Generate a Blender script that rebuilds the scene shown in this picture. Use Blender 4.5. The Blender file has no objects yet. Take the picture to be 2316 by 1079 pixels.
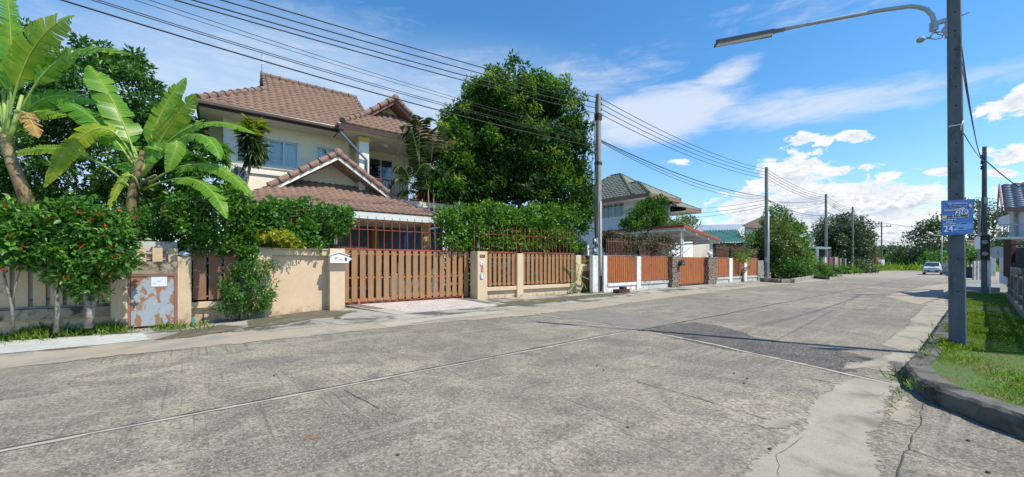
import bpy, math, random
import numpy as np
from mathutils import Vector
random.seed(7)
RNG = np.random.default_rng(11)
R = math.radians
S = bpy.context.scene
COL = S.collection

# ---------------------------------------------------------------- camera
FOC, CXP, HYP, EYE = 880.0, 1158.0, 595.0, 1.6          # focal length and horizon in photo pixels, eye height
cam = bpy.data.cameras.new('camera')
cam.sensor_width = 36
cam.lens = FOC / 2316 * 36
cam.shift_y = (HYP - 539.5) / 2316
cam.clip_end = 6000
cam.clip_start = 0.05
camo = bpy.data.objects.new('camera', cam)
camo.location = (0, 0, EYE)
camo.rotation_euler = (R(90), 0, 0)
COL.objects.link(camo)
S.camera = camo
S.view_settings.view_transform = 'Standard'
S.view_settings.look = 'None'
S.view_settings.exposure = 0.35
S.view_settings.gamma = 1
S.render.resolution_x = 1024
S.render.resolution_y = 477
S.cycles.max_bounces = 6
S.cycles.transparent_max_bounces = 12
S.cycles.sample_clamp_indirect = 6

# ---------------------------------------------------------------- sun
SUN_EL = R(56)
SAZ = (0.872, -0.489)                                     # horizontal direction towards the sun
L = math.hypot(*SAZ)
sdir = Vector((SAZ[0] / L * math.cos(SUN_EL), SAZ[1] / L * math.cos(SUN_EL), math.sin(SUN_EL)))
sun = bpy.data.lights.new('sun', 'SUN')
sun.energy = 4.6
sun.angle = R(0.5)
sun.color = (1.0, 0.92, 0.79)
suno = bpy.data.objects.new('sun', sun)
suno.rotation_euler = sdir.to_track_quat('Z', 'Y').to_euler()
suno.location = (30, -20, 60)
COL.objects.link(suno)

# ---------------------------------------------------------------- node helpers
class NT:
    def __init__(s, tree):
        s.t = tree; s.n = tree.nodes; s.l = tree.links
    def node(s, kind, **kw):
        n = s.n.new(kind)
        for k, v in kw.items(): setattr(n, k, v)
        return n
    def put(s, sock, v):
        if hasattr(v, 'links'): s.l.new(v, sock)
        elif v is not None:
            sock.default_value = v
    def m(s, op, a, b=None, c=None, clamp=False):
        n = s.n.new('ShaderNodeMath'); n.operation = op; n.use_clamp = clamp
        s.put(n.inputs[0], a)
        if b is not None: s.put(n.inputs[1], b)
        if c is not None: s.put(n.inputs[2], c)
        return n.outputs[0]
    def mr(s, v, a, b, c=0.0, d=1.0, smooth=False):
        n = s.n.new('ShaderNodeMapRange')
        if smooth: n.interpolation_type = 'SMOOTHSTEP'
        s.put(n.inputs[0], v)
        for i, x in enumerate((a, b, c, d)): n.inputs[i + 1].default_value = x
        return n.outputs[0]
    def noise(s, vec, scale, detail=4, rough=0.55, dist=0.0):
        n = s.n.new('ShaderNodeTexNoise')
        if vec is not None: s.put(n.inputs['Vector'], vec)
        n.inputs['Scale'].default_value = scale; n.inputs['Detail'].default_value = detail
        n.inputs['Roughness'].default_value = rough; n.inputs['Distortion'].default_value = dist
        return n.outputs['Fac']
    def mixc(s, f, a, b, mode='MIX'):
        n = s.n.new('ShaderNodeMix'); n.data_type = 'RGBA'; n.blend_type = mode
        s.put(n.inputs[0], f)
        for i, v in ((6, a), (7, b)):
            if isinstance(v, tuple): n.inputs[i].default_value = (*v[:3], 1)
            else: s.l.new(v, n.inputs[i])
        return n.outputs[2]
    def mapping(s, vec, scale=(1, 1, 1), rot=(0, 0, 0)):
        n = s.n.new('ShaderNodeMapping'); s.l.new(vec, n.inputs[0])
        n.inputs['Scale'].default_value = scale; n.inputs['Rotation'].default_value = rot
        return n.outputs[0]

# ---------------------------------------------------------------- world: daylight sky with clouds
W = bpy.data.worlds.new('World'); S.world = W; W.use_nodes = True
w = NT(W.node_tree); w.n.clear()
sky = w.node('ShaderNodeTexSky'); sky.sky_type = 'NISHITA'; sky.sun_disc = False
sky.sun_elevation = SUN_EL
sky.sun_rotation = math.atan2(SAZ[0], SAZ[1])
sky.air_density = 1.0; sky.dust_density = 0.25; sky.ozone_density = 3.0
hs = w.node('ShaderNodeHueSaturation'); hs.inputs['Saturation'].default_value = 1.27; hs.inputs['Hue'].default_value = 0.496; hs.inputs['Value'].default_value = 1.12
w.l.new(sky.outputs[0], hs.inputs['Color'])
tc = w.node('ShaderNodeTexCoord')
sep = w.node('ShaderNodeSeparateXYZ'); w.l.new(tc.outputs['Generated'], sep.inputs[0])
az = w.m('MULTIPLY', w.m('ARCTAN2', sep.outputs[0], sep.outputs[1]), 180 / math.pi)
el = w.m('MULTIPLY', w.m('ARCSINE', sep.outputs[2]), 180 / math.pi)
def azel(px, py):
    a = math.atan((px - CXP) / FOC)
    return math.degrees(a), math.degrees(math.atan((HYP - py) / FOC * math.cos(a)))
def cmb(x, y, z=0.0):
    n = w.n.new('ShaderNodeCombineXYZ'); w.put(n.inputs[0], x); w.put(n.inputs[1], y); w.put(n.inputs[2], z); return n.outputs[0]
def blob(x0, y0, x1, y1, hw, wt=1.0):
    """elongated cloud body between two directions, hw its half width in pixels"""
    a0, e0 = azel(x0, y0); a1, e1 = azel(x1, y1)
    cx, cy = (a0 + a1) / 2, (e0 + e1) / 2
    ln = math.hypot(a1 - a0, e1 - e0); ux, uy = (a1 - a0) / ln, (e1 - e0) / ln
    h = azel((x0 + x1) / 2, (y0 + y1) / 2 - hw)[1] - cy
    dx = w.m('SUBTRACT', az, cx); dy = w.m('SUBTRACT', el, cy)
    p = w.m('ADD', w.m('MULTIPLY', dx, ux / (ln / 2)), w.m('MULTIPLY', dy, uy / (ln / 2)))
    q = w.m('ADD', w.m('MULTIPLY', dx, -uy / h), w.m('MULTIPLY', dy, ux / h))
    r2 = w.m('ADD', w.m('MULTIPLY', p, p), w.m('MULTIPLY', q, q))
    return w.m('MULTIPLY', w.m('SUBTRACT', 1.0, r2), wt)
def mx(lst):
    o = lst[0]
    for x in lst[1:]: o = w.m('MAXIMUM', o, x)
    return w.m('MAXIMUM', o, -1.0)
cum = mx([blob(1690, 400, 1900, 395, 66, 1.1), blob(1590, 475, 2230, 466, 82, 1.5), blob(1540, 540, 2300, 532, 70, 1.5), blob(1900, 450, 2180, 455, 50, 1.3),
          blob(1775, 318, 1895, 312, 19), blob(1885, 308, 1985, 312, 18), blob(2200, 262, 2420, 205, 42),
          blob(2185, 358, 2420, 340, 24), blob(2200, 392, 2330, 392, 11), blob(2090, 392, 2180, 386, 11), blob(1500, 368, 1575, 366, 8, .5),
          blob(1850, 398, 2000, 372, 12, .7), blob(2240, 440, 2500, 450, 60, .9), blob(2500, 480, 3200, 420, 90), blob(900, 560, 1300, 520, 30, .8)])
nv = cmb(w.m('MULTIPLY', az, 0.12), w.m('MULTIPLY', el, 0.22))
cn = w.noise(nv, 3.1, 9, 0.62, 0.35)
nv2 = cmb(w.m('MULTIPLY', w.m('ADD', az, 0.6), 0.12), w.m('MULTIPLY', w.m('ADD', el, 1.1), 0.22))
cn2 = w.noise(nv2, 3.1, 6, 0.6, 0.35)
cd = w.m('ADD', w.m('MULTIPLY', cum, 0.62), w.m('MULTIPLY', w.m('SUBTRACT', cn, 0.52), 2.6))
cmask = w.mr(cd, 0.02, 0.30, 0, 1, True)
# thicker undersides show grey
shade = w.m('MULTIPLY', w.mr(w.m('SUBTRACT', cn2, cn), -0.10, 0.16, 0, 1, True), w.mr(cd, 0.1, 0.75, 0, 1))
cf_ = w.noise(nv, 9.0, 6, .62, .3)
shade = w.m('ADD', w.m('MULTIPLY', shade, .85), w.m('MULTIPLY', w.mr(cf_, .47, .62, 0, 1, True), w.mr(cd, .25, .9, 0, .55)), clamp=True)
ccol = w.mixc(shade, (5.2, 5.25, 5.35), (2.7, 3.3, 4.1))
# cirrus
cir = mx([blob(1290, 290, 1720, 215, 70, 1.7), blob(1560, 200, 1735, 130, 34, 1.2), blob(1480, 275, 2316, 160, 44, 1.05),
          blob(2000, 200, 2600, 110, 40, .55), blob(1100, 210, 1560, 130, 60, .45), blob(-300, 330, 1000, 120, 260, .45),
          blob(500, 260, 1300, 200, 130, .5), blob(1600, 60, 2100, -40, 40, .35), blob(-900, 200, 300, 150, 300, .55)])
rot = w.mapping(cmb(az, el), (0.05, 0.30, 1), (0, 0, R(-9)))
ci = w.noise(rot, 1.7, 8, 0.62, 1.3)
ci2 = w.noise(w.mapping(cmb(az, el), (0.2, 0.6, 1), (0, 0, R(-18))), 1.1, 6, 0.6, 0.8)
cid = w.m('ADD', w.m('MULTIPLY', cir, 0.85), w.m('ADD', w.m('MULTIPLY', w.m('SUBTRACT', ci, 0.5), 1.15), w.m('MULTIPLY', w.m('SUBTRACT', ci2, 0.5), 1.0)))
cimask = w.m('MULTIPLY', w.mr(cid, -0.05, 1.15, 0, 1, True), 0.86)
base = w.mixc(w.mr(el, 0, 16, 0.35, 0.0, True), hs.outputs[0], (2.6, 3.7, 5.0))
veil = w.m('MULTIPLY', w.mr(mx([blob(-700, 260, 1100, 230, 420), blob(200, 300, 1500, 260, 240, .8)]), -.1, .9, 0, 1, True), .70)
base = w.mixc(veil, base, (3.1, 3.95, 5.0))
c1 = w.mixc(cimask, base, (4.0, 4.4, 5.1))
c2 = w.mixc(cmask, c1, ccol)
below = w.mixc(w.mr(el, -1.5, 0, 1, 0), c2, (1.2, 1.2, 1.0))
bg = w.node('ShaderNodeBackground'); bg.inputs['Strength'].default_value = 0.15
w.l.new(below, bg.inputs[0])
wo = w.node('ShaderNodeOutputWorld'); w.l.new(bg.outputs[0], wo.inputs[0])
W.cycles.sampling_method = 'MANUAL'; W.cycles.sample_map_resolution = 512

# ---------------------------------------------------------------- geometry in real metres
def P(px, py, d):
    """the world point seen at a photo pixel, d metres ahead"""
    return Vector(((px - CXP) / FOC * d, d, EYE - (py - HYP) / FOC * d))
def G(px, py, z=0.0):
    d = FOC * (EYE - z) / (py - HYP)
    return Vector(((px - CXP) / FOC * d, d, z))
class Fr:
    def __init__(s, ox, oy, ux, uy):
        s.o = Vector((ox, oy, 0)); l = math.hypot(ux, uy)
        s.u = Vector((ux / l, uy / l, 0)); s.v = Vector((-uy / l, ux / l, 0))
    def p(s, a, b, z=0.0):
        return s.o + s.u * a + s.v * b + Vector((0, 0, z))
    def t(s, px, b=0.0):
        r = (px - CXP) / FOC
        q = s.o + s.v * b
        return (r * q.y - q.x) / (s.u.x - r * s.u.y)
    def z(s, px, py, b=0.0):
        a = s.t(px, b); return EYE - (py - HYP) / FOC * s.p(a, b).y
F1 = Fr(-1.64, 16.76, .8, .6)        # line of the beige wall
F2 = Fr(5.19, 21.33, .769, .639)     # line of the second garden wall
FR = Fr(12.75, 9.7, .769, .639)      # line of the right hand fence (behind it: negative b)
FW = Fr(0, 0, 1, 0)
def smooth(x): x = max(0.0, min(1.0, x)); return x * x * (3 - 2 * x)
def zg(x, y):
    """lie of the land: the left end of the street sits a little lower"""
    return -0.16 * smooth((-6.3 - x) / 2.6) - 0.06 * smooth((-9.5 - x) / 3)

# ---------------------------------------------------------------- object helpers
def tag(o, label=None, cat=None, group=None, kind=None):
    if label: o['label'] = label
    if cat: o['category'] = cat
    if group: o['group'] = group
    if kind: o['kind'] = kind
    return o
def thing(name, label, cat, loc=(0, 0, 0), group=None):
    o = bpy.data.objects.new(name, None); COL.objects.link(o)
    o.location = loc; o.empty_display_size = .2
    return tag(o, label, cat, group)
def rootloc(o):
    v = Vector((0, 0, 0))
    while o is not None: v += Vector(o.location); o = o.parent
    return v
class MB:
    def __init__(s): s.v = []; s.f = []; s.sm = []
    def add(s, vs, fs, smooth=False):
        k = len(s.v); s.v += [tuple(x) for x in vs]
        s.f += [tuple(i + k for i in f) for f in fs]; s.sm += [smooth] * len(fs)
        return s
    def hexa(s, p):
        return s.add(p, [(3, 2, 1, 0), (4, 5, 6, 7), (0, 1, 5, 4), (1, 2, 6, 5), (2, 3, 7, 6), (3, 0, 4, 7)])
    def box(s, fr, a0, a1, b0, b1, z0, z1):
        return s.hexa([fr.p(a0, b0, z0), fr.p(a1, b0, z0), fr.p(a1, b1, z0), fr.p(a0, b1, z0),
                       fr.p(a0, b0, z1), fr.p(a1, b0, z1), fr.p(a1, b1, z1), fr.p(a0, b1, z1)])
    def beam(s, p0, p1, w, h, up=(0, 0, 1)):
        p0 = Vector(p0); p1 = Vector(p1); d = (p1 - p0).normalized(); up = Vector(up)
        if abs(d.dot(up)) > .98: up = Vector((1, 0, 0))
        x = d.cross(up).normalized() * w / 2; y = x.cross(d).normalized() * h / 2
        return s.hexa([p0 - x - y, p0 + x - y, p0 + x + y, p0 - x + y, p1 - x - y, p1 + x - y, p1 + x + y, p1 - x + y])
    def tube(s, pts, rad, n=8, cap=True, smooth=True):
        pts = [Vector(p) for p in pts]; k0 = len(s.v)
        if not hasattr(rad, '__len__'): rad = [rad] * len(pts)
        vs = []; ref = None
        for i, p in enumerate(pts):
            d = (pts[min(i + 1, len(pts) - 1)] - pts[max(i - 1, 0)]).normalized()
            if ref is None:
                ref = Vector((0, 0, 1)) if abs(d.z) < .9 else Vector((1, 0, 0))
            x = d.cross(ref).normalized(); y = d.cross(x).normalized(); ref = (ref - d * ref.dot(d)).normalized()
            x = d.cross(ref).normalized(); y = x.cross(d)
            for j in range(n):
                a = 2 * math.pi * j / n
                vs.append(p + (x * math.cos(a) + y * math.sin(a)) * rad[i])
        fs = []
        for i in range(len(pts) - 1):
            for j in range(n):
                a = i * n + j; b = i * n + (j + 1) % n
                fs.append((a, b, b + n, a + n))
        s.add(vs, fs, smooth)
        if cap:
            m = len(pts) - 1
            s.f += [tuple(k0 + j for j in range(n))[::-1], tuple(k0 + m * n + j for j in range(n))]; s.sm += [False, False]
        return s
    def prism(s, poly, ext):
        """a flat outline given a thickness"""
        n = len(poly); ext = Vector(ext); poly = [Vector(p) for p in poly]
        vs = poly + [p + ext for p in poly]
        fs = [tuple(range(n))[::-1], tuple(range(n, 2 * n))] + [(i, (i + 1) % n, (i + 1) % n + n, i + n) for i in range(n)]
        return s.add(vs, fs)
    def lathe(s, c, prof, n=16, axis=(0, 0, 1), smooth=True):
        c = Vector(c); ax = Vector(axis).normalized(); t = Vector((1, 0, 0)) if abs(ax.x) < .9 else Vector((0, 1, 0))
        x = ax.cross(t).normalized(); y = ax.cross(x)
        vs = []; fs = []
        for (r, h) in prof:
            for j in range(n):
                a = 2 * math.pi * j / n; vs.append(c + ax * h + (x * math.cos(a) + y * math.sin(a)) * r)
        for i in range(len(prof) - 1):
            for j in range(n):
                a = i * n + j; b = i * n + (j + 1) % n; fs.append((a, b, b + n, a + n))
        fs += [tuple(range(n))[::-1], tuple(range((len(prof) - 1) * n, len(prof) * n))]
        return s.add(vs, fs, smooth)
    def build_each(s, name, mat, parent=None, bevel=0, k=8):
        # every box of the mesh an object of its own
        r = []
        for i in range(0, len(s.v), k):
            m_ = MB(); m_.hexa(s.v[i:i + k]); r.append(m_.build(name, mat, parent, bevel))
        return r
    def build(s, name, mat, parent=None, bevel=0, recalc=True):
        me = bpy.data.meshes.new(name)
        off = rootloc(parent) if parent else Vector((0, 0, 0))
        loc = Vector((0, 0, 0))
        if parent is None and s.v:
            a = np.array(s.v); loc = Vector(((a[:, 0].min() + a[:, 0].max()) / 2, (a[:, 1].min() + a[:, 1].max()) / 2, a[:, 2].min())); off = loc
        me.from_pydata([(x - off.x, y - off.y, z - off.z) for x, y, z in s.v], [], s.f)
        if len(me.polygons) != len(s.sm): print('BAD', name, len(me.polygons), len(s.sm), len(s.f))
        me.polygons.foreach_set('use_smooth', s.sm)
        if recalc:
            import bmesh
            bm = bmesh.new(); bm.from_mesh(me); bmesh.ops.recalc_face_normals(bm, faces=bm.faces); bm.to_mesh(me); bm.free()
        me.materials.append(mat)
        o = bpy.data.objects.new(name, me); COL.objects.link(o)
        if parent: o.parent = parent
        else: o.location = loc
        if bevel:
            md = o.modifiers.new('bevel', 'BEVEL'); md.width = bevel; md.segments = 2; md.limit_method = 'ANGLE'; md.angle_limit = R(40)
        return o
def copy_tree(o, parent=None):
    c = o.copy(); COL.objects.link(c); c.parent = parent
    for ch in list(o.children): copy_tree(ch, c)
    return c

# ---------------------------------------------------------------- materials
def mat(name, c1, c2=None, scale=8.0, rough=0.8, bump=0.0, bscale=60.0, dirt=None, dirts=1.5, dlo=.5, dhi=.7, metal=0.0, spec=0.3,
        trans=0.0, coord='Object', stretch=(1, 1, 1), detail=5, speck=None, specs=150, dist=.01):
    m = bpy.data.materials.new(name); m.use_nodes = True
    q = NT(m.node_tree); b = q.n['Principled BSDF']
    t = q.node('ShaderNodeTexCoord').outputs[coord]
    if stretch != (1, 1, 1): t = q.mapping(t, stretch)
    col = (*c1, 1)
    if c2:
        col = q.mixc(q.mr(q.noise(t, scale, detail, .6), .32, .68), c1, c2)
    if dirt:
        d = q.mr(q.noise(t, dirts, 7, .65, .3), dlo, dhi, 0, 1, True)
        col = q.mixc(d, col if c2 else c1, dirt)
    if speck:
        d = q.mr(q.noise(t, specs, 2, .6), .58, .70, 0, .75)
        col = q.mixc(d, col if (c2 or dirt) else c1, speck)
    q.put(b.inputs['Base Color'], col)
    b.inputs['Roughness'].default_value = rough; b.inputs['Metallic'].default_value = metal
    b.inputs['Specular IOR Level'].default_value = spec
    if bump:
        bn = q.node('ShaderNodeBump'); bn.inputs['Strength'].default_value = bump; bn.inputs['Distance'].default_value = dist
        q.put(bn.inputs['Height'], q.noise(t, bscale, 6, .65)); q.l.new(bn.outputs[0], b.inputs['Normal'])
    return m
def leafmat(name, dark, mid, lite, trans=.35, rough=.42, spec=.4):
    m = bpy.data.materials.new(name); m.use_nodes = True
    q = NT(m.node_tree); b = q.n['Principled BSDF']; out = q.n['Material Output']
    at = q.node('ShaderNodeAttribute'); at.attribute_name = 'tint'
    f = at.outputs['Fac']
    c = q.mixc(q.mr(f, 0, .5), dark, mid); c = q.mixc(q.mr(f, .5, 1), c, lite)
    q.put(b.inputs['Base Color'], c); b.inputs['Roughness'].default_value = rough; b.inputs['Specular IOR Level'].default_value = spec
    tr = q.node('ShaderNodeBsdfTranslucent')
    c2 = q.mixc(1.0, c, (1.25, 1.25, .5), 'MULTIPLY'); q.l.new(c2, tr.inputs[0])
    mxs = q.node('ShaderNodeMixShader'); mxs.inputs[0].default_value = trans
    q.l.new(b.outputs[0], mxs.inputs[1]); q.l.new(tr.outputs[0], mxs.inputs[2]); q.l.new(mxs.outputs[0], out.inputs[0])
    return m
M = {}
M['beige'] = mat('beige_render', (.60, .46, .30), (.65, .505, .345), 3, .85, .25, 40, dirt=(.42, .33, .22), dirts=1.1, dlo=.6, dhi=.82, speck=(.5, .37, .22), specs=60)
M['beige_old'] = mat('weathered_beige_render', (.55, .425, .265), (.60, .47, .305), 4, .9, .4, 40, dirt=(.20, .17, .12), dirts=1.6, dlo=.56, dhi=.70, speck=(.3, .24, .15), specs=50)
M['mould'] = mat('mould_stained_cement', (.36, .31, .23), (.22, .19, .14), 5, .95, .5, 30, dirt=(.06, .055, .045), dirts=3, dlo=.5, dhi=.62)
M['slat'] = mat('brown_fence_board', (.295, .158, .072), (.335, .188, .09), 2.5, .55, .15, 50, dirt=(.30, .17, .085), dirts=2.5, dlo=.55, dhi=.75)
M['slat_dark'] = mat('dark_brown_board', (.22, .115, .065), (.26, .14, .08), 2.5, .6, .1, 50)
M['redmetal'] = mat('red_oxide_paint', (.26, .052, .035), (.33, .085, .048), 6, .5, .1, 30, dirt=(.22, .06, .03), dirts=5, dlo=.55, dhi=.7)
M['orangemetal'] = mat('orange_primer', (.52, .17, .07), (.45, .14, .06), 6, .6)
M['white'] = mat('white_paint', (.78, .77, .73), (.72, .70, .65), 2, .7, .1, 30, dirt=(.5, .47, .41), dirts=1.3, dlo=.62, dhi=.85)
M['housewall'] = mat('cream_house_paint', (.85, .79, .65), (.81, .75, .61), 1.5, .8, .1, 40, dirt=(.55, .50, .42), dirts=.8, dlo=.6, dhi=.85)
M['soffit'] = mat('pale_soffit_board', (.80, .76, .69), (.74, .70, .62), 3, .85, dirt=(.52, .46, .39), dirts=1.4, dlo=.60, dhi=.78)
M['tile'] = mat('pinkish_brown_roof_tile', (.185, .115, .085), (.25, .162, .12), 5, .75, .3, 60, dirt=(.15, .095, .08), dirts=1.6, dlo=.5, dhi=.75, speck=(.16, .10, .08), specs=30)
M['ridge'] = mat('weathered_ridge_tile', (.24, .15, .115), (.19, .125, .10), 3, .8, .3, 40, dirt=(.14, .12, .10), dirts=2.5, dlo=.47, dhi=.62)
M['fascia'] = mat('dark_brown_fascia', (.055, .032, .026), (.075, .045, .036), 4, .5)
M['fasciab'] = mat('brown_barge_board', (.24, .12, .09), (.28, .15, .11), 4, .6)
M['green_tile'] = mat('grey_green_roof_tile', (.20, .21, .165), (.25, .26, .205), 6, .7, .2, 50, dirt=(.10, .12, .09), dirts=2, dlo=.5, dhi=.7)
M['blue_tile'] = mat('slate_blue_roof_tile', (.10, .13, .18), (.15, .18, .24), 6, .5, .2, 50)
M['concpole'] = mat('grey_pole_concrete', (.20, .20, .19), (.31, .305, .285), 6, .9, .4, 60, dirt=(.10, .11, .10), dirts=2.2, dlo=.5, dhi=.68, stretch=(1, 1, .35))
M['darkpole'] = mat('dark_weathered_pole_concrete', (.105, .12, .135), (.14, .155, .17), 7, .85, .4, 70, dirt=(.05, .06, .065), dirts=4, dlo=.5, dhi=.7, stretch=(1, 1, .4))
M['galv'] = mat('galvanised_steel', (.42, .45, .48), (.32, .35, .38), 9, .45, metal=.5)
M['black'] = mat('black_rubber', (.02, .02, .022), rough=.5)
M['wire'] = mat('black_cable', (.035, .035, .04), rough=.6)
M['orange'] = mat('orange_stained_wood', (.42, .15, .05), (.32, .10, .032), 2, .6, .15, 40, dirt=(.17, .055, .02), dirts=6, dlo=.52, dhi=.66, stretch=(6, 6, .6))
M['stone'] = mat('rough_brown_stone', (.18, .13, .10), (.33, .27, .21), 9, .9, .8, 12, dirt=(.05, .045, .04), dirts=7, dlo=.5, dhi=.6)
M['whitepost'] = mat('chalky_white_post', (.74, .74, .70), (.62, .61, .56), 4, .85, .3, 30, dirt=(.30, .29, .25), dirts=4, dlo=.58, dhi=.74)
M['greyplinth'] = mat('grey_cement_plinth', (.52, .53, .52), (.44, .44, .42), 4, .9, .4, 30, dirt=(.15, .14, .12), dirts=3, dlo=.52, dhi=.68)
M['bark'] = mat('grey_brown_bark', (.16, .12, .085), (.27, .22, .17), 9, .95, .9, 25, stretch=(1, 1, .4))
M['bark_pale'] = mat('pale_mottled_bark', (.17, .15, .12), (.32, .29, .25), 10, .9, .6, 25, dirt=(.10, .08, .06), dirts=8, dlo=.5, dhi=.65)
M['banana_stem'] = mat('fibrous_banana_stem', (.15, .10, .05), (.27, .22, .11), 7, .8, .6, 22, dirt=(.06, .035, .02), dirts=5, dlo=.47, dhi=.6, stretch=(1, 1, .25))
M['petiole'] = mat('pale_green_petiole', (.30, .40, .10), (.22, .34, .07), 6, .5)
M['drygold'] = mat('dry_banana_leaf', (.42, .24, .07), (.26, .15, .06), 7, .9, .3, 30)
M['concrete_post'] = mat('old_concrete', (.30, .29, .27), (.2, .19, .17), 5, .95, .5, 30, dirt=(.08, .08, .07), dirts=3)

def streaked(m, col=(.16, .13, .09), amt=.55):
    """rain streaks and grime: long vertical marks of dirt in the paint"""
    q = NT(m.node_tree); b = q.n['Principled BSDF']; src = b.inputs['Base Color'].links[0].from_socket
    o = q.node('ShaderNodeTexCoord').outputs['Object']
    n = q.noise(q.mapping(o, (5, 5, .35)), 1.3, 6, .7); k = q.noise(q.mapping(o, (1, 1, .6)), .7, 4, .6)
    f = q.m('MULTIPLY', q.m('MULTIPLY', q.mr(n, .52, .72, 0, 1, True), q.mr(k, .42, .62)), amt)
    c = q.mixc(f, src, col)
    gp_ = q.node('ShaderNodeNewGeometry').outputs['Position']; sz = q.node('ShaderNodeSeparateXYZ'); q.l.new(gp_, sz.inputs[0])
    sp = q.m('SUBTRACT', q.noise(o, 6, 6, .7), q.m('MULTIPLY', sz.outputs[2], .75))      # mud splashed up from the ground
    c = q.mixc(q.mr(sp, .36, .60, 0, .6, True), c, (.15, .12, .08))
    h = q.noise(o, 2.3, 5, .7, 2.5)                                   # hairline cracks
    cr = q.m('MULTIPLY', q.m('SUBTRACT', 1.0, q.mr(q.m('ABSOLUTE', q.m('SUBTRACT', h, .5)), .0, .0035)), .35)
    q.l.new(q.mixc(cr, c, tuple(x * .8 for x in col)), b.inputs['Base Color'])
for k_ in ('beige', 'beige_old', 'white', 'housewall', 'whitepost', 'slat'): streaked(M[k_], amt=.6 if k_ == 'beige_old' else .38)
# ================================================================ GROUND, ROAD, VERGES
FS = Fr(0, 0, .769, .639)            # street frame: a along the street, b to its left
def roadmat():
    m = bpy.data.materials.new('worn_road_concrete'); m.use_nodes = True
    q = NT(m.node_tree); b = q.n['Principled BSDF']
    o = q.node('ShaderNodeTexCoord').outputs['Object']
    rot = q.mapping(o, (1, 1, 1), (0, 0, -math.atan2(.639, .769)))      # x along street, y across
    big = q.mr(q.noise(o, .33, 6, .62, .4), .36, .64, 0, 1, True)
    mid = q.mr(q.noise(o, 1.7, 8, .7, .6), .36, .66, 0, 1, True)
    fine = q.noise(o, 22, 6, .75)
    c = q.mixc(big, (.42, .365, .275), (.27, .24, .188))
    c = q.mixc(q.m('MULTIPLY', mid, .8), c, (.155, .138, .112))
    c = q.mixc(q.m('MULTIPLY', q.mr(q.noise(o, .9, 7, .7, .8), .56, .74, 0, 1, True), .6), c, (.46, .40, .31))
    c = q.mixc(q.mr(fine, .40, .60, .70, 0), c, (.065, .06, .05))
    c = q.mixc(q.mr(q.noise(o, 46, 4, .7), .54, .70, 0, .8), c, (.60, .555, .475))
    # broom marks running across the carriageway
    c = q.mixc(q.mr(q.noise(o, .16, 3, .5, .2), .45, .62, 0, .35, True), c, (.17, .155, .13))
    st = q.noise(q.mapping(rot, (26, .45, 1)), 1.0, 4, .6, .15)
    gate = q.mr(q.noise(o, .5, 4, .6), .42, .60, 0, 1, True)
    c = q.mixc(q.m('MULTIPLY', q.mr(st, .59, .67, 0, .55), gate), c, (.085, .08, .07))
    st2 = q.noise(q.mapping(rot, (.35, 7, 1)), 1.0, 5, .65, .3)           # long tyre-worn streaks
    c = q.mixc(q.mr(st2, .56, .74, 0, .55), c, (.40, .37, .315))
    # far part of the street is worn smooth and paler
    sp = q.node('ShaderNodeSeparateXYZ'); q.l.new(rot, sp.inputs[0])
    far = q.mr(sp.outputs[0], 8, 26, 0, .55, True)
    c = q.mixc(far, c, (.385, .345, .285))
    q.put(b.inputs['Base Color'], c); b.inputs['Roughness'].default_value = .88; b.inputs['Specular IOR Level'].default_value = .25
    bn = q.node('ShaderNodeBump'); bn.inputs['Strength'].default_value = .55; bn.inputs['Distance'].default_value = .012
    h = q.m('ADD', q.m('MULTIPLY', fine, .9), q.m('SUBTRACT', q.noise(o, 70, 4, .7), q.m('MULTIPLY', q.m('MULTIPLY', q.mr(st, .56, .66), gate), .6)))
    q.put(bn.inputs['Height'], h); q.l.new(bn.outputs[0], b.inputs['Normal'])
    return m
M['road'] = roadmat()
M['patch'] = mat('exposed_dark_aggregate', (.068, .064, .057), (.128, .12, .105), 2.2, .9, .9, 30, speck=(.58, .56, .50), specs=30, dirt=(.05, .052, .055), dirts=1.2, dlo=.5, dhi=.7, dist=.02)
M['patch2'] = mat('worn_grey_aggregate', (.165, .152, .128), (.225, .21, .178), 2.2, .9, .8, 30, speck=(.42, .40, .36), specs=38, dist=.02)
M['cement'] = mat('pale_cement_skim', (.37, .335, .265), (.285, .26, .205), 1.6, .9, .5, 25, dirt=(.19, .17, .135), dirts=1.3, dlo=.46, dhi=.66, speck=(.16, .15, .13), specs=60)
M['whitecement'] = mat('whitish_new_cement', (.46, .48, .45), (.38, .39, .36), 2.5, .85, .3, 30, dirt=(.36, .35, .31), dirts=1.8, dlo=.6, dhi=.78)
M['sand'] = mat('sandy_gutter', (.37, .325, .25), (.34, .28, .205), 1.3, .95, .5, 60, dirt=(.26, .24, .21), dirts=1.1, dlo=.45, dhi=.65, speck=(.2, .18, .15), specs=90)
M['vergec'] = mat('stained_verge_concrete', (.36, .345, .30), (.25, .235, .20), 1.2, .95, .6, 35, dirt=(.075, .07, .055), dirts=.9, dlo=.46, dhi=.60, speck=(.48, .46, .42), specs=70)
M['moss'] = mat('mossy_damp_concrete', (.085, .072, .045), (.15, .13, .09), 4, .95, .7, 30, dirt=(.34, .33, .28), dirts=1.6, dlo=.58, dhi=.68)
M['soil'] = mat('bare_soil', (.13, .12, .06), (.09, .10, .04), 4, .95, .8, 25, dirt=(.07, .14, .03), dirts=2, dlo=.42, dhi=.58)
M['kerb'] = mat('dark_stained_shaded_kerb', (.095, .09, .078), (.17, .162, .138), 3.5, .95, .6, 25, dirt=(.045, .045, .04), dirts=2.2, dlo=.45, dhi=.62)  # stained concrete, with the shade on the kerb face darkened into its colour
M['field'] = mat('rough_grass_ground', (.10, .17, .035), (.16, .22, .05), .3, .95, .5, 3)
M['joint'] = mat('dark_joint', (.05, .05, .045), (.10, .095, .08), 9, .95)
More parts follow.
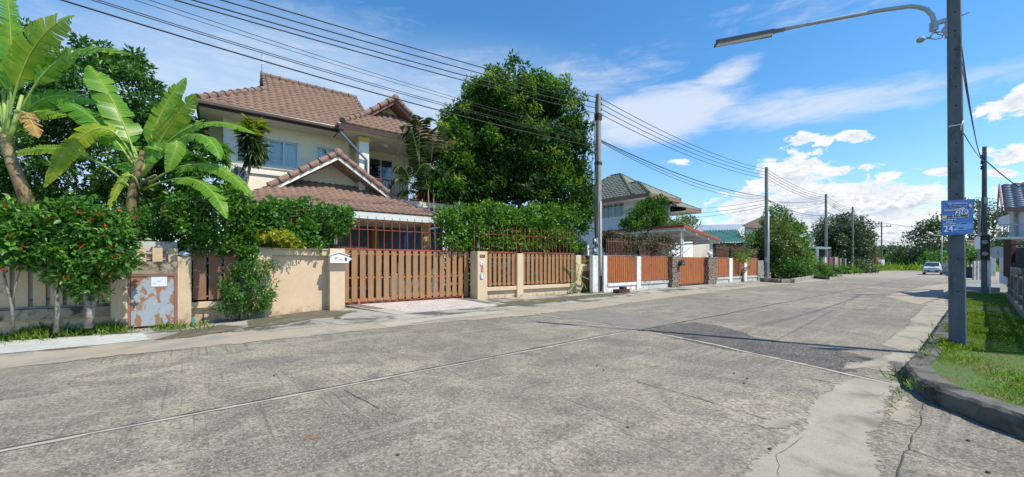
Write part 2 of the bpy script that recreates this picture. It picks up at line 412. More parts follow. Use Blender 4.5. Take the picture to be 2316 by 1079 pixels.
M['jointlip'] = mat('mortar_lip', (.42, .385, .315), (.33, .30, .25), 5, .9, .3, 40)
M['tilepale'] = mat('pale_pink_drive_tile', (.50, .45, .41), (.44, .40, .365), 6, .6, .2, 30, dirt=(.33, .30, .26), dirts=1.3, dlo=.55, dhi=.72)
M['tiledark'] = mat('dark_grey_drive_tile', (.16, .15, .145), (.21, .195, .185), 6, .6, .2, 30)

gm = MB(); gm.add([(-3000, -3000, -.30), (3000, -3000, -.30), (3000, 3000, -.30), (-3000, 3000, -.30)], [(0, 1, 2, 3)])
tag(gm.build('ground', M['field'], recalc=False), kind='structure')
rm = MB(); na, nb = 170, 60
A = np.linspace(-35, 113.5, na); B = np.linspace(-12, 28, nb)
vs = []
for a in A:
    for b_ in B:
        p = FS.p(a, b_); vs.append((p.x, p.y, zg(p.x, p.y)))
rm.add(vs, [(i * nb + j, (i + 1) * nb + j, (i + 1) * nb + j + 1, i * nb + j + 1) for i in range(na - 1) for j in range(nb - 1)])
ro = rm.build('road', M['road'], recalc=False); tag(ro, kind='structure')
if ro.data.polygons[0].normal.z < 0: ro.data.flip_normals()

def jag(pts, amp, it=3, closed=True):
    pts = [Vector((p[0], p[1], 0)) for p in pts]
    for k in range(it):
        o = []
        n = len(pts)
        for i in range(n if closed else n - 1):
            a, b_ = pts[i], pts[(i + 1) % n]; o.append(a)
            d = b_ - a; l = d.length
            if l > .12: o.append((a + b_) / 2 + Vector((-d.y, d.x, 0)).normalized() * random.gauss(0, amp * min(l, 1.5)))
        if not closed: o.append(pts[-1])
        pts = o
    return pts
def broken(m):
    """the same surface, worn away along its edges"""
    if m.name.endswith('_worn'): return m
    key = m.name + '_worn'
    if key in bpy.data.materials: return bpy.data.materials[key]
    c = m.copy(); c.name = key; q = NT(c.node_tree); out = q.n['Material Output']; src = out.inputs[0].links[0].from_socket
    at = q.node('ShaderNodeAttribute'); at.attribute_name = 'edge'; o = q.node('ShaderNodeTexCoord').outputs['Object']
    f = q.m('ADD', at.outputs['Fac'], q.m('ADD', q.m('MULTIPLY', q.m('SUBTRACT', q.noise(o, 2.2, 6, .72), .5), 1.15), q.m('MULTIPLY', q.m('SUBTRACT', q.noise(o, 16, 6, .75), .5), .75)))
    t = q.node('ShaderNodeBsdfTransparent'); x = q.node('ShaderNodeMixShader'); q.put(x.inputs[0], q.mr(f, -.02, .08))
    q.l.new(t.outputs[0], x.inputs[1]); q.l.new(src, x.inputs[2]); q.l.new(x.outputs[0], out.inputs[0]); return c
def sheet(name, pts, m, dz, amp=.06, it=3, kind='structure', cell=.07, soft=.30):
    """a thin irregular skin on the ground with crumbling edges"""
    pg = np.array([(p[0], p[1]) for p in pts]); ext = .18
    x0, y0 = pg.min(0) - ext; x1, y1 = pg.max(0) + ext
    while (x1 - x0) * (y1 - y0) / cell ** 2 > 60000: cell *= 1.25
    gx = np.arange(x0, x1 + cell, cell); gy = np.arange(y0, y1 + cell, cell)
    X, Y = np.meshgrid(gx, gy); d = np.full(X.shape, 1e9); ins = np.zeros(X.shape, bool); n = len(pg)
    for i in range(n):
        ax, ay = pg[i]; bx, by = pg[(i + 1) % n]; ux, uy = bx - ax, by - ay; l2 = ux * ux + uy * uy + 1e-12
        t = np.clip(((X - ax) * ux + (Y - ay) * uy) / l2, 0, 1); d = np.minimum(d, np.hypot(X - ax - t * ux, Y - ay - t * uy))
        cr = (ay > Y) != (by > Y); ins ^= cr & (X < (bx - ax) * (Y - ay) / (by - ay + 1e-12) + ax)
    sd = np.where(ins, d, -d); keep = sd > -ext; idx = -np.ones(X.shape, int); vs = []; ed = []
    for j, i in zip(*np.nonzero(keep)):
        idx[j, i] = len(vs); x, y = float(X[j, i]), float(Y[j, i]); vs.append((x, y, zg(x, y) + dz)); ed.append(float(np.clip(sd[j, i] / soft, -1, .38)))
    fs = []
    a_, b_, c_, d_ = idx[:-1, :-1], idx[:-1, 1:], idx[1:, 1:], idx[1:, :-1]
    ok = (a_ >= 0) & (b_ >= 0) & (c_ >= 0) & (d_ >= 0)
    fs = list(zip(a_[ok].tolist(), b_[ok].tolist(), c_[ok].tolist(), d_[ok].tolist()))
    mb = MB(); mb.add(vs, fs); o = mb.build(name, broken(m), recalc=False)
    at = o.data.attributes.new('edge', 'FLOAT', 'POINT'); at.data.foreach_set('value', ed)
    return tag(o, kind=kind)
def gpx(l, z=0.0): return [G(x, y, z) for x, y in l]
def strip(name, pa, pb, m, dz, n=10):
    """a ribbon of surface between two edge polylines"""
    def sub(p, k):
        o = []
        for i in range(len(p) - 1):
            for j in range(k): o.append(Vector(p[i]).lerp(Vector(p[i + 1]), j / k))
        return o + [Vector(p[-1])]
    pa, pb = sub(pa, n), sub(pb, n); vs = []
    for i in range(len(pa)):
        ja = random.gauss(0, .02) if 0 < i < len(pa) - 1 else 0
        for k in range(4):
            p = pa[i].lerp(pb[i], k / 3) + (pb[i] - pa[i]).normalized() * (ja if k == 3 else 0)
            vs.append((p.x, p.y, zg(p.x, p.y) + dz))
    mb = MB(); mb.add(vs, [(i * 4 + k, i * 4 + k + 1, i * 4 + k + 5, i * 4 + k + 4) for i in range(len(pa) - 1) for k in range(3)])
    o = mb.build(name, m, recalc=False)
    if o.data.polygons[0].normal.z < 0: o.data.flip_normals()
    return tag(o, kind='structure')
# left verge: stained slab along the walls, sandy gutter beside it, white cement apron at the far left
def gg(px, py):
    p = G(px, py)
    for _ in range(4): p = G(px, py, zg(p.x, p.y))
    return p
wallpts = [F1.p(t, .1) for t in (-16, -12, -9, -6, -3, 0, 3, 6, 7.6)] + [F2.p(t, .1) for t in (2, 8, 14, 18, 24)]
edge = [gg(*p) for p in ((-300, 812), (0, 803), (340, 770), (600, 748), (870, 726), (1030, 712), (1132, 702), (1240, 692), (1330, 683), (1440, 668), (1560, 656), (1640, 650), (1760, 637), (1850, 630))]
strip('verge', wallpts, edge, M['vergec'], .004)
edge2 = [gg(*p) for p in ((-300, 858), (0, 836), (330, 800), (600, 772), (860, 744), (1030, 728), (1180, 716), (1330, 700), (1440, 684), (1560, 668), (1700, 650), (1800, 641), (1860, 636), (1900, 630))]
sheet('gutter', edge + edge2[::-1], M['sand'], .008, cell=.14, soft=.8)
sheet('cement_apron', [gg(*p) for p in ((-260, 788), (-10, 774), (330, 754), (345, 768), (200, 783), (-10, 803), (-260, 818))], M['whitecement'], .013, .012, 2)
sheet('moss_patch', [gg(*p) for p in ((560, 726), (640, 712), (742, 703), (800, 706), (770, 716), (700, 722), (640, 735), (560, 742))], M['moss'], .013, .1)
sheet('moss_patch', [gg(*p) for p in ((340, 772), (420, 748), (500, 735), (560, 742), (480, 756), (430, 764))], M['moss'], .0135, .1)
sheet('damp_stain', [gg(*p) for p in ((1096, 690), (1150, 682), (1320, 668), (1420, 660), (1400, 668), (1300, 678), (1200, 690), (1130, 694))], M['moss'], .0132, .08)
# verge slab below the drive
sheet('cement_lip', [gg(*p) for p in ((850, 733), (1080, 706), (1140, 704), (1145, 709), (1000, 722), (880, 741))], M['jointlip'], .0136, .02)
# driveway: pale cracked-pattern tile with darker tiles each side, ramping up to the gate
def quadz(name, pts, m):
    mb = MB(); mb.add(pts, [tuple(range(len(pts)))])
    o = mb.build(name, m, recalc=False)
    if o.data.polygons[0].normal.z < 0: o.data.flip_normals()
    return o
def drivept(px, t, b, z): p = F1.p(t, b); return (p.x, p.y, z)
D = dict(tl=(-5.1, .62), tr=(-.15, .62), br=(.30, -2.2), bl=(-5.0, -2.2))
def dp(u, v):
    t = (1 - v) * (-5.1 + u * 4.95) + v * (-4.25 + u * 4.35); b_ = .62 - v * 3.1
    p = F1.p(t, b_); return (p.x, p.y, .012 + .075 * max(0, 1 - v) ** 1.2)
def drivetile():
    m = bpy.data.materials.new('crazy_paving_tile'); m.use_nodes = True
    q = NT(m.node_tree); b = q.n['Principled BSDF']; o = q.node('ShaderNodeTexCoord').outputs['Object']
    v = q.node('ShaderNodeTexVoronoi'); v.feature = 'DISTANCE_TO_EDGE'; v.inputs['Scale'].default_value = 4.6; q.l.new(o, v.inputs['Vector'])
    v2 = q.node('ShaderNodeTexVoronoi'); v2.inputs['Scale'].default_value = 4.6; q.l.new(o, v2.inputs['Vector'])
    c = q.mixc(v2.outputs['Color'], (.56, .50, .455), (.44, .395, .36))
    c = q.mixc(q.mr(v.outputs['Distance'], .02, .07, .75, 0), c, (.30, .275, .25))
    c = q.mixc(q.mr(q.noise(o, 1.4, 6, .65), .55, .75, 0, .7), c, (.32, .29, .25))
    q.put(b.inputs['Base Color'], c); b.inputs['Roughness'].default_value = .7
    bn = q.node('ShaderNodeBump'); bn.inputs['Strength'].default_value = .4; bn.inputs['Distance'].default_value = .01
    q.put(bn.inputs['Height'], q.mr(v.outputs['Distance'], 0, .06)); q.l.new(bn.outputs[0], b.inputs['Normal'])
    return m
dm = MB(); dn = 12
dm.add([dp(.09 + .80 * i / dn, j / dn) for j in range(dn + 1) for i in range(dn + 1)],
       [(j * (dn + 1) + i, j * (dn + 1) + i + 1, (j + 1) * (dn + 1) + i + 1, (j + 1) * (dn + 1) + i) for j in range(dn) for i in range(dn)])
o = dm.build('driveway', drivetile(), recalc=False); tag(o, kind='structure')
if o.data.polygons[0].normal.z < 0: o.data.flip_normals()
for (u0, u1, vmx) in ((0, .088, .56), (.893, .985, .8)):
    tm = MB(); nu, nv_ = 4, 14
    for i in range(nu):
        for j in range(nv_):
            if (j + 1) / nv_ > vmx + i * .02: continue
            g = .06 / nu
            a0 = u0 + (u1 - u0) * (i + .05) / nu; a1 = u0 + (u1 - u0) * (i + .95) / nu; v0 = (j + .04) / nv_; v1 = (j + .96) / nv_
            q4 = [dp(a0, v0), dp(a1, v0), dp(a1, v1), dp(a0, v1)]
            tm.hexa([(x, y, z - .01) for x, y, z in q4] + [(x, y, z + .004) for x, y, z in q4])
    tag(tm.build('driveway_border', M['tiledark']), kind='structure')
bs_ = MB()
for (e0, e1) in (((-.01, 0), (-.03, 1.02)), ((1.0, 0), (1.03, 1.02)), ((-.03, 1.02), (1.03, 1.02))):
    for i in range(8):
        u0, v0 = e0[0] + (e1[0] - e0[0]) * i / 8, e0[1] + (e1[1] - e0[1]) * i / 8; u1, v1 = e0[0] + (e1[0] - e0[0]) * (i + 1) / 8, e0[1] + (e1[1] - e0[1]) * (i + 1) / 8
        a_, b_ = dp(u0, v0), dp(u1, v1); bs_.add([a_, b_, (b_[0], b_[1], -.08), (a_[0], a_[1], -.08)], [(0, 1, 2, 3)])
bs_.v = [(x, y, z - .005) for x, y, z in bs_.v]
tag(bs_.build('driveway_edge', M['vergec'], recalc=False), kind='structure')
bm_ = MB()
bm_.add([dp(-.01 - .02 * j / 8 + (1.01 + .05 * j / 8) * i / 8, 1.02 * j / 8) for j in range(9) for i in range(9)], [(j * 9 + i, j * 9 + i + 1, j * 9 + i + 10, j * 9 + i + 9) for j in range(8) for i in range(8)])
bm_.v = [(x, y, z - .004) for x, y, z in bm_.v]
o = bm_.build('driveway_bed', M['jointlip'], recalc=False); tag(o, kind='structure')
if o.data.polygons[0].normal.z < 0: o.data.flip_normals()

# patches in the carriageway
sheet('road_patch', gpx([(1214, 713), (1269, 704), (1323, 700), (1377, 706), (1431, 711), (1477, 722), (1533, 725), (1477, 742), (1440, 746), (1340, 730)]), M['patch2'], .005, .05)
sheet('road_patch', gpx([(1457, 748), (1528, 733), (1572, 729), (1626, 737), (1678, 751), (1711, 764), (1833, 783), (1898, 793), (1963, 811), (1906, 822), (1936, 842), (1880, 840), (1807, 822), (1709, 801), (1600, 782)]), M['patch'], .005, .06)
sheet('cement_patch', gpx([(1660, 1110), (1700, 1050), (1745, 1015), (1800, 985), (1815, 950), (1832, 910), (1872, 880), (1900, 862), (1960, 850), (2000, 846), (2045, 866), (2012, 900), (2000, 950), (1972, 1000), (1995, 1060), (1985, 1120)]), M['cement'], .006, .07)
sheet('cement_patch', gpx([(1700, 958), (1760, 942), (1812, 925), (1806, 952), (1770, 972), (1712, 968)]), M['cement'], .0065, .07)
sheet('cement_patch', gpx([(2000, 842), (1955, 832), (1900, 838), (1920, 822), (1990, 806), (2030, 792), (1990, 780), (2045, 742), (2070, 712), (2100, 684), (2140, 672), (2150, 700), (2112, 755), (2072, 812), (2052, 838)]), M['cement'], .0062, .09)
sheet('cement_patch', gpx([(2000, 670), (2090, 648), (2150, 640), (2160, 660), (2080, 690)]), M['sand'], .006, .05)
sheet('rust_stain', gpx([(676, 988), (700, 982), (724, 984), (722, 991), (690, 994)]), mat('rust_stain', (.20, .10, .06), (.28, .17, .11), 30, .9, .4, 50), .0055, .08)
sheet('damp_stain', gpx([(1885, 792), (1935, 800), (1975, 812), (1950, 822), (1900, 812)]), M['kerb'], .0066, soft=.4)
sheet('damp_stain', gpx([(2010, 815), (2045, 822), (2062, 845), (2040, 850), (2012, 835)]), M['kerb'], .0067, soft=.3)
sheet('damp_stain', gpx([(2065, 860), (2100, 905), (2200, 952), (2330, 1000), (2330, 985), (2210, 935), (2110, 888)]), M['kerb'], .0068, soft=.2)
sheet('damp_stain', gpx([(2010, 905), (2050, 900), (2075, 920), (2060, 960), (2020, 960), (2000, 935)]), M['sand'], .0064, soft=.5)
# slab joints and cracks, lying in the surface
def crack(pts, w, m=None, dz=.0075, amp=.025, it=4, name='slab_joint'):
    pts = jag(pts, amp, it, False); mb = MB(); vs = []
    for i, p in enumerate(pts):
        d = (pts[min(i + 1, len(pts) - 1)] - pts[max(i - 1, 0)]).normalized(); n = Vector((-d.y, d.x, 0))
        k = w * random.uniform(.5, 1.2) / 2
        for s_ in (-1, 1):
            q_ = p + n * s_ * k; vs.append((q_.x, q_.y, zg(q_.x, q_.y) + dz))
    mb.add(vs, [(2 * i, 2 * i + 1, 2 * i + 3, 2 * i + 2) for i in range(len(pts) - 1)])
    o = mb.build(name, m or M['joint'], recalc=False)
    if o.data.polygons[0].normal.z < 0: o.data.flip_normals()
    return tag(o, kind='structure')
fsp = lambda a, b_: FS.p(a, b_)
crack([fsp(a, 5.30 - a * .008) for a in np.linspace(-12, 8.3, 12)], .075, M['jointlip'], .0070, .012)
crack([fsp(a, 5.36 - a * .008) for a in np.linspace(-12, 8.3, 12)], .035, None, .0078, .008)
crack([fsp(a, 5.25 - a * .010) for a in np.linspace(8.3, 112, 40)], .05, None, .0078, .01, 2)
crack([fsp(8.36, 12.2), fsp(8.4, 10.5), fsp(8.36, 8), fsp(8.28, 5.2), fsp(7.9, 3.2), fsp(7.4, 1.6), fsp(7.15, .75)], .10, M['jointlip'], .0070, .015)
crack([fsp(8.42, 12.2), fsp(8.46, 10.5), fsp(8.42, 8), fsp(8.34, 5.2), fsp(7.96, 3.2), fsp(7.46, 1.6), fsp(7.2, .75)], .035, None, .0078, .012)
for a in (17.6, 26.8, 36, 45, 54, 63, 72):
    crack([fsp(a, 12), fsp(a + .1, 5.2), fsp(a, .8)], .035, None, .0078, .01, 3)
crack(gpx([(1437, 862), (1560, 896), (1735, 949)]), .011)
crack(gpx([(779, 883), (812, 901), (860, 925)]), .011)
crack(gpx([(2095, 902), (2080, 935), (2064, 985), (2058, 1018)]), .009)
crack(gpx([(2058, 1018), (2120, 1040), (2230, 1064), (2330, 1085)]), .009)
crack(gpx([(2058, 1018), (2040, 1045), (2030, 1085)]), .012)
crack(gpx([(1830, 856), (1870, 864), (1905, 872)]), .014)
crack(gpx([(1815, 990), (1790, 1010), (1755, 1030), (1760, 1079)]), .007)

# right verge with its kerb
K = [(5.6, -2), (5.3, 0.5), (4.85, 2.3), (4.66, 3.54), (4.80, 4.4), (5.05, 4.9), (5.55, 5.5), (6.2, 6.0), (6.98, 6.6), (13.6, 12.1), (22.3, 19.4)]
def inset(pl, w):
    o = []
    for i, p in enumerate(pl):
        a = Vector(pl[max(i - 1, 0)]); b_ = Vector(pl[min(i + 1, len(pl) - 1)]); d = (b_ - a).normalized()
        o.append((p[0] + d.y * w, p[1] - d.x * w))
    return o
def densify(pl, k):
    o = []
    for i in range(len(pl) - 1):
        for j in range(k): o.append((pl[i][0] + (pl[i + 1][0] - pl[i][0]) * j / k, pl[i][1] + (pl[i + 1][1] - pl[i][1]) * j / k))
    return o + [pl[-1]]
KD = densify(K, 10); KI = inset(KD, .24); KB = inset(KD, -.015)
km = MB(); vs = []
for i in range(len(KD)):
    j1, j2, j3 = (random.gauss(0, .009) for _ in range(3))
    vs += [(KB[i][0], KB[i][1], -.02), (KB[i][0] + j1, KB[i][1] + j1, .10), (KD[i][0] + j2, KD[i][1], .165 + j3), (KD[i][0] + .03, KD[i][1] - .02, .195 + j3), (KI[i][0], KI[i][1], .20 + j3 * .4), (KI[i][0], KI[i][1], -.02)]
km.add(vs, [(i * 6 + k, i * 6 + k + 1, i * 6 + k + 7, i * 6 + k + 6) for i in range(len(KD) - 1) for k in range(5)])
km.add([vs[-6], vs[-5], vs[-4], vs[-3], vs[-2], vs[-1]], [(0, 1, 2, 3, 4, 5)])
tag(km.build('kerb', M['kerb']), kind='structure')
vm = MB(); vp = [(x, y, .18) for x, y in KI] + [tuple(FR.p(13.2, -1.5, .18)), tuple(FR.p(0, -1.5, .18)), tuple(FR.p(-12, -1.5, .18)), (14, -6, .18), (7, -6, .18)]
vm = MB(); tg = []
qa, qb, qc = Vector((13, -8, 0)), FR.p(-2, -1.5), FR.p(13.2, -1.5)
for i in range(len(KI)):
    f = i / (len(KI) - 1); tg.append(qa.lerp(qb, f / .5) if f < .5 else qb.lerp(qc, (f - .5) / .5))
vm.add([(x, y, .18) for x, y in KI] + [(q.x, q.y, .18) for q in tg], [(i, i + 1, len(KI) + i + 1, len(KI) + i) for i in range(len(KI) - 1)])
o = vm.build('grass_verge', M['soil'], recalc=False); tag(o, kind='structure')
if o.data.polygons[0].normal.z < 0: o.data.flip_normals()

# field at the end of the street
fm = MB(); fm.add([tuple(FS.p(113, 60, .03)), tuple(FS.p(113, -140, .03)), tuple(FS.p(900, -700, .03)), tuple(FS.p(900, 500, .03))], [(0, 1, 2, 3)])
o = fm.build('field', M['field'], recalc=False); tag(o, kind='structure')
if o.data.polygons[0].normal.z < 0: o.data.flip_normals()
fm = MB(); fm.add([tuple(FS.p(30, -1.5, .02)), tuple(FS.p(30, -90, .02)), tuple(FS.p(112.9, -90, .02)), tuple(FS.p(112.9, 4.8, .02)), tuple(FS.p(74, 2.3, .02)), tuple(FS.p(60, -.8, .02)), tuple(FS.p(45, -1.5, .02))], [tuple(range(7))])
# ================================================================ BEIGE HOUSE WALL, GATE
def gz(fr, t, b=0.0):
    p = fr.p(t, b); return zg(p.x, p.y)
TOP = 2.07
wall = thing('boundary_wall', 'beige rendered garden wall with brown board panels in front of the brown roofed house', 'wall', F1.p(-5, 0, -.15))
def slats(fr, t0, t1, b, z0, z1, n, w, m, parent, rails, railm, name='slat_panel', gapw=None, th=.03):
    mb = MB(); pit = (t1 - t0) / n
    for i in range(n):
        c = t0 + pit * (i + .5); j = random.uniform(-.004, .004); k = random.uniform(-.008, .008)
        mb.box(fr, c - w / 2, c + w / 2, b + j, b + th + j, z0 + k, z1 + k)
    o = mb.build(name, m, parent, bevel=.004)
    rb = MB()
    for z in rails: rb.box(fr, t0, t1, b + th + .008, b + th + .045, z - .025, z + .025)
    rb.build('rail', railm, parent)
    return o
# rendered solid wall left of the gate (recessed panel)
mb = MB()
t0, t1 = -7.95, -5.80
mb.box(F1, t0, t1, .12, .25, -.3, TOP - .02)
mb.build('wall_panel', M['beige'], wall)
mb = MB(); mb.box(F1, t0, t0 + .52, .0, .117, -.3, TOP - .03); mb.box(F1, t0 + .52, t1 + .01, .02, .117, TOP - .22, TOP - .03)
mb.build('wall_frame', M['beige'], wall, bevel=.008)
mb = MB(); mb.box(F1, t0 - .02, t1, -.015, .262, TOP - .028, TOP + .01); mb.build('coping', M['beige'], wall, bevel=.006)
def pillar(t0, t1, b0, b1, z1, m='beige', z0=-.3):
    mb = MB(); mb.box(F1, t0, t1, b0, b1, z0, z1); return mb.build('pillar', M[m], wall, bevel=.012)
pillar(-5.80, -5.32, -.28, .26, TOP + .02)
pillar(0.0, .50, -.30, .30, TOP + .03)
pillar(2.32, 2.68, -.06, .26, TOP - .02)
pillar(6.22, 6.60, -.06, .28, TOP - .05)
pillar(7.40, 7.62, .0, .25, TOP - .1)
for (a, b_, n) in ((.50, 2.32, 7), (2.68, 6.22, 13)):
    slats(F1, a, b_, .08, .58, TOP - .02, n, .17 if n == 7 else .185, M['slat'], wall, (.66, 1.86), M['orangemetal'])
    mb = MB(); mb.box(F1, a, b_, -.02, .22, .36, .53); mb.box(F1, a, b_, .10, .20, -.2, .36); mb.build('plinth', M['beige'], wall, bevel=.006)
    mb = MB(); mb.box(F1, a, b_, .06, .16, TOP - .01, TOP + .05); mb.build('top_rail', M['redmetal'], wall)
slats(F1, 6.60, 7.40, .08, 1.55, TOP - .05, 3, .19, M['slat_dark'], wall, (1.9,), M['orangemetal'])
mb = MB(); mb.box(F1, 6.60, 7.40, 0, .22, 1.18, 1.55); mb.build('lintel', M['beige'], wall, bevel=.006)
mb = MB(); mb.box(F1, 6.66, 7.34, .05, .09, .12, 1.13); hd = mb.build('hatch_door', M['slat_dark'], wall)
mb = MB(); mb.box(F1, 6.60, 6.66, .03, .12, .08, 1.18); mb.box(F1, 7.34, 7.40, .03, .12, .08, 1.18); mb.box(F1, 6.66, 7.34, .03, .12, 1.13, 1.18); mb.build('hatch_frame', M['fasciab'], wall)
# stretch left of the solid wall: dark panel over a low plinth, then the meter box
a, b_ = F1.t(433), -7.97
slats(F1, a, b_, .14, .52, TOP - .1, 4, .30, M['slat_dark'], wall, (.62, 1.8), M['fasciab'])
mb = MB(); mb.box(F1, a, b_, 0, .22, .30, .47); mb.box(F1, a, b_, .12, .2, -.4, .30); mb.build('plinth', M['beige_old'], wall, bevel=.006)
mb = MB(); mb.box(F1, F1.t(402), a, -.12, .25, -.45, F1.z(418, 580)); mb.build('pillar', M['beige_old'], wall, bevel=.012)
ta, tb = F1.t(252), F1.t(402)
ZH = F1.z(345, 620)
mb = MB(); mb.box(F1, ta, F1.t(290), -.12, .25, -.45, F1.z(270, 548)); mb.build('pillar', M['beige_old'], wall, bevel=.012)
mb = MB(); mb.box(F1, F1.t(290), tb, -.10, .25, ZH, ZH + .34); mb.build('lintel', M['mould'], wall, bevel=.01)
mb = MB(); c0 = F1.t(290); 
for i in range(3):
    x0 = c0 + .14 + i * .33; mb.box(F1, x0, x0 + .21, .02, .07, ZH + .34, ZH + .72)
mb.build('slat_panel', M['beige_old'], wall, bevel=.006)
mb = MB(); mb.box(F1, c0, tb, .075, .11, ZH + .42, ZH + .47); mb.box(F1, c0, tb, .075, .11, ZH + .60, ZH + .64); mb.build('rail', M['fasciab'], wall)
mb = MB(); mb.box(F1, c0, tb - .02, .16, .20, ZH + .34, ZH + .90); mb.build('back_board', M['greyplinth'], wall)
# rusty hatch door of the meter box
def rustpaint():
    m = bpy.data.materials.new('flaking_grey_paint_on_rust'); m.use_nodes = True
    q = NT(m.node_tree); b = q.n['Principled BSDF']; o = q.node('ShaderNodeTexCoord').outputs['Object']
    n = q.noise(q.mapping(o, (1.6, 1.6, 1.0)), 2.6, 7, .62, .5)
    f = q.mr(n, .50, .535)
    c = q.mixc(f, q.mixc(q.noise(o, 9, 4), (.24, .30, .36), (.36, .40, .43)), q.mixc(q.noise(o, 14, 5), (.33, .17, .09), (.24, .11, .055)))
    q.put(b.inputs['Base Color'], c); b.inputs['Roughness'].default_value = .6
    bn = q.node('ShaderNodeBump'); bn.inputs['Strength'].default_value = .3; bn.inputs['Distance'].default_value = .004; bn.invert = True
    q.put(bn.inputs['Height'], f); q.l.new(bn.outputs[0], b.inputs['Normal']); return m
zb = -.14
mb = MB(); mb.box(F1, c0 + .06, tb - .07, -.07, -.04, zb + .04, ZH - .06); door = mb.build('hatch_door', rustpaint(), wall, bevel=.004)
mb = MB()
for (x0, x1, z0, z1) in ((c0, c0 + .055, zb, ZH), (tb - .065, tb, zb, ZH), (c0 + .055, tb - .065, ZH - .055, ZH)): mb.box(F1, x0, x1, -.09, .0, z0, z1)
mb.build('hatch_frame', M['fasciab'], wall)
mb = MB(); mb.box(F1, c0 + .03, c0 + .22, -.11, -.072, .52, .55); mb.box(F1, c0 + .12, c0 + .15, -.115, -.072, .46, .60); mb.build('latch', mat('rusty_latch', (.12, .07, .05), rough=.7), door)
mb = MB(); x0 = F1.t(342, -.08); x1 = F1.t(378, -.08); mb.box(F1, x0, x1, -.078, -.0715, F1.z(360, 648, -.08), F1.z(360, 626, -.08)); pn = mb.build('paper_notice', mat('laminated_paper', (.62, .68, .74), rough=.3), door)
mb = MB(); zc = F1.z(360, 636, -.08); mb.box(F1, x0 + .12, x1 - .12, -.081, -.0785, zc - .004, zc + .006); mb.box(F1, x0 + .03, x0 + .09, -.081, -.0785, zc - .06, zc - .054); mb.build('printed_line', M['black'], pn)
mb = MB(); mb.box(F1, c0 + .06, tb - .07, .0, .1, -.3, ZH); mb.build('meter_recess', M['black'], wall)
# far left stretch with beige boards over a mouldy ledge
a, b_ = -15.5, ta
slats(F1, a, b_, .12, .54, 1.80, 16, .205, M['beige_old'], wall, (.70, 1.6), M['fasciab'], th=.06)
mb = MB(); mb.box(F1, a, b_, -.06, .22, .24, .49); mb.build('plinth_ledge', M['mould'], wall, bevel=.01)
mb = MB(); mb.box(F1, a, b_, .06, .2, -.5, .24); mb.build('plinth', M['beige_old'], wall)
mb = MB(); mb.box(F1, a, b_, .225, .25, .49, 1.76); mb.build('backing_sheet', M['greyplinth'], wall)
# pipe and bottle by the low plinth
# red bars above the wall
def bars(name, t0, t1, z0, z1, step, b, parent):
    mb = MB(); n = int((t1 - t0) / step)
    for i in range(n + 1):
        t = t0 + (t1 - t0) * i / n; w = .013; dz = random.uniform(-.02, .02); dx = random.uniform(-.012, .012)
        mb.hexa([F1.p(t - w, b, z0), F1.p(t + w, b, z0), F1.p(t + w, b + .02, z0), F1.p(t - w, b + .02, z0),
                 F1.p(t - w + dx, b, z1 + dz), F1.p(t + w + dx, b, z1 + dz), F1.p(t + w + dx, b + .02, z1 + dz), F1.p(t - w + dx, b + .02, z1 + dz)])
    o = mb.build(name, M['redmetal'], parent)
    rb = MB(); rb.box(F1, t0, t1, b + .022, b + .045, z0 + (z1 - z0) * .66, z0 + (z1 - z0) * .66 + .025); rb.build('rail', M['redmetal'], parent)
    return o
bars('bar_screen', .1, 6.5, TOP + .05, 3.28, .25, .12, wall)
bars('bar_screen', -7.9, -5.6, TOP + .01, 3.05, .25, .12, wall)
mb = MB(); mb.box(F1, -7.9, -5.9, .08, .18, TOP + .012, TOP + .06); mb.build('top_rail', M['redmetal'], wall)

# sliding gate
gate = thing('sliding_gate', 'wide sliding gate of brown vertical boards under tall red metal bars', 'gate', F1.p(-2.7, .5, .12))
g0, g1, gb = -5.42, .02, .42
slats(F1, g0 + .16, g1, gb, .18, TOP + .0, 18, .205, M['slat'], gate, (.27, 1.06, 1.94), M['orangemetal'], name='board_panel')
mb = MB(); mb.box(F1, g0, g1, gb + .03, gb + .09, .13, .18); mb.box(F1, g0, g1, gb + .03, gb + .09, TOP + .01, TOP + .07); mb.build('gate_frame', M['redmetal'], gate)
mb = MB(); n = 17
for i in range(n + 1):
    t = g0 + .16 + (g1 - g0 - .2) * i / n; lean = random.uniform(-.02, .02)
    mb.beam(F1.p(t + lean, gb + .04, TOP + .07), F1.p(t, gb + .04, 2.88), .022, .022)
    mb.beam(F1.p(t - .012, gb + .04, 2.84), F1.p(t - .012, gb + .04, 3.18), .055, .02); mb.beam(F1.p(t, gb + .04, 3.18), F1.p(t, gb + .04, 3.36), .02, .02)
mb.build('bar_screen', M['redmetal'], gate)
mb = MB(); mb.box(F1, g0 + .1, g1, gb + .052, gb + .07, 2.84, 2.865)
for i in range(n):
    t = g0 + .16 + (g1 - g0 - .2) * (i + .5) / n
    for k in range(6):
        a1, a2 = math.pi * k / 6, math.pi * (k + 1) / 6; r = .085
        for sgn in (-1,):
            mb.beam(F1.p(t + r * math.cos(a1), gb + .05, 3.14 + .07 * math.sin(a1)), F1.p(t + r * math.cos(a2), gb + .05, 3.14 + .07 * math.sin(a2)), .012, .018)
mb.build('scroll_rail', M['redmetal'], gate)
for t in (g0 + .75, g1 - .35):
    mb = MB(); mb.lathe(F1.p(t, gb + .06, .12), [(.0, -.03), (.06, -.03), (.06, .03), (.0, .03)], 14, F1.v); wh = mb.build('wheel', M['redmetal'], gate)
    mb = MB(); mb.box(F1, t - .04, t + .04, gb - .03, gb + .02, .08, .26); mb.build('wheel_bracket', M['orangemetal'], wh)
mb = MB(); mb.box(F1, -5.3, .0, gb + .02, gb + .1, .055, .075); mb.build('track', M['galv'], gate)

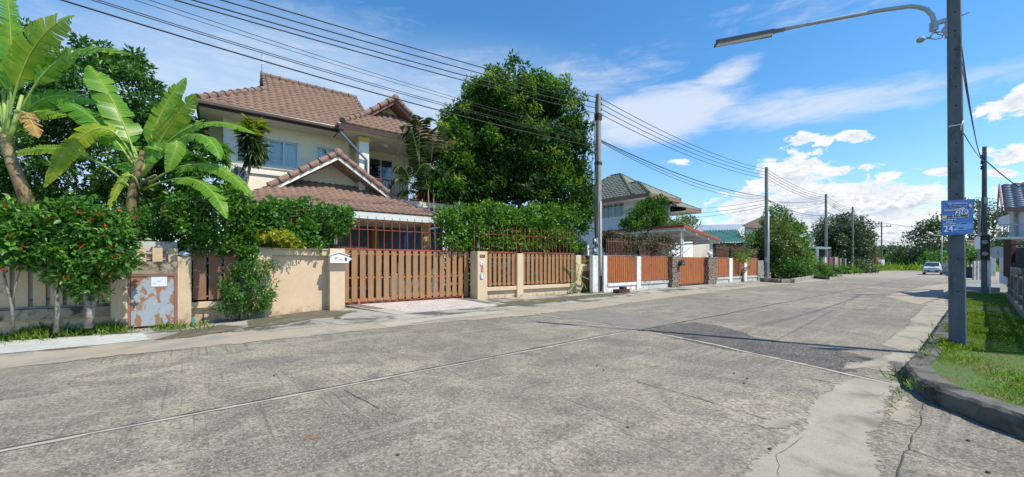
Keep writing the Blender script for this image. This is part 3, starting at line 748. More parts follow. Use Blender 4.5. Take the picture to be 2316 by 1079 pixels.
# lanterns on the gate pillars
def lantern(loc):
    l = thing('post_lantern', '', 'lantern', loc, 'black lanterns on the gate pillars')
    mb = MB(); mb.lathe(loc, [(.075, 0), (.075, .02), (.03, .05), (.022, .10), (.05, .13), (.06, .15)], 8, smooth=False); mb.build('base', M['black'], l)
    mb = MB(); mb.lathe(loc, [(.055, .155), (.085, .33)], 6, smooth=False); mb.build('glass', mat('frosted_lantern_glass', (.5, .52, .5), rough=.2, spec=.6), l)
    mb = MB()
    for i in range(6):
        a = math.pi * 2 * i / 6; c, s_ = math.cos(a), math.sin(a)
        mb.beam(Vector(loc) + Vector((.062 * c, .062 * s_, .15)), Vector(loc) + Vector((.092 * c, .092 * s_, .335)), .014, .014)
    mb.build('cage', M['black'], l)
    mb = MB(); mb.lathe(loc, [(.115, .33), (.10, .36), (.05, .42), (.02, .44), (.018, .47), (.026, .49), (.0, .515)], 12); mb.build('cap', M['black'], l)
    return l
la = lantern(F1.p(-5.56, .0, TOP + .022)); la['label'] = 'black lantern on the pillar that carries the white mailbox'
lb = lantern(F1.p(.24, .05, TOP + .032)); lb['label'] = 'black lantern on the pillar with the house number, against the vines'

# mailbox
p0 = F1.p(-5.75, -.28, 1.60)
mbx = thing('mailbox', 'white metal letterbox with peaked lid hanging on the beige gate pillar', 'mailbox', p0)
a0, a1 = -5.83, -5.24
wm = mat('white_powder_coat', (.78, .79, .80), rough=.4)
mb = MB(); mb.prism([F1.p(a0, -.46, 1.60), F1.p(a1, -.46, 1.60), F1.p(a1, -.46, 1.84), F1.p((a0 + a1) / 2, -.46, 1.93), F1.p(a0, -.46, 1.84)], F1.v * .175); mb.build('body', wm, mbx, bevel=.008)
mb = MB(); mb.prism([F1.p(a0 - .04, -.49, 1.84), F1.p((a0 + a1) / 2, -.49, 1.945), F1.p(a1 + .04, -.49, 1.84), F1.p(a1 + .04, -.49, 1.855), F1.p((a0 + a1) / 2, -.49, 1.965), F1.p(a0 - .04, -.49, 1.855)], F1.v * .205); mb.build('lid', wm, mbx)
mb = MB(); mb.prism([F1.p(a1 + .005, -.44, 1.66), F1.p(a1 + .10, -.44, 1.74), F1.p(a1 + .005, -.44, 1.82)], F1.v * .12); mb.build('hood', wm, mbx)
inkb = mat('blue_black_print', (.05, .06, .12)); inkr = mat('red_print', (.35, .05, .04))
mb = MB()
for (u, z, w_, h_) in ((.13, .15, .10, .014), (.15, .10, .012, .06), (.19, .085, .06, .014), (.30, .15, .012, .03), (.31, .10, .05, .03), (.37, .08, .04, .012)):
    mb.box(F1, a0 + u, a0 + u + w_, -.466, -.4615, 1.6 + z, 1.6 + z + h_)
mb.build('lettering', inkb, mbx)
mb = MB(); mb.box(F1, a1 - .13, a1 - .06, -.466, -.4615, 1.67, 1.79); mb.build('lock_plate', inkb, mbx)
mb = MB(); mb.box(F1, a0 + .13, a0 + .26, -.467, -.4625, 1.79, 1.80); mb.build('lettering', inkr, mbx)

# small things on the right gate pillar (faces b=-.30)
zz = lambda py: F1.z(1085, py, -.3)
def plate(name, label, cat, t0, t1, y0, y1, th, m, parts=()):
    z0, z1 = zz(y1), zz(y0)
    o = thing(name, label, cat, F1.p(t0, -.3, z0))
    mb = MB(); mb.box(F1, t0, t1, -.301 - th, -.301, z0, z1); mb.build('body', m, o, bevel=.004)
    for (nm, u0, u1, v0, v1, mm) in parts:
        mb = MB(); W_, H_ = t1 - t0, z1 - z0
        mb.box(F1, t0 + W_ * u0, t0 + W_ * u1, -.304 - th - .006, -.3025 - th, z0 + H_ * v0, z0 + H_ * v1); mb.build(nm, mm, o)
    return o
brz = mat('dark_bronze', (.07, .06, .04), rough=.4); gold = mat('gold_digits', (.45, .36, .18), rough=.4)
hn = plate('house_number_plate', 'small dark number plate near the top of the right gate pillar', 'number plate', .11, .38, 576, 582.5, .01, brz)
def text(s_, size, loc, rx, m, parent, name='lettering', th=.002, sx=1, shear=0):
    cu = bpy.data.curves.new('t', 'FONT'); cu.body = s_; cu.size = size; cu.extrude = th; cu.align_x = 'CENTER'; cu.align_y = 'CENTER'; cu.shear = shear; cu.space_character = 1.0
    ob = bpy.data.objects.new('t', cu); COL.objects.link(ob)
    dg = bpy.context.evaluated_depsgraph_get(); me = bpy.data.meshes.new_from_object(ob.evaluated_get(dg))
    bpy.data.objects.remove(ob)
    from mathutils import Matrix
    me.transform(Matrix.Translation(Vector(loc)) @ rx @ Matrix.Diagonal((sx, 1, 1, 1)))
    off = rootloc(parent); me.transform(Matrix.Translation(-off))
    me.materials.clear(); me.materials.append(m)
    o = bpy.data.objects.new(name, me); COL.objects.link(o); o.parent = parent
    return o
from mathutils import Matrix
def facing(u, n):
    """rotation putting text on a wall: u along the reading direction, n towards the reader"""
    u = Vector(u).normalized(); n = Vector(n).normalized(); up = n.cross(u)
    return Matrix(((u.x, up.x, n.x, 0), (u.y, up.y, n.y, 0), (u.z, up.z, n.z, 0), (0, 0, 0, 1)))
text('48/91', .085, F1.p(.245, -.3135, zz(579.2)), facing(F1.u, -F1.v), gold, hn)
grey = mat('grey_plastic', (.45, .45, .43), rough=.5)
plate('doorbell', 'square white doorbell cover below the number plate on the gate pillar', 'doorbell', .13, .28, 591, 600, .03, M['white'], (('button', .4, .7, .2, .55, brz),))
plate('switch_box', 'narrow reddish switch housing just under the doorbell cover', 'switch box', .17, .28, 601, 614, .025, grey, (('cover', .15, .85, .05, .8, mat('faded_red_plastic', (.45, .20, .15), rough=.5)), ('cap', .1, .7, .82, .98, brz)))
plate('card_reader', 'blue framed access reader, lowest of the fittings on the gate pillar', 'card reader', .12, .28, 619, 631, .03, mat('blue_grey_plastic', (.22, .27, .45), rough=.4), (('panel', .2, .75, .45, .9, wm), ('label', .3, .9, .08, .38, wm)))
# pipes and a bottle by the low plinth
pt = thing('water_meter', 'grey water meter and pipe fixed to the low plinth beside the meter box', 'water meter', F1.p(F1.t(470), -.1, -.1))
tq = F1.t(460)
mb = MB(); mb.tube([F1.p(tq, -.06, -.16), F1.p(tq, -.06, .20), F1.p(tq + .05, -.06, .26), F1.p(tq + .4, -.06, .26)], .022, 8); mb.tube([F1.p(tq + .85, -.05, -.16), F1.p(tq + .85, -.05, .30)], .022, 8); mb.tube([F1.p(tq, -.07, -.10), F1.p(tq + .85, -.07, -.10)], .022, 8); mb.build('pipe', mat('dark_pvc_pipe', (.08, .09, .10), rough=.5), pt)
mb = MB(); mb.tube([F1.p(tq + .35, -.06, .27), F1.p(tq + .62, -.06, .27)], .05, 10); mb.lathe(F1.p(tq + .5, -.06, .26), [(.075, 0), (.075, .09), (.06, .11)], 14); mb.build('meter_body', M['galv'], pt)
c = F1.p(F1.t(437, -.25), -.25); c.z = zg(c.x, c.y) + .01
mb = MB(); mb.lathe(c, [(.045, 0), (.05, .02), (.05, .17), (.02, .21), (.02, .24)], 12)
tag(mb.build('bottle', mat('teal_plastic', (.06, .22, .24), rough=.25)), 'small teal bottle standing at the foot of the meter box pillar', 'bottle')
sc = thing('wall_spotlight', 'small silver dome fitting on top of the meter box pillar, half under the vine', 'dome lamp', F1.p(F1.t(418), .0, F1.z(418, 580) + .0))
q_ = F1.p(F1.t(420), -.02, F1.z(418, 580) + .002)
mb = MB(); mb.lathe(q_, [(.10, 0), (.16, .05), (.15, .11), (.08, .17), (0, .19)], 16); mb.build('dome', mat('bright_chrome', (.8, .8, .8), rough=.15, metal=.9), sc)
mb = MB(); mb.lathe(q_, [(.17, .035), (.175, .05), (.16, .06)], 16); mb.build('rim', M['galv'], sc)
# ================================================================ HOUSES
def tiled_plane(mb, o, u, v, n, umin, umax, vmax, course=.34, wave=.31, amp=.06, step=.045, off=0.0):
    """courses of curved tiles; u along the eave, v up the slope, limits umin(v), umax(v)"""
    o = Vector(o); u = Vector(u); v = Vector(v); n = Vector(n)
    nc = int(math.ceil(vmax / course)); du = wave / 6
    for k in range(nc):
        v0, v1 = k * course, min((k + 1) * course, vmax)
        lo, hi = min(umin(v0), umin(v1)), max(umax(v0), umax(v1))
        i0, i1 = int(math.floor(lo / du)), int(math.ceil(hi / du))
        vs = []; us = []
        for i in range(i0, i1 + 1):
            uu = i * du; ph = (uu / wave + off) % 1.0
            h = amp * (abs(math.sin(math.pi * ph)) ** .8) + RNG.normal(0, .0012)
            a, b_ = max(umin(v0), min(umax(v0), uu)), max(umin(v1), min(umax(v1), uu))
            vs += [o + u * a + v * (v0 - .03) + n * (h * .5 - .01), o + u * a + v * (v0 - .03) + n * (h + step), o + u * b_ + v * v1 + n * h]
            us.append((a, b_))
        fs = []
        for i in range(len(us) - 1):
            if us[i] == us[i + 1]: continue
            fs += [(3 * i, 3 * i + 3, 3 * i + 4, 3 * i + 1), (3 * i + 1, 3 * i + 4, 3 * i + 5, 3 * i + 2)]
        mb.add(vs, fs, True)
def slope_frame(fr, t0, b0, z0, along, inward, pitch):
    """eave origin, eave direction, up-slope direction, normal; pitch = rise per metre"""
    u = fr.u * along[0] + fr.v * along[1]; h = fr.u * inward[0] + fr.v * inward[1]
    k = math.sqrt(1 + pitch * pitch); v = (h + Vector((0, 0, pitch))) / k; n = (Vector((0, 0, 1)) - h * pitch) / k
    return fr.p(t0, b0, z0), u, v, n, k
def ridge_tiles(mb, p0, p1, r=.13, seg=.40, up=Vector((0, 0, 1)), ball=True):
    p0 = Vector(p0); p1 = Vector(p1); d = p1 - p0; n = max(2, int(d.length / seg))
    for i in range(n):
        a = p0 + d * (i / n); b_ = p0 + d * ((i + 1.08) / n)
        mb.tube([a, a + (b_ - a) * .12, b_], [r * 1.18, r * 1.02, r * .88], 10)
def dutch(house, fr, t0, t1, b0, b1, ze, pitch, inset_, tm, wallm, gabm, ridge_ax='t', tiles=True, rdg=M['ridge'], rw=.13, wv=.30, crs=.32):
    """hipped roof whose upper part ends in small gables; ridge along t"""
    half = (b1 - b0) / 2; zr = ze + half * pitch; mid = (b0 + b1) / 2
    mb = MB()
    Ls = t1 - t0
    k = math.sqrt(1 + pitch ** 2)
    for (o_t, o_b, al, inw, L) in ((t0, b0, (1, 0), (0, 1), Ls), (t1, b1, (-1, 0), (0, -1), Ls)):
        o, u, v, n, k = slope_frame(fr, o_t, o_b, ze, al, inw, pitch)
        f = lambda vv, k=k: min(vv / k, inset_)
        tiled_plane(mb, o, u, v, n, lambda vv, f=f: f(vv), lambda vv, f=f, L=L: L - f(vv), half * k, crs, wv)
    for (o_t, o_b, al, inw, L) in ((t0, b1, (0, -1), (1, 0), b1 - b0), (t1, b0, (0, 1), (-1, 0), b1 - b0)):
        o, u, v, n, k = slope_frame(fr, o_t, o_b, ze, al, inw, pitch)
        tiled_plane(mb, o, u, v, n, lambda vv, k=k: vv / k, lambda vv, L=L, k=k: L - vv / k, inset_ * k, crs, wv)
    roof = mb.build('roof', tm, house, recalc=False)
    mb = MB()
    zg_ = ze + inset_ * pitch
    for ta, sg in ((t0 + inset_, 1), (t1 - inset_, -1)):
        mb.prism([fr.p(ta + sg * .12, b0 + inset_, zg_), fr.p(ta + sg * .12, mid, zr - .03), fr.p(ta + sg * .12, b1 - inset_, zg_)], fr.u * (.05 * sg))
    mb.build('gablet', gabm, roof)
    mb = MB(); e = .06
    ridge_tiles(mb, fr.p(t0 + inset_ - .1, mid, zr + e), fr.p(t1 - inset_ + .1, mid, zr + e), rw)
    for (ta, tb_) in ((t0, t0 + inset_), (t1, t1 - inset_)):
        for (ba, bb) in ((b0, b0 + inset_), (b1, b1 - inset_)):
            ridge_tiles(mb, fr.p(ta, ba, ze + e), fr.p(tb_, bb, zg_ + e), rw)
            ridge_tiles(mb, fr.p(tb_, bb, zg_ + e), fr.p(tb_, mid, zr + e), rw * .8)
    mb.build('ridge_tiles', rdg, roof)
    return roof, zr
def wall_holes(mb, fr, t0, t1, b0, b1, z0, z1, holes):
    ts = sorted(set([t0, t1] + [h[0] for h in holes] + [h[1] for h in holes]))
    for i in range(len(ts) - 1):
        a, b_ = ts[i], ts[i + 1]; m_ = (a + b_) / 2; z = z0
        for h in sorted([h for h in holes if h[0] < m_ < h[1]], key=lambda h: h[2]):
            mb.box(fr, a, b_, b0, b1, z, h[2]); z = h[3]
        mb.box(fr, a, b_, b0, b1, z, z1)
def glassmat(name, tint, refl=.12):
    m = bpy.data.materials.new(name); m.use_nodes = True; q = NT(m.node_tree); q.n.remove(q.n['Principled BSDF'])
    t = q.node('ShaderNodeBsdfTransparent'); t.inputs[0].default_value = (*tint, 1)
    g = q.node('ShaderNodeBsdfGlossy'); g.inputs['Roughness'].default_value = .03; g.inputs[0].default_value = (.9, .95, 1, 1)
    fz = q.node('ShaderNodeFresnel'); fz.inputs[0].default_value = 1.6
    x = q.node('ShaderNodeMixShader'); q.put(x.inputs[0], q.m('ADD', fz.outputs[0], refl, clamp=True))
    q.l.new(t.outputs[0], x.inputs[1]); q.l.new(g.outputs[0], x.inputs[2]); q.l.new(x.outputs[0], q.n['Material Output'].inputs[0]); return m
M['glass'] = glassmat('window_glass', (.92, .97, .97), .0)
M['darkglass'] = glassmat('dark_window_glass', (.30, .42, .40), .05)
M['alu'] = mat('white_aluminium', (.70, .72, .74), rough=.4)
M['curtain'] = mat('pale_blue_curtain', (.60, .70, .72), (.50, .61, .64), 3, .9)
M['curtain_green'] = mat('green_curtain', (.10, .20, .17), (.07, .15, .13), 3, .9)
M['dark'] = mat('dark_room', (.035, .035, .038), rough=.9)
def window(house, fr, t0, t1, b0, z0, z1, panes, cur=True, glass='glass', cm='curtain', frame=True, name='window', bars_=False):
    w = .05
    mb = MB()
    mb.box(fr, t0, t1, b0 + .03, b0 + .09, z0, z0 + w); mb.box(fr, t0, t1, b0 + .03, b0 + .09, z1 - w, z1)
    for i in range(panes + 1):
        c = t0 + (t1 - t0) * i / panes; c = max(t0 + w / 2, min(t1 - w / 2, c)); mb.box(fr, c - w / 2, c + w / 2, b0 + .025, b0 + .085, z0 + w, z1 - w)
    win = mb.build(name, M['alu'], house)
    mb = MB(); mb.box(fr, t0 + w, t1 - w, b0 + .05, b0 + .056, z0 + w, z1 - w); mb.build('pane', M[glass], win)
    if cur:
        mb = MB(); n = int((t1 - t0) / .045); vs = []
        for i in range(n + 1):
            t = t0 + (t1 - t0) * i / n; bb = b0 + .20 + .03 * math.sin(i * 1.3) + RNG.normal(0, .004)
            gap = abs(((t - t0) / (t1 - t0) * panes) % 2 - 1) < .10
            vs += [fr.p(t, bb + (.3 if gap else 0), z0), fr.p(t, bb + (.3 if gap else 0), z1)]
        mb.add(vs, [(2 * i, 2 * i + 2, 2 * i + 3, 2 * i + 1) for i in range(n)], True); mb.build('curtain', M[cm], win, recalc=False)
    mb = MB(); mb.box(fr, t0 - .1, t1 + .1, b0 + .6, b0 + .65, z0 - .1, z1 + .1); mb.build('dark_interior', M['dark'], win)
    if frame:
        mb = MB(); f = .13
        mb.box(fr, t0 - f, t1 + f, b0 - .035, b0 + .02, z1, z1 + f); mb.box(fr, t0 - f, t1 + f, b0 - .05, b0 + .02, z0 - f, z0)
        mb.box(fr, t0 - f, t0, b0 - .03, b0 + .02, z0, z1); mb.box(fr, t1, t1 + f, b0 - .03, b0 + .02, z0, z1); mb.build('window_surround', M['white'], win)
    if bars_:
        mb = MB(); n = int((t1 - t0) / .14)
        for i in range(n + 1):
            c = t0 + (t1 - t0) * i / n; mb.box(fr, c - .008, c + .008, b0 - .02, b0, z0, z1)
        mb.build('grille', M['alu'], win)
    return win

# ---------------- the big two-storey house
H = thing('two_storey_house', 'large cream two storey house with brown tiled roof and upstairs balcony', 'house', F1.p(-5, 8, 0))
ZE = 7.62
roof, zr = dutch(H, F1, -9.42, -.51, 4.0, 12.0, ZE, .765, 2.33, M['tile'], None, M['fasciab'])
# porch roof: skirt, then a gable facing the street
pc, phw, pb0, pgb = -1.80, 2.75, 3.3, 4.5
mb = MB(); pp = .765; k = math.sqrt(1 + pp * pp)
o, u, v, n, k = slope_frame(F1, pc - phw, pb0, ZE, (1, 0), (0, 1), pp)
gin = 1.2
tiled_plane(mb, o, u, v, n, lambda vv: vv / k, lambda vv: 2 * phw - vv / k, (gin + .9) * k)
for sg in (-1, 1):
    al = (0, -1) if sg < 0 else (0, 1)
    o, u, v, n, k = slope_frame(F1, pc + sg * phw, 9.5 if sg < 0 else pb0, ZE, al, (-sg, 0), pp)
    L_ = 9.5 - pb0
    cut = lambda vv: min(vv / k, gin)
    if sg < 0: tiled_plane(mb, o, u, v, n, lambda vv: 0, lambda vv: L_ - cut(vv), phw * k)
    else: tiled_plane(mb, o, u, v, n, lambda vv: cut(vv), lambda vv: L_, phw * k)
pr = mb.build('porch_roof', M['tile'], H, recalc=False)
zp = ZE + phw * pp; zgb = ZE + gin * pp
mb = MB(); e = .07
for sg in (-1, 1):
    ridge_tiles(mb, F1.p(pc + sg * phw, pb0, ZE + e), F1.p(pc + sg * (phw - gin), pb0 + gin, zgb + e), .13)
    ridge_tiles(mb, F1.p(pc + sg * (phw - gin + .02), pgb, zgb + e - .02), F1.p(pc, pgb, zp + e), .13)
ridge_tiles(mb, F1.p(pc, pgb - .02, zp + e), F1.p(pc, 9.5, zp + e), .13)
mb.lathe(F1.p(pc, pgb - .16, zp + e - .02), [(.0, 0), (.10, .02), (.17, .08), (.17, .2)], 14, F1.v)
mb.build('ridge_tiles', M['ridge'], pr)
mb = MB()
mb.prism([F1.p(pc - (phw - gin) + .25, pgb + .85, zgb), F1.p(pc, pgb + .85, zp - .15), F1.p(pc + (phw - gin) - .25, pgb + .85, zgb)], F1.v * .1); mb.build('gable_wall', M['housewall'], pr)
mb = MB()
for sg in (-1, 1):
    mb.beam(F1.p(pc + sg * (phw - gin), pgb + .02, zgb - .1), F1.p(pc, pgb + .02, zp - .07), .04, .20)
    mb.prism([F1.p(pc + sg * (phw - gin - .1), pgb + .04, zgb - .04), F1.p(pc, pgb + .04, zp - .15), F1.p(pc, pgb + .85, zp - .15), F1.p(pc + sg * (phw - gin - .1), pgb + .85, zgb - .04)], (0, 0, -.03))
mb.build('barge_board', M['fasciab'], pr)
# fascias, gutter, soffits
mb = MB()
mb.box(F1, -9.44, -4.6, 3.97, 4.01, ZE - .24, ZE - .01); mb.box(F1, -9.46, -9.42, 3.97, 12.0, ZE - .24, ZE - .01); mb.box(F1, -9.42, -.5, 12, 12.04, ZE - .24, ZE - .01)
mb.box(F1, pc - phw - .02, pc + phw + .02, pb0 - .03, pb0 + .01, ZE - .26, ZE - .02); mb.box(F1, pc - phw - .03, pc - phw + .01, pb0 + .01, 3.97, ZE - .26, ZE - .02)
mb.box(F1, pc + phw - .01, pc + phw + .03, pb0 + .01, 9.5, ZE - .26, ZE - .02)
mb.build('fascia', M['fascia'], H)
mb = MB(); mb.box(F1, -9.46, -4.62, 3.82, 3.965, ZE - .17, ZE - .02); mb.box(F1, -4.75, -4.60, 3.25, 3.96, ZE - .17, ZE - .02)
mb.build('gutter', mat('brown_metal_gutter', (.07, .05, .045), (.10, .07, .06), 5, .35, spec=.5), H, bevel=.03)
mb = MB(); mb.box(F1, -9.40, -4.57, 4.01, 5.05, ZE - .20, ZE - .17); mb.box(F1, -9.40, -8.55, 5.05, 11.9, ZE - .20, ZE - .17)
mb.box(F1, pc - phw + .02, pc + phw - .02, pb0 + .02, 6.3, ZE - .235, ZE - .205); mb.build('soffit', M['soffit'], H)
mb = MB(); pl = [F1.p(-4.66, 3.32, ZE - .17), F1.p(-4.66, 3.32, ZE - .42), F1.p(-4.28, 3.45, 6.62 - .35), F1.p(-3.35, 3.66, 5.92), F1.p(-3.33, 3.66, 4.9)]
zA = F1.z(776, 300, 3.3)
pl = [F1.p(-4.62, 3.3, ZE - .15), F1.p(-4.62, 3.3, ZE - .45), F1.p(F1.t(829, 3.68), 3.68, F1.z(829, 362, 3.68)), F1.p(F1.t(829, 3.68), 3.68, 4.6)]
mb.tube(pl, .055, 8); mb.build('downspout', mat('blue_grey_pipe', (.14, .19, .24), rough=.4), H)
mb = MB(); mb.box(F1, -4.72, -4.50, 3.2, 3.4, ZE - .33, ZE - .17); mb.build('rain_head', M['fascia'], H)
# walls
Wt0 = -8.58
w1 = (F1.t(535, 5), F1.t(675, 5), F1.z(640, 378, 5), F1.z(640, 320, 5))
w2 = (F1.t(716, 5), F1.t(763, 5), F1.z(740, 372, 5), F1.z(740, 336, 5))
mb = MB()
wall_holes(mb, F1, Wt0, -3.85, 5.0, 5.18, 4.0, ZE - .19, [w1, w2])
mb.box(F1, Wt0, Wt0 + .18, 5.18, 6.2, 4.0, ZE - .19); mb.box(F1, Wt0, Wt0 + .18, 7.6, 11, 4.0, ZE - .19); mb.box(F1, Wt0, Wt0 + .18, 6.2, 7.6, 4.0, 5.4); mb.box(F1, Wt0, Wt0 + .18, 6.2, 7.6, 6.9, ZE - .19)
mb.box(F1, Wt0, .3, 11, 11.2, 0, ZE - .19)
dr = (F1.t(834, 6), F1.t(889, 6), 4.72, F1.z(860, 359, 6))
mb.box(F1, -4.0, -3.85, 5.18, 6.0, 4.0, ZE - .19)
wall_holes(mb, F1, -3.85, F1.t(924, 6), 6.0, 6.18, 4.0, ZE - .24, [dr])
mb.box(F1, F1.t(924, 6) - .18, F1.t(924, 6), 6.18, 11, 4.0, ZE - .24)
mb.box(F1, -8.58, 1.5, 3.6, 6.3, 4.25, 4.6) if False else None
mb.build('wall', M['housewall'], H)
mb = MB(); mb.box(F1, F1.t(906, 5.9), F1.t(924, 5.9), 5.9, 5.997, 4.6, ZE - .24); mb.box(F1, Wt0 - .06, Wt0 + .28, 4.94, 4.997, 4.0, ZE - .19); mb.box(F1, w1[0] - .5, w1[1] + .6, 4.93, 4.997, w1[2] - .42, w1[2] - .30); mb.build_each('wall_trim', M['white'], H)
window(H, F1, *w1[:2], 5.0, *w1[2:], 4)
window(H, F1, *w2[:2], 5.0, *w2[2:], 2, cm='curtain')
sd = Fr(*F1.p(Wt0, 6.2)[:2], F1.v.x, F1.v.y); sd.v = F1.u.copy()
wn = MB(); window(H, sd, 0, 1.4, 0, 5.4, 6.9, 2, cm='curtain')
dw = window(H, F1, *dr[:2], 6.0, *dr[2:], 2, glass='darkglass', cm='curtain_green', name='sliding_door')
# porch column with yellow capital, balcony slab, railing, ceiling lamp
ct = F1.t(820, 4.0)
mb = MB(); mb.box(F1, ct - .22, ct + .22, 3.75, 4.19, 4.6, ZE - .30); mb.box(F1, .6, .95, 3.75, 4.1, 4.6, ZE - .24); mb.build_each('column', M['white'], H, bevel=.01)
mb = MB(); mb.box(F1, ct - .26, ct + .26, 3.71, 4.23, ZE - .50, ZE - .36); mb.build('capital_band', mat('yellow_band', (.62, .42, .10), rough=.7), H)
mb = MB(); mb.box(F1, -3.85, 1.1, 3.6, 6.0, 4.35, 4.62); mb.build('balcony_slab', M['housewall'], H)
mb = MB(); mb.box(F1, ct + .2, .7, 3.86, 3.92, 5.50, 5.56); mb.box(F1, ct + .2, .7, 3.87, 3.91, 4.72, 4.76)
i = ct + .3
while i < .7: mb.box(F1, i, i + .025, 3.875, 3.90, 4.76, 5.50); i += .14
mb.build('balcony_railing', M['redmetal'], H)
lp = F1.p(F1.t(873, 4.6), 4.6, ZE - .237)
mb = MB(); mb.lathe(lp, [(.17, 0), (.17, -.03), (.14, -.09), (.06, -.12), (0, -.125)], 18); mb.build('ceiling_lamp', M['alu'], H)
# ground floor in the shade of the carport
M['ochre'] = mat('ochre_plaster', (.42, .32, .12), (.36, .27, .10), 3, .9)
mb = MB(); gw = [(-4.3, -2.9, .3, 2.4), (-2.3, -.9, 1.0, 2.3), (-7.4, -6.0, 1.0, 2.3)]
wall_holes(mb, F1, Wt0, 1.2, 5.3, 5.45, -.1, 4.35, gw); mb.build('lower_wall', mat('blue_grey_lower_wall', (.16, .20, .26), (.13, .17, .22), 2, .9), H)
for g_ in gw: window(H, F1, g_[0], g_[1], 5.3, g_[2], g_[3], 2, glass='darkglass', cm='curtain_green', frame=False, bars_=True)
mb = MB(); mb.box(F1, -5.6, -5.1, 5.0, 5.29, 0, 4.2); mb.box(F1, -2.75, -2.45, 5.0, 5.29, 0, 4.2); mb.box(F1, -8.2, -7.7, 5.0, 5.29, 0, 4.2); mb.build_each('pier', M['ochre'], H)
# roof-top rod
rp = F1.p(F1.t(592, 8), 8.0, zr - .15)
mb = MB(); mb.tube([rp, rp + Vector((0, 0, 1.25))], .022, 6); mb.tube([rp + Vector((.0, 0, 1.2)), rp + Vector((.07, 0, 1.1)), rp + Vector((.06, 0, .8))], .02, 6)
ar = mb.build('roof_rod', M['galv'], H); mb = MB(); mb.box(FW, rp.x - .02, rp.x + .10, rp.y - .02, rp.y + .02, rp.z + .70, rp.z + 1.12); mb.build('rod_plate', M['white'], ar)

# ---------------- carport with its own gabled roof
C = thing('carport', 'low carport with brown tiled skirt and white edged gable roof behind the sliding gate', 'carport', F1.p(-4.8, 3, .1))
cc, chw, cb0, cgb = -4.80, 3.72, 1.2, 3.0
ze = 3.64; za = 6.12; sp = (za - ze) / chw; fp = .47; gin = 1.8
mb = MB()
o, u, v, n, k = slope_frame(F1, cc - chw, cb0, ze, (1, 0), (0, 1), fp)
ki = (fp / sp) / k
tiled_plane(mb, o, u, v, n, lambda vv: vv * ki, lambda vv: 2 * chw - vv * ki, (gin + 1.3) * k, .33, .27)
kk = math.sqrt(1 + sp * sp)
for sg in (-1, 1):
    al = (0, -1) if sg < 0 else (0, 1); L_ = 5.0 - cb0
    o, u, v, n, _ = slope_frame(F1, cc + sg * chw, 5.0 if sg < 0 else cb0, ze, al, (-sg, 0), sp)
    cut = lambda vv: min(vv / kk * sp / fp, gin)
    if sg < 0: tiled_plane(mb, o, u, v, n, lambda vv: 0, lambda vv: L_ - cut(vv), chw * kk, .33, .27)
    else: tiled_plane(mb, o, u, v, n, lambda vv: cut(vv), lambda vv: L_, chw * kk, .33, .27)
cr = mb.build('roof', M['tile'], C, recalc=False)
gh = chw - gin * fp / sp; zgb = ze + gin * fp
M['flash'] = mat('grey_flashing', (.12, .13, .15), (.18, .18, .20), 6, .6)
mb = MB()
ridge_tiles(mb, F1.p(cc + chw, cb0, ze + .05), F1.p(cc + gh, cgb, zgb + .05), .085)
mb.build('hip_flashing', M['flash'], cr)
mb = MB(); e = .09
for sg in (-1, 1):
    ridge_tiles(mb, F1.p(cc + sg * (gh + .02), cgb, zgb + e - .05), F1.p(cc, cgb, za + e), .135)
mb.lathe(F1.p(cc, cgb - .16, za + e), [(.0, 0), (.12, .02), (.19, .08), (.19, .22)], 16, F1.v)
ridge_tiles(mb, F1.p(cc, cgb, za + e), F1.p(cc, 5, za + e), .13)
mb.build('ridge_tiles', M['tile'], cr)
mb = MB()
for sg in (-1, 1):
    mb.beam(F1.p(cc + sg * (gh + .05), cgb - .02, zgb - .16), F1.p(cc, cgb - .02, za - .10), .05, .15)
    mb.beam(F1.p(cc + sg * (gh + .05), cgb - .05, zgb - .06), F1.p(cc, cgb - .05, za + .0), .05, .06)
mb.build('barge_board', M['white'], cr)
mb = MB(); mb.prism([F1.p(cc - gh + .15, cgb + 1.25, zgb), F1.p(cc, cgb + 1.25, za - .15), F1.p(cc + gh - .15, cgb + 1.25, zgb)], F1.v * .1); mb.build('gable_wall', M['housewall'], cr)
mb = MB()
for sg in (-1, 1):
    mb.prism([F1.p(cc + sg * gh, cgb + .01, zgb - .10), F1.p(cc, cgb + .01, za - .12), F1.p(cc, cgb + 1.25, za - .12), F1.p(cc + sg * gh, cgb + 1.25, zgb - .10)], (0, 0, -.03))
mb.build('gable_soffit', mat('brown_gable_soffit', (.33, .26, .21), (.28, .22, .18), 3, .85), cr)
mb = MB(); mb.box(F1, cc - chw, cc + chw, cb0 + .0, cb0 + .04, ze - .30, ze - .03); mb.box(F1, cc + chw - .04, cc + chw, cb0 + .04, 5, ze - .3, ze - .03); mb.build('fascia', mat('pale_fascia_board', (.62, .64, .60), (.56, .58, .54), 3, .7), C)
mb = MB(); mb.box(F1, cc - chw + .04, cc + chw - .05, cb0 + .05, 5.0, ze - .26, ze - .22); mb.build('ceiling', M['soffit'], C)
mb = MB()
for t in (cc - 3.3, cc + 3.3): mb.box(F1, t - .13, t + .13, 1.55, 1.81, 0, ze - .26)
mb.build_each('post', M['ochre'], C)
mb = MB(); pz = [F1.p(F1.t(917, 2.2), 2.2, 1.2), F1.p(F1.t(917, 2.2), 2.2, F1.z(917, 533, 2.2)), F1.p(F1.t(922, 2.2), 2.2, F1.z(922, 527, 2.2)), F1.p(F1.t(1000, 2.2), 2.2, F1.z(1000, 514, 2.2))]
mb.tube(pz, .06, 8); mb.build('drain_pipe', mat('dull_blue_pipe', (.12, .18, .26), rough=.45), C)
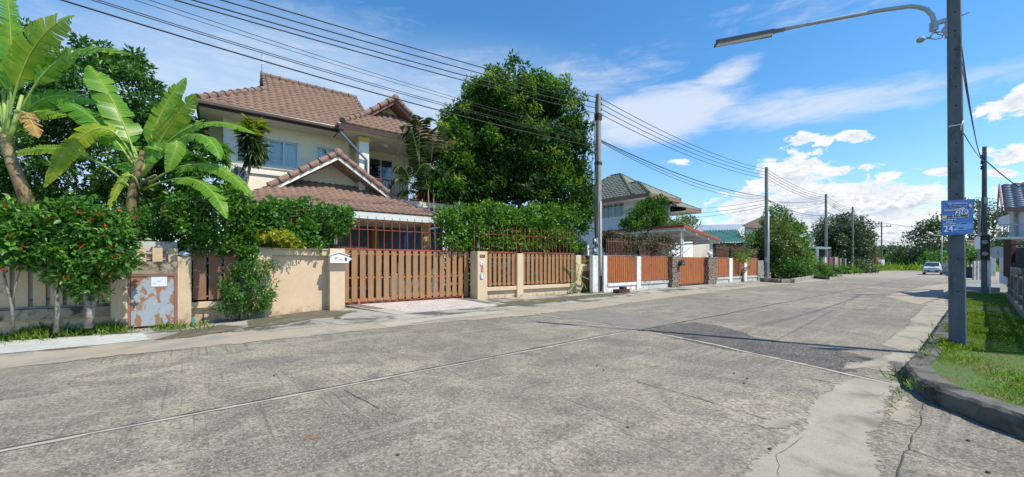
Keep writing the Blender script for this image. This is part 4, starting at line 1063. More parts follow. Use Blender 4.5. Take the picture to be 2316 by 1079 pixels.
# air conditioner
az0, az1 = F1.t(525, 4.9), F1.t(562, 4.9); zz0, zz1 = F1.z(545, 409, 4.9), F1.z(545, 379, 4.9)
A_ = thing('air_conditioner', 'white outdoor air conditioner unit below the curtained upstairs window', 'air conditioner', F1.p(az0, 4.7, zz0))
mb = MB(); mb.box(F1, az0, az1, 4.55, 4.90, zz0, zz1); mb.build('body', M['alu'], A_, bevel=.01)
cf = F1.p(az0 + (az1 - az0) * .42, 4.545, (zz0 + zz1) / 2)
mb = MB(); r_ = (zz1 - zz0) * .43
for q in range(1, 6): mb.lathe(cf, [(r_ * q / 5 - .008, -.005), (r_ * q / 5, -.012), (r_ * q / 5 + .004, -.005)], 24, F1.v)
for q in range(12):
    a = q * math.pi / 6; mb.beam(cf, cf + (F1.u * math.cos(a) + Vector((0, 0, 1)) * math.sin(a)) * r_, .008, .012)
mb.build('fan_grille', M['galv'], A_)
mb = MB(); mb.box(F1, az0 + .05, az0 + .1, 4.5, 5.0, zz0 - .06, zz0 - .003); mb.box(F1, az1 - .1, az1 - .05, 4.5, 5.0, zz0 - .06, zz0 - .003); mb.build_each('bracket', M['galv'], A_)

# ---------------- second garden: orange board fence, stone gate pillars
W2 = thing('garden_fence', 'white posted garden fence with orange stained wooden boards beyond the power pole', 'fence', F2.p(8, 0, 0))
def post2(x0, x1, m='whitepost', b0=-.06, b1=.16, z1=2.0, name='post'):
    mb = MB(); mb.box(F2, F2.t(x0, b0), F2.t(x1, b0), b0, b1, -.05, z1); return mb.build(name, M[m], W2, bevel=.012)
post2(1341, 1352.5); post2(1365.5, 1373.5); post2(1441, 1450); post2(1650, 1657); post2(1684, 1690); post2(1714, 1727, 'concrete_post', z1=1.85)
gp = []
def slats2(x0, x1, n, parent=None, z0=.52, z1=1.98, b=.03, name='board_panel', m='orange'):
    t0, t1 = F2.t(x0), F2.t(x1); mb = MB(); pit = (t1 - t0) / n
    for i in range(n): mb.box(F2, t0 + pit * i + .022, t0 + pit * (i + 1) - .022, b + random.uniform(-.003, .003), b + .025, z0 + random.uniform(-.006, .006), z1 + random.uniform(-.01, .01))
    o = mb.build(name, M[m], parent or W2)
    mb = MB(); mb.box(F2, t0, t1, b + .03, b + .07, z0 + .2, z0 + .25); mb.box(F2, t0, t1, b + .03, b + .07, z1 - .25, z1 - .2); mb.build('rail', M['fasciab'], parent or W2)
    return o
for (x0, x1, n) in ((1374, 1441, 15), (1450, 1521, 16), (1622, 1650, 8), (1657, 1684, 8), (1690, 1714, 8)):
    slats2(x0, x1, n)
    mb = MB(); a, b_ = F2.t(x0), F2.t(x1); mb.box(F2, a, b_, -.03, .14, .32, .48); mb.box(F2, a, b_, .03, .12, -.05, .32); mb.build('plinth', M['greyplinth'] if x0 > 1400 else M['whitepost'], W2)
    mb = MB(); mb.box(F2, a, b_, .05, .09, 2.0, 2.05)
    st = .15; t = a
    while t < b_:
        mb.box(F2, t, t + .022, .06, .08, 2.05, 2.95 + .08 * math.sin(t * 1.7)); t += st
    mb.box(F2, a, b_, .082, .10, 2.8, 2.83); mb.build('bar_screen', M['fasciab'], W2)
for i, (x0, x1) in enumerate(((1521, 1538), (1603, 1622))):
    lab = ('rough stone gate pillar carrying a white globe lamp and the dark mailbox', 'rough stone gate pillar with a white globe lamp to the right of the orange gate')[i]
    a, b_ = F2.t(x0, -.25), F2.t(x1, -.25)
    pi_ = thing('gate_pillar', lab, 'pillar', F2.p((a + b_) / 2, 0, 0))
    mb = MB()
    for k in range(12):
        j = [random.uniform(-.02, .02) for _ in range(3)]
        mb.box(F2, a + j[0], b_ + j[1], -.25 + j[2], .25, k * .165, k * .165 + .155)
    mb.build('stone_courses', M['stone'], pi_, bevel=.02)
    mb = MB(); mb.box(F2, a + .03, b_ - .03, -.22, .22, 0, 2.02); mb.build('core', M['dark'], pi_)
    mb = MB(); mb.box(F2, a - .03, b_ + .03, -.28, .28, 1.985, 2.04); mb.build('cap', M['concrete_post'], pi_)
    g = F2.p((a + b_) / 2, 0, 2.05); gl = thing('globe_lamp', ('white globe lamp on the stone pillar left of the orange gate', 'white globe lamp on the stone pillar right of the orange gate')[i], 'lamp', g, 'globe lamps on the stone pillars')
    mb = MB(); mb.lathe(g, [(.09, 0), (.09, .04), (.05, .07), (.05, .11)], 12); mb.build('base', M['black'], gl)
    mb = MB(); mb.lathe(g + Vector((0, 0, .27)), [(.17 * math.cos(q), .17 * math.sin(q)) for q in [(-90 + 15 * w_) * math.pi / 180 for w_ in range(13)]], 20); mb.build('globe', mat('opal_glass', (.82, .82, .78), rough=.15), gl)
G2 = thing('orange_gate', 'closed gate of orange vertical boards between two rough stone pillars', 'gate', F2.p(F2.t(1570), .05, .1))
slats2(1538.5, 1602.5, 17, G2, .16, 2.02, .05)
mb = MB(); mb.box(F2, F2.t(1538.5), F2.t(1602.5), .08, .13, .10, .155); mb.build('gate_frame', M['fasciab'], G2)
q0 = F2.t(1537, -.3); m2 = thing('letterbox', 'dark brown letterbox with gabled top on the stone pillar left of the orange gate', 'mailbox', F2.p(q0, -.4, 1.45))
mb = MB(); mb.prism([F2.p(q0 - .15, -.52, 1.42), F2.p(q0 + .35, -.52, 1.42), F2.p(q0 + .35, -.52, 1.66), F2.p(q0 + .1, -.52, 1.80), F2.p(q0 - .15, -.52, 1.66)], F2.v * .26); mb.build('body', M['fascia'], m2)
mb = MB(); mb.box(F2, q0 - .02, q0 + .22, -.535, -.523, 1.57, 1.61); mb.build('slot', M['galv'], m2)
# block lying by the fence
c = F2.t(1405, -.8); mb = MB(); mb.box(F2, c - .45, c + .5, -1.0, -.6, -.02, .20); mb.box(F2, c - .05, c + .25, -.98, -.7, .20, .34)
tag(mb.build('concrete_block', M['fascia']), 'low dark concrete drain block lying before the orange fence', 'concrete block')

# ---------------- green roofed house
H2 = thing('green_roofed_house', 'white two storey house with grey green tiled roof behind the orange fence', 'house', F2.p(13, 8, 0))
ZE2 = 6.95
def hip(house, fr, t0, t1, b0, b1, ze, pitch, tm, rm_, name='roof', wv=.33, crs=.36, rr=.11):
    half = min(b1 - b0, t1 - t0) / 2; kq = math.sqrt(1 + pitch ** 2); mb = MB()
    for (ot, ob, al, inw, L) in ((t0, b0, (1, 0), (0, 1), t1 - t0), (t1, b1, (-1, 0), (0, -1), t1 - t0), (t0, b1, (0, -1), (1, 0), b1 - b0), (t1, b0, (0, 1), (-1, 0), b1 - b0)):
        o, u, v, n, _ = slope_frame(fr, ot, ob, ze, al, inw, pitch)
        tiled_plane(mb, o, u, v, n, lambda vv: vv / kq, lambda vv, L=L: max(L / 2, L - vv / kq) if L > 0 else 0, half * kq, crs, wv)
    rf = mb.build(name, tm, house, recalc=False); mb = MB(); zt = ze + half * pitch
    if b1 - b0 <= t1 - t0: A0, A1 = (t0 + half, (b0 + b1) / 2), (t1 - half, (b0 + b1) / 2)
    else: A0, A1 = ((t0 + t1) / 2, b0 + half), ((t0 + t1) / 2, b1 - half)
    for (ct_, cb_) in ((t0, b0), (t1, b0), (t0, b1), (t1, b1)):
        tgt = min((A0, A1), key=lambda q: (q[0] - ct_) ** 2 + (q[1] - cb_) ** 2)
        ridge_tiles(mb, fr.p(ct_, cb_, ze + .04), fr.p(*tgt, zt + .04), rr)
    if (Vector(A0) - Vector(A1)).length > .3: ridge_tiles(mb, fr.p(*A0, zt + .04), fr.p(*A1, zt + .04), rr)
    mb.build('ridge_tiles', rm_, rf)
    return rf
gr_r = mat('green_ridge_tile', (.08, .115, .08), (.11, .15, .10), 5, .8)
hip(H2, F2, 9.3, 16.9, 4.4, 13.0, ZE2, .75, M['green_tile'], gr_r)
hip(H2, F2, 9.28, 14.2, 3.0, 9.0, ZE2 - .04, .62, M['green_tile'], gr_r)
hip(H2, F2, 12.5, 17.0, 2.6, 7.5, ZE2 - .75, .55, M['green_tile'], gr_r)
mb = MB(); mb.box(F2, 9.25, 14.25, 2.97, 3.02, ZE2 - .30, ZE2 - .05); mb.box(F2, 9.23, 9.28, 2.97, 13, ZE2 - .30, ZE2 - .05); mb.box(F2, 14.2, 14.25, 3.02, 9, ZE2 - .30, ZE2 - .05)
mb.box(F2, 14.26, 17.05, 2.57, 2.62, ZE2 - .98, ZE2 - .78); mb.build('fascia', M['fasciab'], H2)
mb = MB(); mb.box(F2, 9.3, 14.2, 3.03, 9, ZE2 - .28, ZE2 - .24); mb.box(F2, 9.3, 10.4, 9, 12.9, ZE2 - .28, ZE2 - .24); mb.box(F2, 14.3, 17, 2.65, 7.4, ZE2 - .98, ZE2 - .94); mb.build('soffit', M['soffit'], H2)
wl = mat('bluish_white_house_paint', (.62, .66, .74), (.58, .62, .70), 2, .8)
S2 = Fr(*F2.p(10.4, 12.6)[:2], -F2.v.x, -F2.v.y)     # side wall facing down the street: a runs from the back to the front
wx0, wx1 = 12.6 - 8.2, 12.6 - 6.2
sdw = Fr(*F2.p(10.4, 5.0)[:2], F2.v.x, F2.v.y); sdw.v = F2.u.copy()
sw = [(sdw.t(1404) if False else 1.0, 3.6, 4.45, 5.75)]
tA, tB = sorted((sdw.t(1411), sdw.t(1362))); zt_, zb_ = sdw.z(1390, 461), sdw.z(1390, 492)
sw = [(tA, tB, zb_, zt_)]
mb = MB(); wall_holes(mb, sdw, -.6, 8.5, 0, .18, 0, ZE2 - .26, sw)
mb.box(F2, 10.4, 14.0, 4.22, 4.4, 0, ZE2 - .26); mb.box(F2, 14.0, 14.2, 4.4, 5.2, 0, ZE2 - .26)
rw = (F2.t(1512, 5.2), F2.t(1531, 5.2), F2.z(1522, 490, 5.2), F2.z(1522, 474, 5.2))
wall_holes(mb, F2, 14.2, 16.2, 5.2, 5.38, 0, ZE2 - .95, []); mb.box(F2, 16.02, 16.2, 5.38, 12, 0, ZE2 - .95)
mb.build('wall', wl, H2)
window(H2, sdw, *sw[0][:2], 0, *sw[0][2:], 4, cur=True, cm='curtain', glass='darkglass', bars_=True)
mb = MB()
for t in (10.9, 12.1, 13.3): mb.box(F2, t, t + .28, 3.6, 3.88, 3.6, ZE2 - .28)
mb.build_each('column', wl, H2)
mb = MB(); mb.box(F2, 10.5, 10.9, 3.5, 4.1, ZE2 - 1.1, ZE2 - .30); mb.box(F2, 10.5, 12.4, 3.62, 3.8, ZE2 - 1.0, ZE2 - .31); mb.build('beam', M['fasciab'], H2)
aw = F2.t(1545, 5.1); mb = MB(); mb.prism([F2.p(16.2, 5.0, 5.6), F2.p(18.4, 5.0, 5.25), F2.p(18.4, 6.6, 5.25), F2.p(16.2, 6.6, 5.6)], (0, 0, .05)); mb.build('awning', M['concrete_post'], H2)
mb = MB(); wq = (14.4, 15.6, 4.2, 5.2); window(H2, F2, *wq[:2], 5.14, *wq[2:], 2, cur=False, glass='darkglass', frame=True)

# carport with red edged roof
C2 = thing('carport', 'white framed carport with thin red edged roof in front of the green roofed house', 'carport', F2.p(12.5, 3, 0))
ca, cb_, cf_, ck_ = 9.7, 15.75, .5, 8.2
def cz(t): return 4.22 - (t - ca) * .128
mb = MB(); mb.hexa([F2.p(ca, cf_, cz(ca)), F2.p(cb_, cf_, cz(cb_)), F2.p(cb_, ck_, cz(cb_)), F2.p(ca, ck_, cz(ca)), F2.p(ca, cf_, cz(ca) + .05), F2.p(cb_, cf_, cz(cb_) + .05), F2.p(cb_, ck_, cz(cb_) + .05), F2.p(ca, ck_, cz(ca) + .05)]); mb.build('roof', mat('white_sheet_roof', (.66, .67, .68), rough=.6), C2)
mb = MB(); rd = mat('red_roof_edge', (.42, .07, .05), (.34, .06, .045), 4, .5)
mb.beam(F2.p(ca - .03, cf_ - .03, cz(ca) + .03), F2.p(cb_, cf_ - .03, cz(cb_) + .03), .05, .16); mb.beam(F2.p(ca - .03, cf_, cz(ca) + .05), F2.p(ca - .03, ck_, cz(ca) + .05), .05, .18); mb.build('roof_edge', rd, C2)
mb = MB()
for t in (10.1, 15.0):
    for b__ in (.9, 7.0): 
        mb.box(F2, t, t + .1, b__, b__ + .1, 0, cz(t) - .16); mb.box(F2, t + .28, t + .36, b__, b__ + .1, 0, cz(t + .3) - .16)
        z_ = .5
        while z_ < 3.4: mb.box(F2, t + .1, t + .28, b__ + .02, b__ + .08, z_, z_ + .06); z_ += .45
        mb.build('post', M['white'], C2); mb = MB()
mb = MB()
for b__ in (.9, 2.4, 3.9, 5.4, 7.0): mb.beam(F2.p(ca, b__, cz(ca) - .09), F2.p(cb_, b__, cz(cb_) - .09), .08, .14)
for t in (ca + .05, 11.7, 13.7, cb_ - .08): mb.beam(F2.p(t, cf_, cz(t) - .20), F2.p(t, ck_, cz(t) - .20), .07, .12)
mb.build('roof_frame', M['white'], C2)
# sheds behind the gate
SH = thing('tin_roofed_shed', 'low shed with corrugated dark green roof beside the red edged carport', 'shed', F2.p(19, 3, 0))
def corr(mb, p00, p10, p11, p01, n, amp=.04, per=6):
    p00, p10, p11, p01 = map(Vector, (p00, p10, p11, p01)); nr = (p10 - p00).cross(p01 - p00).normalized(); vs = []; N = n * per
    if nr.z < 0: nr = -nr
    for i in range(N + 1):
        h = nr * amp * math.sin(2 * math.pi * i / per); a = p00.lerp(p10, i / N); b = p01.lerp(p11, i / N); vs += [a + h, b + h]
    mb.add(vs, [(2 * i, 2 * i + 2, 2 * i + 3, 2 * i + 1) for i in range(N)], True)
mb = MB(); corr(mb, P(1616, 548, 33.5), P(1684, 548, 36.5), P(1668, 519, 42), P(1590, 521, 38), 12, .06); mb.build('roof', mat('dark_green_tin', (.035, .13, .085), (.05, .16, .11), 4, .45, spec=.5), SH, recalc=False)
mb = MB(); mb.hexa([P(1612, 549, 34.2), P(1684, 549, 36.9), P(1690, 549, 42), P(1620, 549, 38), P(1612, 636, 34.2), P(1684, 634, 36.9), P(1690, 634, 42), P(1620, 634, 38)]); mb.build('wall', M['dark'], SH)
SG = thing('metal_roofed_building', 'pale grey metal roof seen above the dark green shed roof', 'building', P(1620, 560, 44))
mb = MB(); corr(mb, P(1565, 523, 41), P(1668, 523, 45.5), P(1682, 507, 54), P(1572, 509, 48), 24, .03); mb.build('roof', M['galv'], SG, recalc=False)
mb = MB(); mb.hexa([P(1567, 523, 42.5), P(1666, 524, 46.5), P(1668, 524, 50), P(1569, 523, 46), P(1567, 620, 42.5), P(1666, 620, 46.5), P(1668, 616, 50), P(1569, 616, 46)]); mb.build('wall', M['soffit'], SG)
BH = thing('brown_roofed_house', 'distant brown roofed house half hidden behind the pole and trees', 'house', P(1725, 600, 60))
mb = MB(); br = mat('mauve_brown_roof', (.11, .078, .07), (.15, .10, .09), 2, .9)
mb.add([P(1672, 512, 52), P(1722, 490, 58), P(1830, 515, 70), P(1800, 525, 62), P(1745, 512, 66)], [(0, 1, 3), (1, 2, 3), (0, 4, 1), (1, 4, 2), (0, 3, 2, 4)]); mb.build('roof', br, BH)
mb = MB(); mb.hexa([P(1684, 512, 54), P(1796, 524, 63), P(1812, 517, 69), P(1745, 512, 66), P(1684, 622, 54), P(1796, 617, 63), P(1812, 615, 69), P(1745, 616, 66)]); mb.build('wall', wl, BH)

# walls closing the gardens at the sides and back
for (fr_, a0, a1, b0, b1, z1, lab) in ((F1, 7.45, 7.62, .3, 15, 2.6, 'pale wall dividing the two gardens behind the power pole'), (F1, -22, 7.4, 15, 15.2, 2.8, 'grey rear garden wall of the brown roofed house'), (F2, 3, 26, 14.5, 14.7, 2.4, 'grey rear garden wall of the green roofed house')):
    q_ = thing('garden_wall', lab, 'wall', fr_.p((a0 + a1) / 2, (b0 + b1) / 2, 0)); mb = MB(); mb.box(fr_, a0, a1, b0, b1, -.2, z1); mb.build('wall', M['greyplinth'] if b0 > 1 else M['white'], q_)
# ================================================================ POLES AND WIRES
PG = 'power poles along the left side of the street'
def pole(name, base, h, label, r0=.17, r1=.10, ins=True, group=PG, m='concpole', taper=True):
    b = Vector(base); o = thing(name, label, 'pole', b, group)
    mb = MB(); n = 10
    sq = Fr(b.x, b.y, .769, .639)
    vs = []
    for (z, r) in ((-.3, r0), (h * .5, (r0 + r1) / 2), (h, r1)):
        c = r * .28
        for (x, y) in ((-r, -r + c), (-r + c, -r), (r - c, -r), (r, -r + c), (r, r - c), (r - c, r), (-r + c, r), (-r, r - c)):
            vs.append(sq.p(x, y, b.z + z))
    mb.add(vs, [(i * 8 + j, i * 8 + (j + 1) % 8, (i + 1) * 8 + (j + 1) % 8, (i + 1) * 8 + j) for i in range(2) for j in range(8)] + [tuple(range(16, 24)), tuple(range(7, -1, -1))])
    mb.build('shaft', M[m], o)
    if ins:
        mb = MB(); ib = MB()
        for k in range(4):
            z = b.z + h - .16 - k * .29; q = sq.p(r1 + .12, -.02, z)
            mb.lathe(q + Vector((0, 0, -.07)), [(.03, 0), (.06, .02), (.035, .05), (.035, .08), (.06, .11), (.03, .14)], 8)
            ib.box(sq, r1 - .02, r1 + .12, -.04, .0, z - .09, z - .07); ib.box(sq, r1 - .02, r1 + .12, -.04, .0, z + .07, z + .09)
        ib.build('bracket', M['galv'], o); mb.build('insulators', mat('brown_porcelain', (.05, .035, .03), rough=.3), o)
    return o, sq
H_ = 10.7
a_pole = FS.p(G(1352, 663).dot(FS.u), G(1352, 663).dot(FS.v))
PB = [G(1353, 662), Vector((24.2, 37.0, 0)), Vector((41.4, 51.3, 0)), Vector((55.2, 63.05, 0)), Vector((69.0, 77.0, 0)), Vector((77.0, 85.2, 0))]
labs = ['tall weathered power pole with meters, standing between the beige and orange fences', 'power pole at the far end of the orange fence, second along the street', 'third power pole along the street, rising in front of a low dark carport', 'fourth power pole, rising out of the rounded roadside tree', 'fifth power pole, its top just clearing the roadside tree', 'sixth and farthest power pole of the left row, beyond the rounded tree']
PT = []
for i, b in enumerate(PB):
    o, sq = pole('power_pole', b, H_, labs[i], r0=(.165 if i == 0 else .15), r1=.115)
    PT.append((b, sq))
    if i == 0:
        mb = MB()
        for (z0, z1) in ((3.22, 3.52), (2.72, 3.05)): mb.box(sq, -.10, .10, .19, .29, z0 - .6, z1 - .6)
        mb.build('meter_board', M['black'], o)
        for z in (2.78, 2.26):
            c = sq.p(-.02, -.20, z)
            mb = MB(); mb.box(sq, -.26, -.16, -.12, .12, z - .17, z + .17); me_ = mb.build('electricity_meter', M['galv'], o, bevel=.03)
            mb = MB(); mb.lathe(sq.p(-.262, 0, z + .02), [(.085, 0), (.08, .05), (0, .06)], 16, -sq.u); mb.build('dial', mat('meter_glass', (.75, .78, .80), rough=.1), me_)
        mb = MB(); mb.tube([sq.p(-.04, -.20, 0.9), sq.p(-.04, -.19, 1.6), sq.p(-.03, -.185, 4.9)], .055, 8); mb.build('conduit', mat('blotchy_pvc_conduit', (.55, .54, .50), (.30, .30, .27), 9, .7), o)
        mb = MB()
        for k in range(4): mb.tube([sq.p(-.08 + .04 * k, -.2, .1), sq.p(-.09 + .045 * k, -.21, .8), sq.p(-.05, -.2, 1.6), sq.p(-.18, 0, 2.1)], .014, 5)
        mb.tube([sq.p(-.17, .06, H_ - .4), sq.p(-.21, .10, 8.5), sq.p(-.2, .06, 7.0), sq.p(-.23, .1, 5.5), sq.p(-.2, .02, 3.0)], .018, 5); mb.tube([sq.p(-.17, .1, H_ - 1), sq.p(-.45, .14, 8.5), sq.p(-.33, .13, 7.2), sq.p(-.38, .17, 5.8), sq.p(-.26, .08, 4.6), sq.p(-.2, .08, 3.2)], .01, 5)
        mb.build('loose_cables', M['wire'], o)
        mb = MB(); mb.box(sq, -.145, .145, -.145, .145, H_ - 1.40, H_ - 1.05); mb.box(sq, -.152, .152, -.152, .152, 6.9, 7.05); mb.build_each('strap', M['fascia'], o)
    if i == 1:
        mb = MB(); mb.box(sq, -.26, -.16, -.1, .1, 1.7, 2.1); mb.build('electricity_meter', M['galv'], o, bevel=.02)
        mb = MB(); mb.tube([sq.p(-.03, -.19, 0), sq.p(-.03, -.18, 6.5)], .05, 8); mb.build('conduit', M['alu'], o)
# last tee-headed pole by the field
tb_ = Vector((95.0, 100.0, 0)); o, sq = pole('field_power_pole', tb_, 12.2, 'slim power pole with a crossarm at the far end of the street', .16, .12, False, None, 'darkpole')
mb = MB(); mb.beam(tb_ + Vector((-2.2, .3, 10.6 + .2)), tb_ + Vector((2.2, -.3, 10.8 + .2)), .14, .16); mb.build('crossarm', M['concpole'], o)
mb = MB()
for x in (-2, -1.2, 1.2, 2): mb.lathe(tb_ + Vector((x, -x * .14, 11.1)), [(.08, 0), (.12, .08), (.08, .16), (.11, .22), (.04, .3)], 8)
mb.build('insulators', M['black'], o)
mb = MB(); mb.box(FW, 94.6, 95.4, 99.6, 99.8, .8, 2.5); mb.build('notice_board', M['alu'], o)

def cable(p0, p1, sag, r, label, cat='cable', group=None, n=26, name='power_cable', m='wire', extra=()):
    p0, p1 = Vector(p0), Vector(p1); pts = []
    for i in range(n + 1):
        f = i / n; q = p0.lerp(p1, f); q.z -= sag * 4 * f * (1 - f); pts.append(q)
    mb = MB(); mb.tube(pts, r, 5)
    return tag(mb.build(name, M[m], recalc=False), label, cat, group)
def att(i, k):
    b, sq = PT[i]; return sq.p(.12 + .115, -.02, b.z + H_ - .16 - k * .29)
# four line wires from the first pole towards the upper left (next pole outside the frame)
nxt = Vector((-15.0, 4.4, 0))
def endz(p0, px_top, sag):
    """height of the far end so that the wire leaves the picture where it does in the photo"""
    lo, hi = 0, .95
    for _ in range(40):
        f = (lo + hi) / 2; q = p0.lerp(nxt, f); px = CXP + FOC * q.x / q.y
        if px > px_top: lo = f
        else: hi = f
    z = EYE + HYP / FOC * q.y
    return (z + sag * 4 * f * (1 - f) - p0.z * (1 - f)) / f
rank = ['topmost', 'second', 'third', 'fourth']
for k, px in enumerate((566, 501, 436, 396)):
    p0 = att(0, k); s_ = .25; p1 = nxt.copy(); p1.z = endz(p0, px, s_)
    cable(p0, p1, s_, .019, '%s of the four dark wires running from the near power pole to the upper left' % rank[k], group='line wires')
for k, (px, z0, r) in enumerate(((338, 8.55, .009), (305, 8.45, .008), (222, 8.25, .011), (208, 8.15, .012), (140, 7.9, .021))):
    p0 = PT[0][1].p(-.2, -.1, z0 - .1); s_ = .45; p1 = nxt.copy(); p1.z = endz(p0, px, s_)
    lab = ['upper thin wire of the faint pair above the green tree, under the four line wires', 'lower thin wire of the faint pair, under the four line wires', 'upper of the close paired thin cables over the house roof', 'lower of the close paired thin cables over the house roof', 'thick lowest cable crossing the sky above the house roof'][k]
    cable(p0, p1, s_, r, lab, group='communication cables')
for i in range(5):
    for k in range(4):
        cable(att(i, k), att(i + 1, k), .55 if i == 0 else .45, .018 if i < 2 else .022, '%s line wire between the %s and %s poles of the left row' % (rank[k], ['first', 'second', 'third', 'fourth', 'fifth'][i], ['second', 'third', 'fourth', 'fifth', 'sixth'][i]), group='line wires')
for i in range(4):
    z0 = 8.25 if i == 0 else 8.0
    for k in range(3 if i < 2 else 2):
        q0 = PT[i][1].p(.17, -.05, z0 - .05 * k - (.35 if i else 0)); q1 = PT[i + 1][1].p(-.17, -.05, 7.9 - .10 * k - .0)
        cable(q0, q1, .55 + .16 * k, .028 if k == 0 else .016, '%s sagging cable of the bundle between the %s and %s poles' % (['upper', 'middle', 'lowest'][k], ['first', 'second', 'third', 'fourth'][i], ['second', 'third', 'fourth', 'fifth'][i]), group='communication cables')
for k, (y0, y1) in enumerate(((471, 452), (482, 460), (492, 466))):
    cable(P(1545, y0, 58), P(1732, y1, 37.1), .3, .02, '%s of three cables rising from behind the green roofed house to the second pole' % ['highest', 'middle', 'lowest'][k], group='house service cables')
for k, (y0, y1) in enumerate(((455, 451), (461, 456), (468, 457))):
    cable(P(1735, y0, 37.1), P(1866, y1 + 1, 51.3), .25 + .1 * k, .018, '%s of three nearly level cables between the second and third poles' % ['highest', 'middle', 'lowest'][k], group='house service cables')
cable(P(1868, 455 + 25, 51.4), P(1993, 504, 100), .6, .04, 'long cable from the third pole to the crossarm at the far end', group='far cables')
cable(P(1952, 524, 85.2), P(1993, 507, 100), .3, .05, 'short cable rising to the far crossarm pole', group='far cables')
cable(P(1996, 504, 100), P(2300, 530, 150), 1.0, .045, 'upper cable leaving the far crossarm pole to the right', group='far cables')
cable(P(1900, 530, 130), P(2160, 556, 150), .8, .06, 'upper of two distant cables low over the woods', group='far cables')
cable(P(1900, 545, 130), P(2160, 540, 150), .8, .06, 'lower of two distant cables low over the woods', group='far cables')

# ================================================================ STREET LAMP POLE ON THE RIGHT
lpb = Vector((7.63, 6.66, .22))
LP = thing('street_lamp', 'tall dark concrete pole with a long arm and tube lamp beside the right kerb', 'street lamp', lpb)
sq = Fr(lpb.x, lpb.y, .74, -.67)
mb = MB(); vs = []
for (z, r, dx) in ((-.2, .098, 0), (4.0, .084, -.03), (7.6, .070, -.06)):
    c = r * .2
    for (x, y) in ((-r, -r + c), (-r + c, -r), (r - c, -r), (r, -r + c), (r, r - c), (r - c, r), (-r + c, r), (-r, r - c)): vs.append(sq.p(x + dx, y, lpb.z + z))
mb.add(vs, [(i * 8 + j, i * 8 + (j + 1) % 8, (i + 1) * 8 + (j + 1) % 8, (i + 1) * 8 + j) for i in range(2) for j in range(8)] + [tuple(range(16, 24)), tuple(range(7, -1, -1))])
mb.build('shaft', M['darkpole'], LP)
mb = MB(); z = .9
while z < 7.2:
    r = .098 - .0035 * (z + .2)
    mb.lathe(sq.p(-.0075 * z, -r - .004, lpb.z + z), [(.012, 0), (.012, .012)], 8, sq.v); z += .32 if z > 3 else .55
mb.build('bolt_holes', M['black'], LP)
D0 = 6.66
def lp(px, py, d=D0): return P(px, py, d)
def ad(px): return (.489 * lpb.x + .872 * lpb.y) / (.872 + .489 * (px - CXP) / FOC)      # the arm points away from the kerb, rising a little
mb = MB(); adir = [(x, y, ad(x)) for x, y in ((2110, 66), (2112, 48), (2108, 34), (2096, 22), (2078, 16), (2058, 14.5), (1990, 24), (1900, 41), (1820, 56), (1755, 70))]
mb.tube([lp(*p) for p in adir], .034, 10); mb.build('arm', M['galv'], LP)
mb = MB(); mb.beam(lp(2146, 44, ad(2146)), lp(2112, 54, ad(2112)), .05, .07); mb.beam(lp(2148, 68, ad(2148)), lp(2130, 68, ad(2130)), .05, .08); mb.beam(lp(2112, 50, ad(2112)), lp(2112, 70, ad(2112)), .08, .08, (1, 0, 0)); mb.box(sq, -.15, -.05, -.05, .05, lp(2140, 78).z, lp(2140, 40).z); mb.build('bracket', M['galv'], LP)
mb = MB(); a, b_ = lp(1752, 71, ad(1752)), lp(1619, 96, ad(1619)); mb.beam(a, b_, .17, .035); mb.beam(a + Vector((0, -.085, -.03)), b_ + Vector((0, -.085, -.03)), .01, .07); mb.beam(a + Vector((0, .085, -.03)), b_ + Vector((0, .085, -.03)), .01, .07)
mb.beam(lp(1775, 66.5, ad(1775)), a, .07, .05); lh = mb.build('lamp_housing', M['flash'], LP)
mb = MB(); utm = mat('unlit_tube', (.75, .76, .75), rough=.3)
for y_ in (-.03, .035):
    mb = MB(); mb.tube([a + Vector((-.05, y_, -.055)), b_ + Vector((.03, y_, -.055))], .022, 8); mb.build('lamp_tube', utm, lh)
mb = MB(); e1 = lp(2083, 89, 6.5); mb.tube([lp(2125, 72, 6.6), lp(2110, 74, 6.6), lp(2104, 84, 6.55), e1], .013, 6); mb.tube([lp(2136, 74, 6.6), lp(2130, 86, 6.6), lp(2115, 89, 6.55), lp(2096, 86, 6.52)], .008, 5)
mb.tube([lp(2116, 70, 6.6), lp(2122, 78, 6.58), lp(2134, 80, 6.58), lp(2140, 70, 6.58)], .007, 5)
mb.build('lamp_wiring', M['wire'], LP)
mb = MB(); mb.lathe(e1 + Vector((0, 0, -.05)), [(.02, .0), (.055, .02), (.06, .055), (.03, .08), (.0, .1)], 10); mb.build('photocell', mat('grey_photocell', (.28, .33, .36), rough=.4), LP)
mb = MB(); mb.beam(sq.p(.0, 0, lp(2165, 39).z), sq.p(.13, 0, lp(2165, 35).z), .014, .014); mb.lathe(lp(2168, 62), [(.025, 0), (.025, .06)], 8); mb.build('step_bolt', M['galv'], LP)
mb = MB(); zs = lp(2165, 286).z; mb.box(sq, -.115, .06, -.096, -.088, zs - .005, zs + .012); mb.tube([sq.p(.05, -.10, zs + .06), sq.p(.03, -.11, zs), sq.p(.02, -.11, zs - .10)], .008, 5); mb.build('tied_wire', M['alu'], LP)
